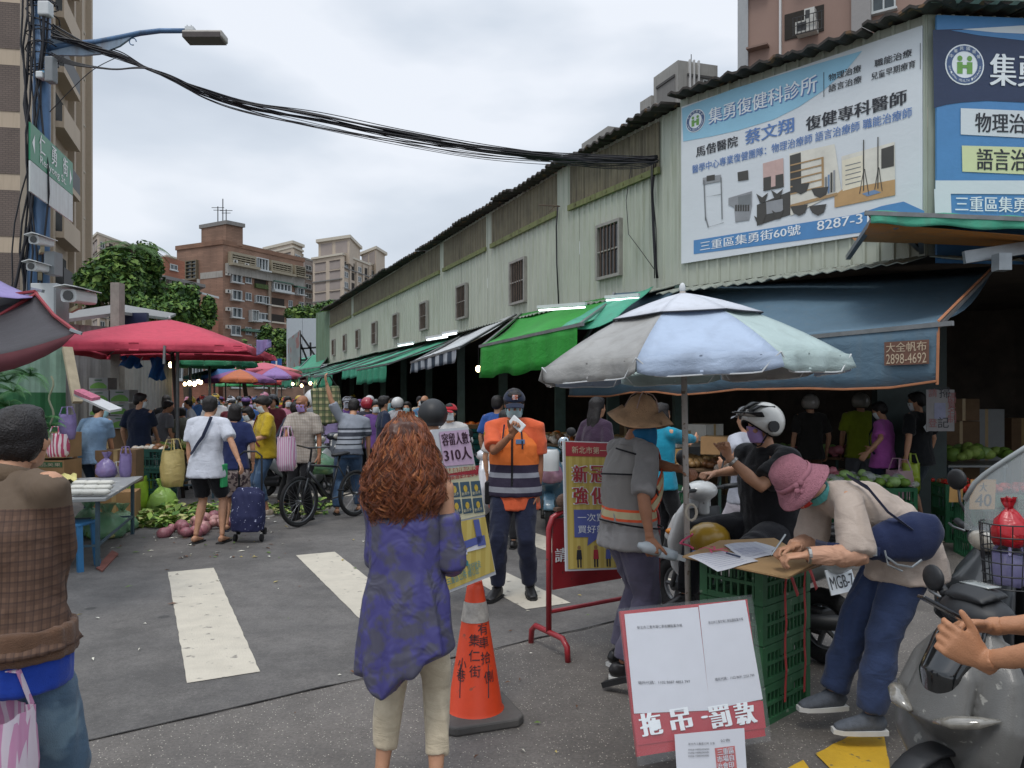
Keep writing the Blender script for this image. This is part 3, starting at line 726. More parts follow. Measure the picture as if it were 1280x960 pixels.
def canopy(A, B, z=3.36, over=.5):
 d = (B-A); Lw = d.length; ex = d.normalized(); nrm = V((ex.y, -ex.x, 0))
 if nrm.dot(-A) < 0: nrm = -nrm
 n = max(1, round(Lw/1.6))
 for i in range(n):
  mb = MB(); j = rnd.uniform(-.02, .02)
  mb.slab(lambda a, c, i=i, j=j: A + ex*(Lw*(i+a)/n) + nrm*(.03+over*c) + V((0, 0, z+j-.13*c+.016*sin((i+a)*20*pi))), 30, 1, V((0, 0, -.012)))
  mb.build('canopy_sheet', mat('canopy_sheet', '8f958a', rough=.6, var=.2, streak=('5a5346', .8)), hall, world=True)
canopy(KE, K0); canopy(K0, K1); canopy(K1, K2, 3.3, .55); canopy(K2, K3, 3.3, .55)
mb = MB()
inn = lambda p, q: V((p.x+q*.9, p.y+q*.42, 0))
path = [KE, K0, K1, K2, K3]
bk = [inn(KE, 7), inn(K0, 7), V((7.6, 15.5, 0)), V((9.5, 14.5, 0)), V((14, 14.5, 0))]
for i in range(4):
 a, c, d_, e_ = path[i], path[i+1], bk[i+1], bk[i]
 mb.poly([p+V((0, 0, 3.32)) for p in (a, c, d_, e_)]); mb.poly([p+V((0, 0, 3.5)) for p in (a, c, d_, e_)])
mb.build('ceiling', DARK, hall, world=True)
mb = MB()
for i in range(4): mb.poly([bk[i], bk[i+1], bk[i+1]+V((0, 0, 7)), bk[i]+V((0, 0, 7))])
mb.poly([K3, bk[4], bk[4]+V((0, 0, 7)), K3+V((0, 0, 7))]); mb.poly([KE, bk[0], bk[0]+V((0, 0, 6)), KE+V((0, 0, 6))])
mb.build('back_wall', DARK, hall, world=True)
mb = MB(); mb.poly([p+V((0, 0, .012)) for p in (K3, K2, K1, K0, KE, bk[0], bk[1], bk[2], bk[3], bk[4])]); mb.build('stall_floor', mat('stall_floor', '6b6761', rough=.6, var=.25), hall, world=True)
for i, (a, c, n) in enumerate(((KE, K0, 9), (K0, K1, 2), (K1, K2, 1), (K2, K3, 2))):
 for k in range(n):
  if i == 3 and not k: continue
  p = lerp(a, c, k/n); b = MB(); b.box((p.x, p.y, 1.67), (.2, .2, 3.3)); b.build('column', mat('column_paint', '3c5048', rough=.6, var=.25), hall, world=True)
b = MB(); b.box((K2.x+.35, K2.y+1.1, 1.6), (.9, .15, 3.2)); b.build('partition', mat('partition', '2e3a38', rough=.6, var=.25), hall, world=True)
bb = thing('billboard', 'large white and blue clinic billboard facing the street on the green hall', 'billboard', (K1.x, K1.y, 3.64))
q0 = K1+(K2-K1).normalized()*.06; pn = Panel(q0+V((0, 0, 3.64)), K2-K1, V((0, 0, 1)), bb); SP = pn
WHITE = mat('vinyl_white', 'd3d8dc', rough=.45, var=.035, scale=1.5, wr=.12); LB = mat('vinyl_sky_blue', '8fbfd6', rough=.45, var=.05, scale=2, wr=.12); MBL = mat('vinyl_blue', '4f86ba', rough=.45, var=.05, wr=.12)
NAVY = mat('vinyl_navy', '2b3856', rough=.45, var=.08, wr=.12); INK = mat('print_black', '2a2c33', rough=.5, var=.05); INKB = mat('print_blue', '5b7db5', rough=.5, var=.05); INKW = mat('print_white', 'e6ebee', rough=.5, var=.03)
GRN = mat('print_green', '6fa050', rough=.5, var=.05)
W_, H_ = (K2-K1).length-.1, 2.33
def sheet_bow(pn, x0, y0, x1, y1, h, m, par, name='banner_sheet'):
 mb = MB(); mb.slab(lambda a, c: pn.at(lerp(x0, x1, a), lerp(y0, y1, c), h+.012*sin(a*9)*sin(c*5)*0), 2, 2, pn.n*-.03); return mb.build(name, m, par, world=True)
sheet_bow(pn, 0, 0, W_, H_, .06, WHITE, bb)
H0 = .064
def pxrect(pn, name, pts, m, h): return pn.sheet(name, [pn.pix(u, v) for u, v in pts], m, h)
crn = lambda x, y: (840+x/2.909, 20+y/2.909)      # reading marks off an enlarged view of the banner
arc = [crn(45, 340)] + [crn(235, 268), crn(480, 195), crn(700, 132)] + [crn(640, 205), crn(560, 275), crn(470, 335), crn(380, 380), crn(250, 420), crn(150, 442), crn(50, 460)]
pxrect(pn, 'print_swoosh', arc, LB, H0)
pxrect(pn, 'print_strip', [crn(88, 818), crn(680, 724), crn(770, 694), crn(850, 678), crn(925, 712), crn(925, 760), crn(88, 868)], MBL, H0)
def line(pn, txt, a, c, hgt, m, h=H0+.004, bold=.012, crn=crn):
 """a, c = lower left and lower right marks, hgt = letter height at a"""
 (x0, y0), (x1, y1) = pn.pix(*crn(*a)), pn.pix(*crn(*c)); yt = pn.pix(*crn(a[0], a[1]-hgt))[1]
 sl = (y1-y0)/(x1-x0) if x1 != x0 else 0
 if abs(sl) < .09: y0 = (y0+y1)/2; yt += (y1-y0)*0
 return pn.text(txt, x0, y0, x1, y0+(yt-pn.pix(*crn(*a))[1]), m, h, bold)
line(pn, '集勇復健科診所', (146, 394), (538, 292), 56, INKB, H0+.003, .02); line(pn, '集勇復健科診所', (143, 391), (535, 288), 56, INKW, H0+.006, .014)
line(pn, '物理治療', (578, 240), (696, 212), 26, INK); line(pn, '職能治療', (745, 190), (880, 155), 27, INK)
line(pn, '語言治療', (578, 280), (698, 250), 26, INK); line(pn, '兒童早期療育', (733, 236), (893, 196), 27, INK)
line(pn, '馬偕醫院', (97, 514), (248, 480), 37, INK, bold=.02); line(pn, '蔡文翔', (276, 470), (452, 428), 52, INKB, bold=.02)
line(pn, '復健專科醫師', (497, 418), (860, 332), 50, INK, bold=.025)
line(pn, '醫學中心專業復健團隊：物理治療師 語言治療師 職能治療師', (83, 566), (880, 386), 30, INKB)
line(pn, '三重區集勇街60號', (112, 858), (476, 796), 34, INKW, bold=.015); line(pn, '8287-31', (537, 784), (725, 752), 34, INKW, bold=.02)
pn.rect('print_rule', *[q for q in (pn.pix(*crn(560, 300))[0], pn.pix(*crn(560, 300))[1], pn.pix(*crn(560, 300))[0]+.008, pn.pix(*crn(560, 210))[1])], INK, H0+.004)
pn.rect('print_rule', *[q for q in (pn.pix(*crn(910, 200))[0], pn.pix(*crn(910, 200))[1], pn.pix(*crn(910, 200))[0]+.006, pn.pix(*crn(910, 105))[1])], INK, H0+.004)
def logo(pn, cx, cy, r):
 pn.disc('logo_disc', cx, cy, r, INKW, H0+.004); pn.disc('logo_ring', cx, cy, r*.93, mat('print_ring', '4a5f86', rough=.5, var=.05), H0+.007, r*.66)
 for sx in (-1, 1):
  pn.disc('logo_head', cx+sx*r*.25, cy+r*.30, r*.13, GRN, H0+.008); pn.rect('logo_body', cx+sx*r*.25-r*.14, cy-r*.45, cx+sx*r*.25+r*.14, cy+r*.12, GRN, H0+.008)
 pn.rect('logo_bar', cx-r*.2, cy-r*.17, cx+r*.2, cy-r*.02, GRN, H0+.0095)
 for i, ch in enumerate('中華民國健保'):
  a = R(150-i*24); pn.text(ch, cx+r*.8*cos(a)-r*.09, cy+r*.8*sin(a)-r*.09, cx+r*.8*cos(a)+r*.09, cy+r*.8*sin(a)+r*.09, INKW, H0+.010)
 for i, ch in enumerate('NATIONAL HEALTH INSURANCE'):
  if ch == ' ': continue
  a = R(190+i*6.7); pn.text(ch, cx+r*.8*cos(a)-r*.035, cy+r*.8*sin(a)-r*.06, cx+r*.8*cos(a)+r*.035, cy+r*.8*sin(a)+r*.06, INKW, H0+.010)
lx, ly = pn.pix(*crn(95, 385)); logo(pn, lx, ly, .165)
PH = {k: mat('photo_print', c, rough=.5, var=.12, scale=4) for k, c in dict(wood='a98a62', wall='d6d2c6', floor='b79365', dk='45433f', cur='c5a7a0', grey='8f9194', cream='e0d8c2', steel='777b7d', blue='6f88a8').items()}
def ph(name, k, pts, h=H0+.004): pn.sheet(name, [pn.pix(*crn(x, y)) for x, y in pts], PH[k], h)
ph('photo_room', 'wall', [(625, 515), (818, 462), (820, 640), (628, 690)]); ph('photo_room', 'floor', [(600, 700), (600, 655), (628, 635), (820, 598), (820, 655)], H0+.006)
ph('photo_room', 'cream', [(628, 530), (702, 510), (704, 620), (630, 640)], H0+.007); ph('photo_room', 'dk', [(770, 488), (816, 474), (816, 550), (770, 560)], H0+.007)
for i in range(5): ph('photo_hold', 'steel', [(640, 548+i*17), (696, 534+i*17), (696, 537+i*17), (640, 551+i*17)], H0+.009)
ph('photo_swing', 'blue', [(700, 650), (745, 636), (770, 645), (720, 660)], H0+.009)
for a in ((704, 455, 708, 640), (756, 445, 760, 632)): ph('photo_swing', 'dk', [(a[0], a[1]), (a[2], a[1]), (a[2], a[3]), (a[0], a[3])], H0+.009)
for a in ((706, 560, 690, 650), (708, 560, 724, 655), (758, 555, 745, 635), (760, 555, 772, 640)): ph('photo_swing', 'dk', [(a[0], a[1]), (a[0]+3, a[1]), (a[2]+3, a[3]), (a[2], a[3])], H0+.009)
ph('photo_rack', 'wall', [(436, 505), (600, 470), (625, 640), (440, 730)]); ph('photo_rack', 'dk', [(438, 512), (478, 500), (480, 640), (440, 650)], H0+.006)
for i in range(5): ph('photo_rack', 'wood', [(440, 545+i*26), (560, 516+i*26), (560, 521+i*26), (440, 550+i*26)], H0+.009)
ph('photo_rack', 'wood', [(553, 518), (561, 516), (563, 640), (555, 644)], H0+.010); ph('photo_rack', 'wood', [(440, 690), (610, 645), (612, 655), (440, 702)], H0+.010)
for x, y in ((478, 628), (548, 642), (472, 706), (540, 705)): ph('photo_seat', 'dk', [(x-32, y-10), (x+32, y-18), (x+22, y+12), (x, y+24), (x-20, y+14)], H0+.011)
for i, c in enumerate(('steel', 'blue', 'dk', 'grey')): ph('photo_pole', c, [(566+i*10, 590-i*8), (573+i*10, 588-i*8), (573+i*10, 650-i*3), (566+i*10, 652-i*3)], H0+.010)
ph('photo_curtain', 'cur', [(340, 540), (414, 520), (416, 620), (342, 640)]); ph('photo_curtain', 'dk', [(342, 592), (414, 577), (416, 625), (342, 640)], H0+.006); ph('photo_curtain', 'cur', [(370, 533), (386, 528), (386, 622), (370, 626)], H0+.007)
ph('photo_table', 'dk', [(318, 690), (440, 640), (440, 725), (318, 765)]); ph('photo_table', 'grey', [(352, 680), (412, 668), (414, 712), (354, 724)], H0+.007)
for x, y in ((338, 665), (392, 652), (330, 745), (395, 725)): ph('photo_chair', 'dk', [(x-22, y-16), (x, y-2), (x+22, y-20), (x+10, y+14), (x-8, y+18)], H0+.009)
ph('photo_trolley', 'dk', [(248, 572), (286, 564), (288, 598), (250, 604)], H0+.006); ph('photo_trolley', 'grey', [(215, 665), (300, 640), (300, 690), (290, 745), (240, 752), (236, 700), (215, 690)], H0+.005)
ph('photo_trolley', 'steel', [(250, 660), (296, 650), (296, 690), (252, 700)], H0+.007)
for i in range(6): ph('photo_trolley', 'dk', [(240+i*9, 690), (246+i*9, 689), (246+i*9, 712), (240+i*9, 713)], H0+.009)
for a in ((124, 600, 130, 745), (186, 590, 190, 740), (132, 660, 186, 650), (140, 770, 196, 752), (130, 735, 140, 770)): ph('photo_walker', 'steel', [(a[0], a[1]), (a[0]+4, a[1]), (a[2]+4, a[3]), (a[2], a[3]+3)], H0+.006)
ph('photo_walker', 'grey', [(122, 592), (188, 580), (188, 604), (122, 616)], H0+.006); ph('photo_walker', 'dk', [(136, 585), (166, 580), (166, 600), (136, 605)], H0+.008)
b2 = thing('billboard', 'navy and blue clinic billboard round the corner at the right edge', 'billboard', (K2.x, K2.y, 3.5))
pn = Panel(K2+V((.05, -.03, 3.2)), K3-K2, V((0, 0, 1)), b2)
sheet_bow(pn, 0, 0, 4.4, 2.85, .06, MBL, b2)
crn2 = crn
pxrect(pn, 'print_navy', [crn(936, 60), crn(1500, 40), crn(1500, 325), crn(1275, 322), crn(1130, 316), crn(1040, 322), crn(985, 330), crn(940, 342)], NAVY, H0)
pxrect(pn, 'print_band', [crn(1000, 62), crn(1100, 80), crn(1275, 100), crn(1500, 118), crn(1500, 40), crn(1275, 50)], MBL, H0+.003)
pxrect(pn, 'print_band', [crn(1040, 58), crn(1160, 70), crn(1500, 84), crn(1500, 30)], WHITE, H0+.005)
pxrect(pn, 'print_label', [crn(1036, 343), crn(1500, 362), crn(1500, 462), crn(1036, 438)], WHITE, H0+.004); pxrect(pn, 'print_label', [crn(1040, 478), crn(1500, 490), crn(1500, 592), crn(1042, 572)], mat('vinyl_cream', 'd3d8a8', rough=.45, var=.03), H0+.004)
pxrect(pn, 'print_strip', [crn(945, 604), crn(1500, 604), crn(1500, 650), crn(945, 640)], WHITE, H0+.003); pxrect(pn, 'print_strip', [crn(940, 635), crn(1500, 640), crn(1500, 655), crn(1000, 652), crn(1004, 760), crn(944, 760)], WHITE, H0+.004)
lx, ly = pn.pix(*crn(1050, 186)); logo(pn, lx, ly, .235)
def line2(txt, x0, x1, yb, yt, m, bold): 
 (a, c), (d_, e_) = pn.pix(*crn(x0, yb)), pn.pix(*crn(x1, yt)); pn.text(txt, a, c, d_, e_, m, H0+.009, bold)
line2('集勇復健科診所', 1142, 1142+7*96, 262, 168, INKW, .02); line2('物理治療', 1088, 1088+4*60, 430, 366, INK, .014); line2('語言治療', 1094, 1094+4*60, 566, 494, INK, .014); line2('三重區集勇街60號', 1016, 1016+9*46, 716, 668, INKW, .014)
def btile(name, c, mortar, sx=1.2, rows=.24, var=.1):
 def fn(t, co, b):
  l = t.links.new; sp = t.nodes.new('ShaderNodeSeparateXYZ'); l(co.outputs['Object'], sp.inputs[0])
  ad = t.nodes.new('ShaderNodeMath'); ad.operation = 'ADD'; l(sp.outputs[0], ad.inputs[0]); l(sp.outputs[1], ad.inputs[1])
  cb = t.nodes.new('ShaderNodeCombineXYZ'); l(ad.outputs[0], cb.inputs[0]); l(sp.outputs[2], cb.inputs[1])
  br = t.nodes.new('ShaderNodeTexBrick'); br.inputs['Scale'].default_value = 1; br.inputs['Brick Width'].default_value = sx; br.inputs['Row Height'].default_value = rows
  br.inputs['Mortar Size'].default_value = .02; c1 = srgb(c)
  br.inputs['Color1'].default_value = (*[x*(1-var) for x in c1], 1); br.inputs['Color2'].default_value = (*[x*(1+var) for x in c1], 1); br.inputs['Mortar'].default_value = (*srgb(mortar), 1)
  l(cb.outputs[0], br.inputs['Vector'])
  n = t.nodes.new('ShaderNodeTexNoise'); n.inputs['Scale'].default_value = .35; n.inputs['Detail'].default_value = 8; l(co.outputs['Object'], n.inputs['Vector'])
  mp_ = t.nodes.new('ShaderNodeMapRange'); mp_.inputs[1].default_value = .3; mp_.inputs[2].default_value = .7; mp_.inputs[3].default_value = .72; mp_.inputs[4].default_value = 1.12; l(n.outputs[0], mp_.inputs[0])
  vm_ = t.nodes.new('ShaderNodeVectorMath'); vm_.operation = 'SCALE'; l(br.outputs[0], vm_.inputs[0]); l(mp_.outputs[0], vm_.inputs['Scale']); l(vm_.outputs[0], b.inputs['Base Color'])
 return custom(name, fn)
BRICK = btile('brick_tile', '8c6d5b', '786050'); ORANGE = btile('orange_tile', '97614a', '80533f', 1, .3)
BEIGE = mat('beige_tile', 'b3a594', rough=.8, var=.08, scale=.3, streak=('94877a', .5)); BEIGE_D = mat('grey_render', '958a84', rough=.8, var=.08, scale=.3)
CONC = mat('concrete', '96948f', rough=.9, var=.12, scale=.6, streak=('7b7874', .6)); CONC_D = mat('concrete_dark', '7c7a77', rough=.9, var=.1, scale=.5, streak=('63605d', .6))
TRIMC = mat('cornice', 'bdb5a6', rough=.8, var=.06); WFR = mat('aluminium_frame', 'b5b9b8', rough=.4, var=.1); PANE = mat('window_glass', '3c4548', rough=.12, var=.35, scale=.8, spec=.7)
ACW = mat('air_conditioner', 'b9b8b2', rough=.6, var=.1); RAIL = mat('dark_rail', '2a2a2b', rough=.5, var=.2); STAINW = mat('stained_render', '9d9a93', rough=.9, var=.15, scale=.5, streak=('605c55', .9))
GREENF = mat('green_awning_small', '47695a', rough=.6, var=.2)
def facade(par, A, B): return Panel(A, B-A, V((0, 0, 1)), par)
def pp(par, name, m, pn, *q):
 mb = MB(); pbox(mb, pn, *q); return mb.build(name, m, par, world=True)
def sub(par, name, m, pn, root, *q):
 mb = MB(); pbox(mb, pn, *q); o = mb.build(name, m, None); inv = MATRIX[root.name].inverted()
 for v in o.data.vertices: v.co = inv @ v.co
 o.parent = par; return o
def window(par, pn, x0, x1, y0, y1, mull=2, dep=.12, fm=None, bars=0, glass=None, sill=True):
 mb = MB(); t = (x1-x0)*.05+.02; f = fm or WFR
 for q in ((x0, x1, y0, y0+t), (x0, x1, y1-t, y1), (x0, x0+t, y0+t, y1-t), (x1-t, x1, y0+t, y1-t)): pbox(mb, pn, q[0], q[1], q[2], q[3], .0, dep)
 for k in range(1, mull): x = lerp(x0, x1, k/mull); pbox(mb, pn, x-t/2, x+t/2, y0+t, y1-t, .0, dep*.8)
 for k in range(bars): y = lerp(y0, y1, (k+1)/(bars+1)); pbox(mb, pn, x0+t, x1-t, y-t*.3, y+t*.3, .0, dep*1.1)
 o = mb.build('window', f, par, world=True); sub(o, 'pane', glass or PANE, pn, par, x0+t, x1-t, y0+t, y1-t, -.05, dep*.4)
 if sill: sub(o, 'sill', f, pn, par, x0-t, x1+t, y0-t*1.4, y0, 0, dep*1.8)
 return o
def ac(par, pn, x, y, w=.8, h=.55, d=.5):
 o = pp(par, 'air_conditioner', ACW, pn, x, x+w, y, y+h, .05, d); sub(o, 'fan_grille', RAIL, pn, par, x+w*.12, x+w*.55, y+h*.15, y+h*.85, d, d+.02); return o
def prism_block(par, name, m, pts, z0, z1, holes=None):
 mb = MB(); c = sum((V(p) for p in pts), V((0, 0, 0)))/len(pts)
 a = sum((pts[i][0]*pts[(i+1) % len(pts)][1]-pts[(i+1) % len(pts)][0]*pts[i][1]) for i in range(len(pts)))
 if a < 0: pts = list(reversed(pts))
 mb.prism([(p[0], p[1]) for p in pts], M.Identity(4), z0, z1); return mb.build(name, m, par, world=True)
def grow(pts, d):
 c = sum((V((p[0], p[1], 0)) for p in pts), V((0, 0, 0)))/len(pts); return [V((p[0], p[1], 0))+(V((p[0], p[1], 0))-c).normalized()*d for p in pts]
def at2(u, D): return V(((u-640)/960*D, D, 0))
def zt(v, D): return 1.65-(v-497)/960*D
A0, A1, A2 = at2(221, 125), at2(279, 120), at2(379.5, 135.7); A3 = A0+(A2-A1)
t = thing('apartment_building', 'brown brick apartment block with caged balconies behind the crimson canopy', 'building', A1)
prism_block(t, 'wall', BRICK, [A0, A1, A2, A3], 0, 25.9); prism_block(t, 'parapet', btile('brick_parapet', '84634f', '705545'), grow([A0, A1, A2, A3], .25), 25.6, 26.3)
pn = facade(t, A1, A2); Lq = (A2-A1).length; fx = lambda f: f*Lq   # long street face
c0 = lerp(A0, A1, .55)+V((0, 3, 0)); pent = [lerp(A0, A1, .42)+(A2-A1)*.06, lerp(A0, A1, .98)+(A2-A1)*.04, lerp(A0, A1, .98)+(A2-A1)*.19+V((.6, 0, 0)), lerp(A0, A1, .42)+(A2-A1)*.22]
prism_block(t, 'stair_tower', btile('brick_tower', '886b59', '745a4a'), pent, 25.9, 28.9); prism_block(t, 'tower_cornice', CONC_D, grow(pent, .4), 28.9, 29.5)
fh = 2.78
for row in range(8):
 y = 25.9-2.2-fh*row
 if row == 0:
  pp(t, 'balcony_wall', STAINW, pn, fx(.02), fx(.98), y-2.6, y-1.0, 0, .55)
  for (a, c, kind) in ((.05, .34, 'cage'), (.35, .50, 'win'), (.53, .80, 'cage'), (.84, .98, 'cage')):
   if kind == 'win': window(t, pn, fx(a), fx(c), y-1.1, y+.9, 4, .7)
   else:
    o = window(t, pn, fx(a), fx(c), y-.9, y+.9, 5, .8, fm=mat('cage', '8f8672', rough=.6, var=.2), bars=4)
  ac(t, pn, fx(.07), y-.9, d=1.0); ac(t, pn, fx(.2), y-1.1, d=1.0)
  continue
 window(t, pn, fx(.08), fx(.19), y-1.0, y+.55, 2, .5 if row in (1, 2, 3) else .2, fm=WFR); ac(t, pn, fx(.02), y-.1, .7)
 if row != 3: window(t, pn, fx(.25), fx(.32), y-.7, y+.5, 2, .1)
 if row == 1:
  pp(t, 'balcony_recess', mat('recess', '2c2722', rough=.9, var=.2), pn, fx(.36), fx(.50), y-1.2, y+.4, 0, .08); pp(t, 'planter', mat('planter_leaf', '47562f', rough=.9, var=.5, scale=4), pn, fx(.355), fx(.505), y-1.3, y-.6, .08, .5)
  window(t, pn, fx(.57), fx(.80), y-1.2, y+.2, 5, .6); pp(t, 'window_awning', GREENF, pn, fx(.56), fx(.81), y+.2, y+.35, 0, 1.0)
  window(t, pn, fx(.88), fx(.97), y-1.3, y-.1, 2, .7); pp(t, 'window_awning', GREENF, pn, fx(.86), fx(.985), y-.1, y+.1, 0, 1.0)
 else:
  if row == 2: window(t, pn, fx(.36), fx(.44), y-.9, y+.3, 2, .5); window(t, pn, fx(.45), fx(.52), y-1.0, y+.3, 2, .5)
  elif row == 3: window(t, pn, fx(.29), fx(.37), y-1.3, y+.5, 3, .9); window(t, pn, fx(.38), fx(.53), y-.9, y+.3, 3, .25)
  else: window(t, pn, fx(.36), fx(.50), y-.9, y+.3, 3, .25)
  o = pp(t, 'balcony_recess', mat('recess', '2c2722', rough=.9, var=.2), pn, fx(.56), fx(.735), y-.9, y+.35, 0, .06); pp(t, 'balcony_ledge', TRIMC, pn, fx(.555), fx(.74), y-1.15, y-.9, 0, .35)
  window(t, pn, fx(.79), fx(.845), y-.8, y+.3, 2, .1)
  if row < 4: window(t, pn, fx(.93), fx(.99), y-1.0, y+.3, 2, .3)
pp(t, 'drainpipe', mat('drainpipe', '8a7b6b', rough=.6, var=.2), pn, fx(.515), fx(.55), 2, 22, 0, .35)
pp(t, 'awning_ledge', GREENF, pn, fx(.2), fx(.55), 25.9-2.2-fh*4.1, 25.9-2.2-fh*4.1+.4, 0, 1.2)
pn = facade(t, A0, A1); Ls = (A1-A0).length; pp(t, 'stain_band', STAINW, pn, Ls*.52, Ls*.99, 20.5, 21.5, .0, .06)
window(t, pn, Ls*.24, Ls*.48, 20.6, 23.6, 2, .5, fm=mat('cage', '6c6350', rough=.6, var=.2), bars=4); pp(t, 'stain_band', STAINW, pn, Ls*.20, Ls*.30, 20.1, 20.8, 0, .05)
for x, h in ((.62, 4.2), (.7, 2.5), (.5, 3)):
 p = lerp(pent[0], pent[2], x-.1); b = MB(); b.bar((p.x, p.y, 29.4), (p.x, p.y, 29.4+h), .12); 
 if h < 4: b.bar((p.x-1, p.y, 29.2+h), (p.x+1, p.y, 29.2+h), .08); b.bar((p.x-.7, p.y, 28.8+h), (p.x+.7, p.y, 28.8+h), .08)
 b.build('aerial', RAIL, t, world=True)
O0, O1, O2, O3 = at2(176, 104), at2(228, 100), at2(276, 108), at2(226, 116)
t = thing('tiled_house', 'orange tiled house with a dark roof terrace left of the brown brick block', 'building', O1)
B0, B1, B2 = at2(178, 100), at2(205, 96), at2(273, 110); prism_block(t, 'wall', ORANGE, [B0, B1, B2, at2(248, 122)], 0, zt(372, 100))
prism_block(t, 'upper_storey', ORANGE, [at2(176, 106), at2(206, 103), at2(231, 107), at2(200, 115)], 8, zt(324, 105)); prism_block(t, 'roof_canopy', CONC_D, [at2(176, 97), at2(205, 94), at2(257, 102), at2(226, 114)], zt(351, 96), zt(347, 96))
for u, D in ((200, 96), (213, 96), (229, 98), (248, 102)): p = at2(u, D); b = MB(); b.bar((p.x, p.y, zt(375, D)), (p.x, p.y, zt(349, D)), .3); b.build('post', CONC, t, world=True)
pn = facade(t, at2(176, 106), at2(206, 103)); pn2 = facade(t, at2(206, 103), at2(231, 107)); window(t, pn2, 1.0, 2.5, zt(338, 105), zt(331, 105), 2, .1)
pn = facade(t, B1, B2); Lh = (B2-B1).length
for k, x in enumerate((.72, .45, .2)): window(t, pn, Lh*x, Lh*(x+.26), 7.8, 9.6, 3, .3); window(t, pn, Lh*x, Lh*(x+.2), 4.0, 5.8, 3, .3)
pp(t, 'rail', WFR, pn, Lh*.6, Lh, zt(371, 108), zt(370, 108)+.15, 0, .1)
def tower(label, ua, Da, uc, Dc, ub, Db, vtop, vref, rows, cols, fh=3.05, z0=0, mm=BEIGE, dm=BEIGE_D, head=None, side=True):
 a, c, b_ = at2(ua, Da), at2(uc, Dc), at2(ub, Db); d = a+(b_-c); zt_ = zt(vtop, Dc)
 t = thing('apartment_tower', label, 'building', c); prism_block(t, 'wall', mm, [a, c, b_, d], z0, zt_); prism_block(t, 'cornice', TRIMC if mm is BEIGE else CONC, grow([a, c, b_, d], .6), zt_-.4, zt_+.2)
 for (A_, B_, left) in ((a, c, True), (c, b_, False)):
  pn = facade(t, A_, B_); Lw = (B_-A_).length
  if left:
   for r_ in range(rows):
    y = zt_-1.2-fh*(r_+1)
    for k in range(2):
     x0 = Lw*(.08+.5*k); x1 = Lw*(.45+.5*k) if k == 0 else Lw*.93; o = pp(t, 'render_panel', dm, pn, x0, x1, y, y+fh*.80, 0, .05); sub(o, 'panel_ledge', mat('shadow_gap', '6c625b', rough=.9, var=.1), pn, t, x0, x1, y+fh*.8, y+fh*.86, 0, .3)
    if r_ % 2 == 1: pp(t, 'floor_band', CONC_D, pn, 0, Lw, y-.25, y+.05, 0, .35)
  elif side:
   for r_ in range(rows):
    y = zt_-1.0-fh*(r_+1)
    for k in range(cols):
     x0 = Lw*(k+.2)/cols; x1 = Lw*(k+.75)/cols
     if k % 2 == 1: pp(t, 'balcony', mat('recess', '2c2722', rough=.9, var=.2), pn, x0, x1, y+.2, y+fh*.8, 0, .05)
     else: window(t, pn, x0, x1, y+.3, y+2.0, 2, .2, sill=False)
    if r_ % 2 == 0: pp(t, 'floor_band', CONC_D, pn, 0, Lw, y-.2, y+.1, 0, .5)
   for k in range(cols+1): x = Lw*k/cols; pp(t, 'pier', mm, pn, max(0, x-.5), min(Lw, x+.5), z0, zt_-1, 0, .45)
 if head:
  for (u0, uc_, u1, vt, vb) in head:
   p0, p1, p2 = at2(u0, Da), at2(uc_, Dc+1), at2(u1, Db); q = [p0, p1, p2, p0+(p2-p1)]; prism_block(t, 'stair_tower', mm, q, zt(vb, Dc)-3, zt(vt, Dc)); prism_block(t, 'tower_cornice', TRIMC if mm is BEIGE else CONC, grow(q, .9), zt(vt, Dc)-.4, zt(vt, Dc)+.5)
   pn = facade(t, p0, p1); Lw = (p1-p0).length; 
   for k in range(2): pp(t, 'render_panel', dm, pn, Lw*(.08+.48*k), Lw*(.45+.48*k), zt(vb, Dc)+.3, zt(vt, Dc)-1, 0, .06)
 return t
tower('tallest beige tower with a stair house on top, beyond the market roof', 391, 236, 428, 228, 461, 246, 317, 0, 13, 4, head=[(398, 437, 450, 295, 316)])
tower('beige tower wing standing right behind the tallest beige tower', 458, 262, 462, 250, 481, 262, 329, 0, 12, 3, head=[(452, 470, 481, 309, 330)])
tower('lowest beige block peeping over the market roof beside the beige towers', 478, 272, 489, 262, 520, 275, 334, 0, 10, 3)
tower('beige block with a stair house just over the brown brick roof', 331, 262, 366, 250, 378, 258, 308, 0, 12, 1, head=[(331, 365, 378, 302, 312)])
tower('narrow dark recessed beige block between brick block and tallest tower', 376, 252, 379, 250, 392, 256, 322, 0, 11, 1, mm=BEIGE_D)
tower('pale grey high block peeping over the market roof ridge', 509, 300, 512, 290, 560, 300, 318, 0, 4, 2, mm=CONC, head=[(527, 530, 560, 309, 318)])
tower('distant beige block above the treetops on the left', 116, 212, 122, 205, 163, 222, 291, 0, 9, 4)
tower('distant low beige block right of the palm top', 160, 220, 166, 215, 190, 225, 306, 0, 8, 2)
tower('far beige block low behind the orange tiled house', 194, 300, 208, 290, 228, 300, 319, 0, 5, 2)
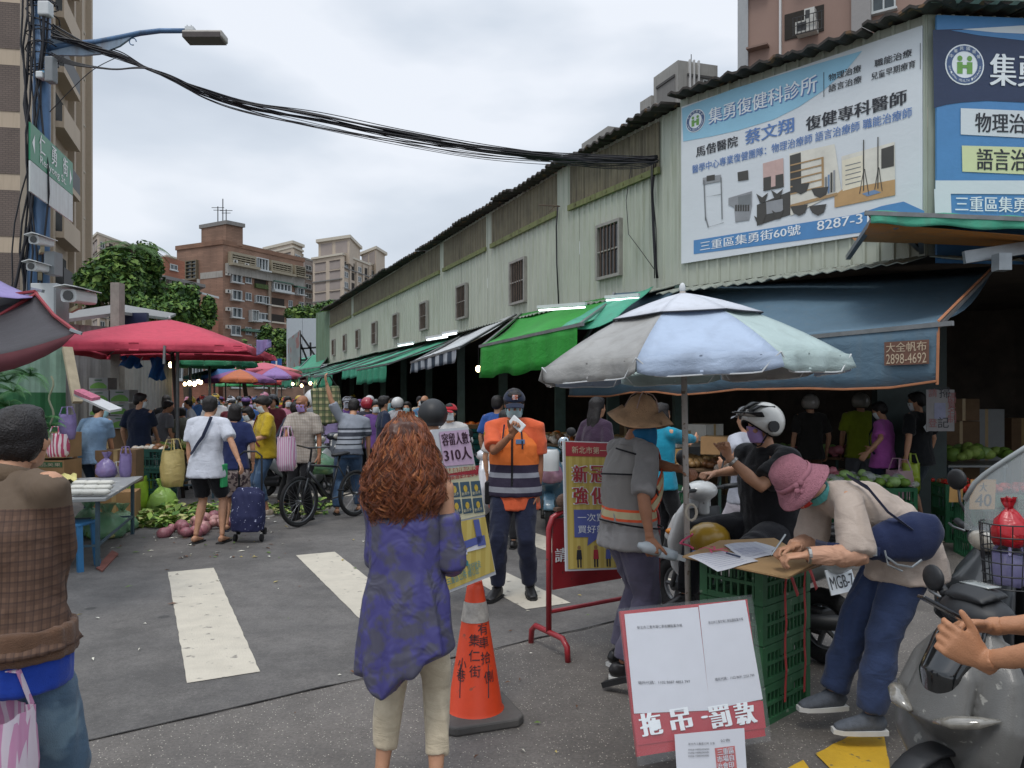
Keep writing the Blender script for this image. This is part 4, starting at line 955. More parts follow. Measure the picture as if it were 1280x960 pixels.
def grey(label, pts, D, z0=8, panels=None, pipes=()):
 """pts: (u, v_top) left, corner, right"""
 (ul, vl), (uc, vc), (ur, vr) = pts; zt_ = zt(vc, D); Dl = (zt_-1.65)*960/(497-vl); Dr = (zt_-1.65)*960/(497-vr)
 a, c, b_ = at2(ul, Dl), at2(uc, D), at2(ur, Dr); t = thing('concrete_building', label, 'building', c); prism_block(t, 'wall', CONC, [a, c, b_, a+b_-c], z0, zt_)
 for i, (A_, B_) in enumerate(((a, c), (c, b_))):
  pn = facade(t, A_, B_); Lw = (B_-A_).length
  if panels and panels[i]:
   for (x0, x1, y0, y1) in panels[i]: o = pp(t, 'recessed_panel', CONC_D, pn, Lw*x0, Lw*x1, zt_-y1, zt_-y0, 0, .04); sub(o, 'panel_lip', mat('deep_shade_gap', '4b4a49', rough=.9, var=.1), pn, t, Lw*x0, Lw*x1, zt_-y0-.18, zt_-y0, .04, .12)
  if i == 1:
   for x in pipes: pp(t, 'drainpipe', mat('pale_pipe', 'c9c8c6', rough=.5, var=.05), pn, Lw*x, Lw*x+.12, 12, zt_+.1, 0, .18)
 return t, pn, Lw, zt_
grey('plain grey concrete block lowest above the market roof', ((727, 180), (760, 157.5), (787, 161)), 60)
t, pn, Lw, z_ = grey('grey concrete tower with white drainpipes and an aerial above the market roof', ((817, 97), (847.5, 75), (897, 82)), 55, panels=[[(.15, .9, .9, 3.4), (.15, .9, 4.4, 6)], [(.22, .85, .9, 2.4)]], pipes=(.26, .48, .36))
window(t, pn, Lw*.62, Lw*.8, z_-2.1, z_-1.2, 2, .1)
p = at2(864, 57); b = MB(); b.bar((p.x, p.y, z_), (p.x, p.y, z_+1.3), .05); b.build('aerial', RAIL, t, world=True)
grey('small grey concrete step left of the tower with drainpipes', ((800, 128), (814, 119), (824, 120)), 58, panels=[[(.15, .9, .8, 3.4)], None])
grey('grey concrete block behind the roof between tower and pink high rise', ((890, 110), (910, 94), (935, 96)), 62)
Q0, Q1, Q2 = at2(922, 42), at2(934, 41.6), at2(1200, 36)
t = thing('high_rise', 'pinkish brown high rise with a grey corner strip behind the billboards', 'building', Q1)
prism_block(t, 'wall', mat('pink_tile', '8e7468', rough=.7, var=.06, scale=.4), [Q1, Q2, Q2+V((6, 14, 0)), Q1+V((6, 14, 0))], 0, 31); prism_block(t, 'corner_strip', mat('grey_tile', 'a3a5a6', rough=.7, var=.05), [Q0, Q1+V((0, -.15, 0)), Q1+V((6, 14, 0)), Q0+V((5, 14, 0))], 0, 31)
pn = facade(t, Q1, Q2)
for k in range(6):
 y0, y1 = pn.pix(985, 50)[1], pn.pix(985, 18)[1]; dy = 3.1*(k-2)
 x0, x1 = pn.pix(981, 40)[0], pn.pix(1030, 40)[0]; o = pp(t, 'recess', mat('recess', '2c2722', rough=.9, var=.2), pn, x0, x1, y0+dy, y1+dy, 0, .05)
 ac(t, pn, x0+.7, y0+dy-.1, 1.0, .6, .7); ac(t, pn, x0+1.1, y0+dy+.55, .5, .6, .5); b = MB()
 for i in range(8): pbox(b, pn, x0+.6+i*.2, x0+.63+i*.2, y0+dy-.2, y0+dy+.7, .75, .78)
 for yy in (-.2, .25, .68): pbox(b, pn, x0+.58, x0+2.05, y0+dy+yy, y0+dy+yy+.03, .75, .79)
 b.build('window_cage', RAIL, t, world=True)
 window(t, pn, pn.pix(1090, 20)[0], pn.pix(1120, 20)[0], y0+dy+.2, y1+dy+.2, 2, .15)
 pp(t, 'sloped_fin', mat('pink_fin', '7d655a', rough=.7, var=.06), pn, pn.pix(936, 40)[0], pn.pix(962, 40)[0], y0+dy-.15, y0+dy-.05, 0, .5)
pp(t, 'pier', mat('pale_pier', '8d8a88', rough=.7, var=.05), pn, pn.pix(1066, 20)[0], pn.pix(1090, 20)[0], 0, 31, 0, .4); pp(t, 'drainpipe', mat('pale_pipe', 'c9c8c6', rough=.5, var=.05), pn, pn.pix(975, 20)[0], pn.pix(977.5, 20)[0], 0, 31, 0, .2)
T0, T1, T2 = at2(-140, 36), at2(25, 37), at2(111, 53.6)
t = thing('apartment_tower', 'cream apartment tower with brown tile panels filling the left edge', 'building', T1)
CREAM = mat('cream_tile', 'b5a48f', rough=.75, var=.05, scale=.4, streak=('9c8c79', .4)); BRN = btile('brown_tile', '6f625a', '5c514b', .3, .1, .06)
prism_block(t, 'wall', CREAM, [T0, T1, T2, T0+(T2-T1)], 0, 34)
pn = facade(t, T0, T1); Lf = (T1-T0).length
for k in range(11):
 zc = zt(62-78*k+78*6-6*0, 37); y0 = zt(62+78*(6-k), 37); 
 if y0 > 31: break
 o = pp(t, 'tile_panel', BRN, pn, Lf*.02, Lf, y0, y0+2.22, 0, .03)
pn = facade(t, T1, T2); Ls = (T2-T1).length; X_ = lambda u: pn.pix(u, 200)[0]
for k in range(12):
 y = zt(48+64*(7-k), 46)
 if y > 33: break
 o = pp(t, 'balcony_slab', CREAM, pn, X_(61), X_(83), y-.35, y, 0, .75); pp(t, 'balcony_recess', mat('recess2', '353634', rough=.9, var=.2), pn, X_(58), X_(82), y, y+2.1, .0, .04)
 if k % 2 == 0: pp(t, 'balcony_rail', RAIL, pn, X_(61), X_(83), y+.02, y+1.1, .70, .74)
 else: pp(t, 'balcony_parapet', CREAM, pn, X_(61), X_(83), y, y+.9, .66, .75)
 window(t, pn, X_(97.5), X_(101), y-.4, y+.9, 1, .15, fm=TRIMC)
 if k in (5, 7):
  for i in range(5): ivy = None
for u in (52, 59, 86, 96, 108): pp(t, 'pier', mat('cream_pier', 'a99a87', rough=.75, var=.05), pn, X_(u)-.25, min(Ls, X_(u)+.25), 0, 34, 0, .35)
for z in (2.3, 3.9): pp(t, 'shop_window_band', PANE, pn, X_(62), X_(110), z, z+1.1, 0, .1)
LEAFM = [mat('foliage', c, rough=.7, var=.3, scale=3, spec=.3) for c in ('4a6a30', '3c5a2e', '67803c', '324a2c')]
BARK = mat('bark', '55473a', rough=.9, var=.3, bump=.6, bscale=12)
def tree(label, c, r, n, cat='tree', name='tree', trunk=True, lsz=.3, mats=None, seed=1, clumps=None):
 """c = crown centre (world), r = crown radii"""
 c = V(c); rr = random.Random(seed); t = thing(name, label, cat, (c.x, c.y, 0)); base = V((c.x, c.y, 0))
 cl = []
 for i in range(clumps or 16):
  a = rr.uniform(0, 6.28); e_ = math.acos(rr.uniform(-.7, 1)); k = rr.uniform(.45, .95)
  cl.append((c+V((r[0]*sin(e_)*cos(a), r[1]*sin(e_)*sin(a), r[2]*cos(e_)))*k, rr.uniform(.25, .48)))
 if trunk:
  mb = MB(); fork = V((c.x, c.y, c.z-r[2]*.6)); mb.tube([base, lerp(base, fork, .5)+V((rr.uniform(-.2, .2), 0, 0)), fork], [.05*r[2]+.08, .04*r[2]+.06, .03*r[2]+.05], 8)
  mb.build('trunk', BARK, t, world=True)
  for q, _ in cl[:9]: b = MB(); b.tube([fork, lerp(fork, q, .5)+V((0, 0, .1)), q], [.022*r[2]+.04, .02*r[2], .02], 6); b.build('limb', BARK, t, world=True)
 mb = MB()
 for i in range(n):
  q, k = cl[rr.randrange(len(cl))]; d = V((rr.gauss(0, 1), rr.gauss(0, 1), rr.gauss(0, 1))).normalized()*(rr.random()**.4)
  p = q + V((d.x*r[0], d.y*r[1], d.z*r[2]*.85))*k; s_ = lsz*rr.uniform(.6, 1.3); nrm = (d+V((rr.gauss(0, .6), rr.gauss(0, .6), rr.gauss(.6, .6)))).normalized(); F = frame(nrm)
  a = rr.uniform(0, 6.28); x = F @ V((cos(a), sin(a), 0)); y = F @ V((-sin(a), cos(a), 0)); mb.m = rr.choice((0, 0, 1, 2, 2, 3))
  mb.poly([p-x*s_*.5, p-y*s_*.28+x*.05*s_, p+x*s_*.55, p+y*s_*.28])
 o = mb.build('crown', mats or LEAFM, t, world=True); o['kind'] = 'stuff'; return t
tree('bushy broad green tree left of the palm, beyond the grey shed', P(143, 368, 40), (1.9, 2.0, 2.3), 8000, seed=2, lsz=.34)
tree('round green tree just right of the palm above the shed roof', P(172, 350, 43), (1.6, 1.6, 2.1), 6000, seed=5, lsz=.34)
tree('lighter green tree between the palm and the orange house', P(205, 390, 38), (1.4, 1.4, 1.1), 4500, seed=8, lsz=.28)
tree('pointed dark green tree in front of the orange tiled house', P(236, 385, 39), (1.15, 1.2, 1.8), 5500, seed=9, lsz=.28)
tree('green tree above the white hoarding at the end of the market', P(398, 402, 75), (3.6, 3, 2.6), 6500, seed=12, lsz=.5)
tree('dark street tree below the brick block, left of the white hoarding', P(345, 432, 70), (1.8, 1.8, 2.2), 3500, seed=14, lsz=.45)
tree('low tree at street end behind the distant parasols', P(335, 462, 60), (2.6, 1.5, 1.0), 3500, seed=15, lsz=.4)
tree('small young tree beside the crimson canopy corner', P(303, 448, 30), (.35, .35, .75), 900, seed=16, lsz=.18)
t = thing('palm_tree', 'tall palm rising above the trees behind the grey shed', 'palm', (P(166, 320, 41).x, 41, 0)); pc = P(166, 312, 41)
b = MB(); b.tube([(pc.x, 41, 0), (pc.x+.1, 41, 5), pc], [.22, .17, .13], 8); b.build('trunk', BARK, t, world=True)
def frond(par, base, d, ln, droop, wid, m, n=14, name='frond', world=True):
 d = V(d).normalized(); mb = MB(); side = d.cross(V((0, 0, 1))).normalized(); p = V(base); v = V(d); pts = [p.copy()]
 for i in range(n): v = (v + V((0, 0, -droop/n))).normalized(); p = p + v*ln/n; pts.append(p.copy())
 for i in range(1, n+1):
  w = wid*math.sin(pi*min(1, i/n*.9+.12)); dn = (pts[i]-pts[i-1]).normalized()
  for s_ in (-1, 1):
   for k in (0, .5):
    q = lerp(pts[i-1], pts[i], k); tip = q + side*s_*w + dn*w*.5 - V((0, 0, w*.35)); mb.poly([q, q+dn*ln/n*.3, tip, ])
 mb.tube(pts, [.012*ln*(1-i/(n+1)) + .002 for i in range(n+1)], 4); return mb.build(name, m, par, world=world)
PALM = mat('palm_leaf', '4a6b34', rough=.6, var=.3, scale=3)
for i in range(15): a = i*2.4; frond(t, pc, (cos(a), sin(a)*.9, .75-.05*(i % 7)), 2.4, 1.7, .42, PALM)
STEELB = mat('pole_blue_steel', '4c6a8c', rough=.45, var=.2, scale=3, metal=.3, streak=('3a3f48', .7)); CABLE = mat('cable_black', '15151c', rough=.5, var=.2)
GALV = mat('galvanised', '9aa0a3', rough=.4, metal=.6, var=.15); PLW = mat('plastic_white', 'c9cccc', rough=.4, var=.06); PLG = mat('plastic_grey', '7d8183', rough=.5, var=.1)
px, py = P(54, 200, 11).x, 11.0
t = thing('street_lamp', 'blue steel street lamp pole wrapped in black cables at the left of the street', 'street lamp', (px, py, 0))
b = MB(); b.tube([(px-.07, py, 0), (px-.07, py, 3.4), (px-.03, py, 5), (px, py, 8.2)], [.16, .145, .12, .10], 14); b.build('pole', STEELB, t, smooth=True, world=True)
arm = [P(58, 62, 11), P(90, 55, 11), P(120, 53, 11), P(150, 47, 11), P(175, 41.5, 11), P(200, 38.5, 11), P(236, 38.5, 11)]
b = MB(); b.tube(arm, [.05, .045, .043, .04, .038, .036, .034], 10); b.build('arm', STEELB, t, smooth=True, world=True)
b = MB(); pl = [(58, 48), (100, 53), (165, 47), (150, 58), (125, 68), (104, 70), (62, 69)]; q = [P(u, v, 11) for u, v in pl]; b.poly([p+V((0, -.02, 0)) for p in q]); b.poly([p+V((0, .02, 0)) for p in reversed(q)])
for i in range(len(q)): a, c = q[i], q[(i+1) % len(q)]; b.poly([a+V((0, -.02, 0)), a+V((0, .02, 0)), c+V((0, .02, 0)), c+V((0, -.02, 0))])
b.build('bracket_plate', mat('bracket', '7d8fa0', rough=.5, var=.2, streak=('5c4a42', .5)), t, world=True)
b = MB(); b.tube([P(166, 52, 11)+V((.05*cos(a*.5)-.0, 0, .05*sin(a*.5))) for a in range(11)], .008, 6); b.build('scroll', STEELB, t, world=True)
b = MB(); lc = P(256.5, 46.5, 11); b.box(lc, (.57, .26, .10)); o = b.build('lamp_head', mat('lamp_shell', 'a9a49c', rough=.4, var=.1), t, world=True, bevel=.02)
b = MB(); b.box(lc+V((0, -.02, -.03)), (.53, .27, .07)); b.build('led_panel', mat('led_panel', '4c4440', rough=.3, var=.15), t, world=True)
b = MB(); b.box(P(238, 37, 11), (.12, .1, .05)); b.box(P(234, 33.5, 11), (.015, .015, .05)); b.box(P(239, 33.5, 11), (.015, .015, .05)); b.build('mount', PLW, t, world=True)
rr = random.Random(5)
for k in range(9):   # cables running down the pole
 b = MB(); pts = []; x0 = px+rr.uniform(-.16, .14); y0 = py-rr.uniform(.1, .18)
 for i in range(14): z = 7.9-i*.42; pts.append((x0+.05*sin(i*.9+k)+.03*rr.uniform(-1, 1)-(.10*max(0, (i-6))*(k % 3 == 0)*.6), y0+.02*rr.uniform(-1, 1), z))
 b.tube(pts, rr.choice((.010, .014, .02)), 6); b.build('cable', CABLE, t, smooth=True, world=True)
for k in range(14):
 a0 = V((px, py, rr.uniform(6.3, 7.4))); b = MB(); r_ = rr.uniform(.14, .24); tl = rr.uniform(-.4, .4)
 b.tube([a0+V((r_*cos(q*.7), r_*.8*sin(q*.7), tl*.3*sin(q*.7+k)+rr.uniform(-.02, .02))) for q in range(10)], .009, 5); b.build('cable_loop', CABLE, t, smooth=True, world=True)
for (u, v, w_, h_) in ((57, 12, .16, .2), (64, 88, .12, .36), (52, 95, .1, .1)):
 b = MB(); b.box(P(u, v, 10.85), (w_, .14, h_)); b.build('junction_box', PLG if u > 60 else PLW, t, world=True, bevel=.02)
b = MB(); b.box(P(51.5, 93, 10.84), (.1, .02, .1)); b.build('number_plate', mat('plate_blue', '5b8fae', rough=.4), t, world=True)
for (u, v, lab) in ((53, 305, 'white hooded camera high on the blue lamp pole'), (50, 338, 'second white camera below the hooded one on the blue lamp pole'), (100, 375, 'boxy white camera housing above the grey shed roof')):
 c = thing('security_camera', lab, 'camera', P(u, v, 10.6)); b = MB(); s_ = 1 if u < 90 else 1.5
 b.tube([P(u, v, 10.6)+V((-.02, -.16*s_, .03)), P(u, v, 10.6)+V((0, .16*s_, .05))], [(.075*s_, .06*s_)]*2, 12, side=(1, 0, 0), sq=4); b.build('housing', PLW, c, world=True)
 b = MB(); b.slab(lambda a, q: P(u, v, 10.6)+V(((a-.5)*.21*s_, lerp(-.24, .18, q)*s_, .105*s_-.06*abs(a-.5))), 6, 2, V((0, 0, .012))); b.build('hood', PLW, c, world=True)
 b = MB(); b.tube([P(u, v, 10.6)+V((-.02, -.165*s_, .03)), P(u, v, 10.6)+V((-.02, -.175*s_, .03))], .045*s_, 12); b.build('lens', GLASS_D, c, world=True)
 b = MB(); b.bar(P(u, v, 10.6)+V((0, 0, -.02)), P(u, v+8, 10.7), .05); b.bar(P(u, v+8, 10.7), V((px-.05, py, P(u, v+8, 10.7).z)) if u < 90 else P(u-12, v+14, 10.9), .05); b.build('bracket', mat('cam_bracket', 'a89c80', rough=.5, var=.1), c, world=True)
b = thing('control_cabinet', 'white street control cabinet below the pole cameras', 'cabinet', P(63, 395, 10.7)); q = MB(); q.box(P(62, 383, 10.9), (.36, .3, .62)); q.build('cabinet_body', PLW, b, world=True, bevel=.01); q = MB(); q.box(P(77, 386, 10.8), (.03, .32, .6)); q.build('door_edge', PLG, b, world=True); q = MB(); q.box(P(67, 330, 10.8), (.14, .2, .32)); q.build('meter_box', PLG, b, world=True)
q = MB(); q.bar(P(60, 400, 10.95), P(60, 500, 10.95), .08); q.build('post', PLG, b, world=True)
s1, s2 = P(38, 199.5, 10.2), P(91, 240.5, 12.0); s2.z = s1.z
t = thing('street_sign', 'green and white street name sign with two arrows on the lamp pole', 'street sign', s1); pn = Panel(s1, s2-s1, (0, 0, 1), t); Ls = (s2-s1).length
SG = mat('sign_green', '1f7d55', rough=.35, var=.06); SW_ = mat('sign_white', 'c6ccca', rough=.4, var=.08, streak=('9a9c94', .5))
o = pp(t, 'sign_plate', SG, pn, 0, Ls, 0, .5, -.02, 0); o = pp(t, 'blank_plate', SW_, pn, 0, Ls, -.42, -.01, -.02, 0)
IW = mat('sign_ink', 'e8ecea', rough=.4, var=0)
pn.sheet('arrow', [(.06, .25), (.16, .12), (.16, .38)], IW); pn.sheet('arrow', [(Ls-.06, .25), (Ls-.16, .38), (Ls-.16, .12)], IW)
for ch, x in (('仁', .34), ('勇', .84), ('街', 1.36)): pn.text(ch, x, .2, x+.22, .46, IW, bold=.02)
pn.text('Renyong St.', .36, .03, Ls-.36, .17, IW)
t = thing('overhead_cables', 'thick black bundle of sagging cables from the pole to the market hall', 'cables', P(70, 60, 11))
end = P(822, 199, 11.75)
def cab(path, r, name='cable'):
 b = MB(); pts = []
 for i in range(len(path)-1):
  p0_, p1_, p2_, p3_ = path[max(i-1, 0)], path[i], path[i+1], path[min(i+2, len(path)-1)]
  for k in range(6):
   x = k/6; pts.append(.5*((2*p1_)+(p2_-p0_)*x+(2*p0_-5*p1_+4*p2_-p3_)*x*x+(3*p1_-p0_-3*p2_+p3_)*x**3))
 pts.append(path[-1]); b.tube(pts, r, 5); return b.build(name, CABLE, t, smooth=True, world=True)
base = [(66, 42), (110, 58), (150, 70), (180, 84), (215, 98), (255, 116), (310, 133), (400, 151), (500, 171), (600, 188), (700, 198), (770, 200), (822, 199)]
for k in range(20):
 ph_ = rr.uniform(0, 6.28); am = rr.uniform(.4, 6.5); pts = []; sag = rr.choice((0, -4, -7, 4, 8, 11)) if k > 5 else 0
 for i, (u, v) in enumerate(base):
  f = i/(len(base)-1); D = lerp(10.9, 11.75, f); spread = 1.4 if 3 <= i else 2.5
  v2 = v + am*sin(ph_+i*.8)*(.35 if i in (3, 4) else .9) + sag*sin(pi*max(0, (f-.28)/.72)) + (rr.uniform(-8, 8) if i == 0 else 0)
  pts.append(P(u, v2, D)+V((0, rr.uniform(-.05, .05), 0)))
 cab(pts, rr.choice((.005, .007, .009, .013)))
for k in range(5): cab([P(64, 66+k*2, 10.9), P(95, 78+k, 10.9), P(140, 86+k*.8-k*k*.2, 11), P(172, 84+k*.3, 11), P(190, 86, 11)], .009)
cab([P(62, 140, 10.9), P(110, 92, 10.9), P(145, 72, 11)], .006); 
for k in range(3): cab([P(640, 190+k*2, 11.6), P(740, 205+k*2, 11.7), P(800, 206+k*2, 11.7), P(824, 200, 11.7)], .008)
t = thing('wall_cables', 'black cables running down the green hall wall beside the billboard', 'cables', P(822, 200, 11.8))
for k in range(5):
 b = MB(); b.tube([pB.at(pB.pix(u+rr.uniform(-1.5, 1.5), 300)[0], P(u, v, 11.9).z, .06+.01*k) for u, v in ((822, 200), (821, 240), (823, 285), (824, 330), (826, 348))], .009, 5); b.build('cable', CABLE, t, smooth=True, world=True)
b = MB(); b.tube([pB.at(pB.pix(u, 300)[0], P(u, v, 12.1).z, .07) for u, v in ((793, 200), (787, 240), (790, 285), (805, 310), (822, 338))], .006, 5); b.build('cable', CABLE, t, smooth=True, world=True)
b = MB(); b.tube([pA.at(pA.pix(u, 300)[0], z, .07) for u, z in ((701.5, 5.3), (699.5, 4.9), (700, 4.2), (702.5, 3.4))], .014, 5); b.build('cable', CABLE, t, smooth=True, world=True)
b = MB(); p = P(700, 258, 14.4); b.tube([p, p+V((-.4, -.1, .0))], .012, 5); b.tube([p+V((-.1, 0, 0)), p+V((-.2, -.1, -.12))], .008, 5); b.build('bracket', RUSTY, t, world=True)
def tarp(c, name='tarpaulin', **k): return mat(name, c, **{**dict(rough=.6, var=.10, scale=1.6, wr=.5, bump=.15, bscale=120, spec=.3, streak=(k.pop('st', '5a6a60'), .35)), **k})
TEAL = tarp('4aa083'); TEAL2 = tarp('3a9070'); BGRN = tarp('2f8f35', st='2a6d30'); BLUET = tarp('587080', st='6a757a'); WHT = tarp('b9bcbd', st='8a8a86'); ORNG = tarp('a86f35'); STEEL = mat('frame_steel', '7b7d7d', rough=.4, metal=.5, var=.2)
def stripe_mat(name, c1, c2, freq, axis=0):
 def fn(t, co, b):
  l = t.links.new; sp = t.nodes.new('ShaderNodeSeparateXYZ'); l(co.outputs['UV'] if False else co.outputs['Object'], sp.inputs[0])
  ml = t.nodes.new('ShaderNodeMath'); ml.operation = 'MULTIPLY'; ml.inputs[1].default_value = freq; l(sp.outputs[axis], ml.inputs[0])
  fr = t.nodes.new('ShaderNodeMath'); fr.operation = 'FRACT'; l(ml.outputs[0], fr.inputs[0]); gt = t.nodes.new('ShaderNodeMath'); gt.operation = 'GREATER_THAN'; gt.inputs[1].default_value = .5; l(fr.outputs[0], gt.inputs[0])
  x = t.nodes.new('ShaderNodeMix'); x.data_type = 'RGBA'; l(gt.outputs[0], x.inputs[0]); x.inputs[6].default_value = (*srgb(c1), 1); x.inputs[7].default_value = (*srgb(c2), 1); l(x.outputs[2], b.inputs['Base Color'])
 return custom(name, fn)
def awning(label, bl, br, fr, fl, val, m, mv=None, hem=None, sag=.06, side=True, cat='awning', nu=14, nv=8, vw=.03):
 bl, br, fr, fl = map(V, (bl, br, fr, fl)); t = thing('awning', label, cat, fl)
 S = lambda a, c: lerp(lerp(bl, br, a), lerp(fl, fr, a), c) + V((0, 0, -sag*sin(pi*c)*(1+.5*sin(a*9)) + .012*sin(a*26)*c))
 mb = MB(); mb.slab(S, nu, nv, V((0, 0, -.006))); mb.build('roof_cloth', m, t, smooth=True, world=True)
 d = (fr-fl).normalized(); n = V((d.y, -d.x, 0)); n = -n if n.dot(V((-fl.x, -fl.y, 0))) < 0 else n
 mb = MB(); mb.slab(lambda a, c: S(a, 1)+n*(.01+vw*sin(a*31+c)*c)+V((0, 0, -val*c*(1+.04*sin(a*17)))), nu*2, 4, n*-.005); mb.build('valance', mv or m, t, smooth=True, world=True)
 if hem:
  mb = MB(); mb.tube([S(a/12, 1)+n*(.016+vw*sin(a/12*31+1))+V((0, 0, -val*(1+.04*sin(a/12*17)))) for a in range(13)], .012, 5); mb.build('hem', hem, t, world=True)
  mb = MB(); mb.tube([br+V((0, 0, .01)), fr+V((0, 0, .01)), fr+V((0, 0, -val))+n*.02], .012, 5); mb.build('hem', hem, t, world=True)
 mb = MB(); mb.bar(fl+V((0, 0, -.02))-d*.05, fr+V((0, 0, -.02))+d*.12, .04); mb.bar(bl, fl+V((0, 0, -.03)), .035); mb.bar(br+V((0, 0, -.02)), fr+V((0, 0, -.03)), .035); mb.build('frame', STEEL, t, world=True); return t
nn_ = V((-.921, -.389, 0))
def WA(t_): return V((.916-.422*t_, 14.65+t_, 0))
specs = [(4.7, 7.1, TEAL2, 'teal green awning next beyond the grey striped one'), (7.3, 9.6, TEAL, 'lighter teal awning with an orange seam, second beyond the striped one'), (9.9, 12.4, TEAL2, 'teal awning in the middle of the row, third beyond the striped one'),
   (12.7, 15.6, TEAL, 'sea green awning, fourth beyond the grey striped one'), (16, 19.5, TEAL, 'pale teal awning near the far end of the hall'), (19.8, 24, TEAL2, 'farthest green awning on the hall wall')]
for i, (a, c, m, lab) in enumerate(specs):
 o_ = (2.2, 2.1, 2.5, 2.2, 2.6, 2.3)[i]; zf = (2.42, 2.5, 2.36, 2.45, 2.4, 2.45)[i]
 awning(lab, WA(c)+nn_*.1+V((0, 0, 3.25)), WA(a)+nn_*.1+V((0, 0, 3.25)), WA(a-.3)+nn_*o_+V((0, 0, zf+.04)), WA(c)+nn_*(o_+.1)+V((0, 0, zf)), (.42, .3, .42, .3, .35, .3)[i], m)
sm = stripe_mat('striped_cloth', '2e3a48', 'a8adb2', 5.2, 0)
awning('grey and navy striped awning between the green ones', P(587, 414, 19.2), P(645, 392, 15.6), P(571, 434, 12.9), P(514.5, 452, 16), .24, WHT, sm)
awning('bright green awning nearest the blue one', P(652, 392, 15.8), P(772, 369, 12.4), P(722, 404.5, 9.0), P(601.5, 431, 11.6), .50, BGRN, BGRN, sag=.1)
b = thing('awning', 'small teal tarpaulin flap between the bright green and blue awnings', 'awning', P(760, 385, 10.5)); mb = MB(); q = [P(690, 420, 9.6), P(735, 386, 11.5), P(817, 356, 11.6), P(770, 400, 9.4)]
mb.slab(lambda a, c: lerp(lerp(q[0], q[1], c), lerp(q[3], q[2], c), a)+V((0, 0, .03*sin(a*7+c*5))), 8, 8, V((0, 0, -.006))); mb.build('roof_cloth', TEAL, b, smooth=True, world=True)
t = awning('big slate blue awning with orange hems over the vegetable stalls', V((1.6, 12.0, 3.28)), V((5.75, 9.15, 3.22)), V((3.62, 6.52, 2.29)), V((.83, 10.9, 2.2)), .53, BLUET, BLUET, hem=mat('orange_hem', 'a86f4c', rough=.7), sag=.12, nu=20, vw=.02)
pn = Panel(V((3.62, 6.52, 1.77)), V((3.62, 6.52, 0))-V((.83, 10.9, 0)), (0, 0, 1), t)
x0, y1 = pn.pix(1109, 428); x1, y0 = pn.pix(1165, 455); PM = mat('label_brown', '6b4a3c', rough=.6, var=.15); LM = mat('label_cream', 'b8a58c', rough=.6, var=.1)
n_ = pn.n; pn.rect('label_patch', x0, y0, x1, y1, PM, .045); pn.text('大全帆布', x0+.02, (y0+y1)/2+.01, x1-.02, y1-.01, LM, .05, .01); pn.text('2898-4692', x0+.02, y0+.012, x1-.02, (y0+y1)/2-.005, LM, .05, .01)
awning('grey tarpaulin with an orange edge at the far right', V((6.0, 9.0, 3.25)), V((8.5, 9.0, 3.25)), V((7.4, 6.2, 2.55)), V((4.95, 7.0, 2.55)), .05, tarp('75797b', st='5c5c58'), hem=mat('orange_hem', 'a86f4c', rough=.7))
t = awning('green topped canopy with orange lining above the blue awning', P(1100, 285, 9.2), P(1420, 290, 9.3), P(1420, 277, 6.9), P(1088, 264, 7.3), .12, TEAL, TEAL, sag=.02, vw=.015)
mb = MB(); q = [P(1065, 293, 9.1), P(1420, 298, 9.2), P(1420, 300, 6.95), P(1087, 273, 7.35)]; q = [p+V((0, 0, -.04)) for p in q]
mb.slab(lambda a, c: lerp(lerp(q[0], q[1], a), lerp(q[3], q[2], a), c)+V((0, 0, -.10*sin(pi*c))), 8, 6, V((0, 0, -.005))); mb.build('lining', ORNG, t, smooth=True, world=True)
for a, c in (((1092, 275, 7.4), (1060, 322, 8.8)), ((1150, 282, 7.4), (1152, 315, 8.8)), ((1120, 282, 7.4), (1150, 312, 8.8)), ((1210, 325, 8.6), (1290, 310, 7.6))): mb = MB(); mb.bar(P(*a), P(*c), .05); mb.build('strut', STEEL, t, world=True)
mb = MB(); mb.bar(P(1205, 322, 7.5), P(1300, 307, 7.4), .06, .12); mb.box(P(1252, 328, 7.3), (.12, .12, .16)); mb.build('rolled_arm', GALV, t, world=True)
far = [(352, 376, 463, 46, TEAL, 'low green awning right of the distant pink parasol'), (372, 400, 458, 40, TEAL2, 'green awning at the corner end of the hall')]
for (u0, u1, v, D, m, lab) in far: awning(lab, P(u0+18, v-14, D+4), P(u1+14, v-18, D), P(u1, v, D-4), P(u0, v+4, D+1), .25, m)
TUBE = mat('tube_light', 'f2fbff', rough=.3, var=0, emit=2.2)
for (u, v, D, ln, lab) in ((702, 386, 10.6, .36, 'fluorescent tube over the bright green awning'), (778, 374, 10.9, .25, 'short fluorescent tube beside the teal flap'), (546, 423, 16, .5, 'fluorescent tube over the striped awning'), (562, 418, 15.3, .3, 'second tube right of the one over the striped awning'), (507, 431, 20, .5, 'fluorescent tube over the teal awning beyond the striped one')):
 p = P(u, v, D); b = MB(); d = V((.35, -.6, 0)).normalized()*ln if D > 12 else V((.8, -.5, .0)).normalized()*ln
 b.tube([p-d, p+d], .013 if D < 12 else .018, 8); t = thing('tube_light', lab, 'light', p); b.build('tube', TUBE, t, world=True); b = MB(); b.bar(p-d*1.05+V((0, .03, .05)), p+d*1.05+V((0, .03, .05)), .06, .04); b.build('fitting', PLW, t, world=True)
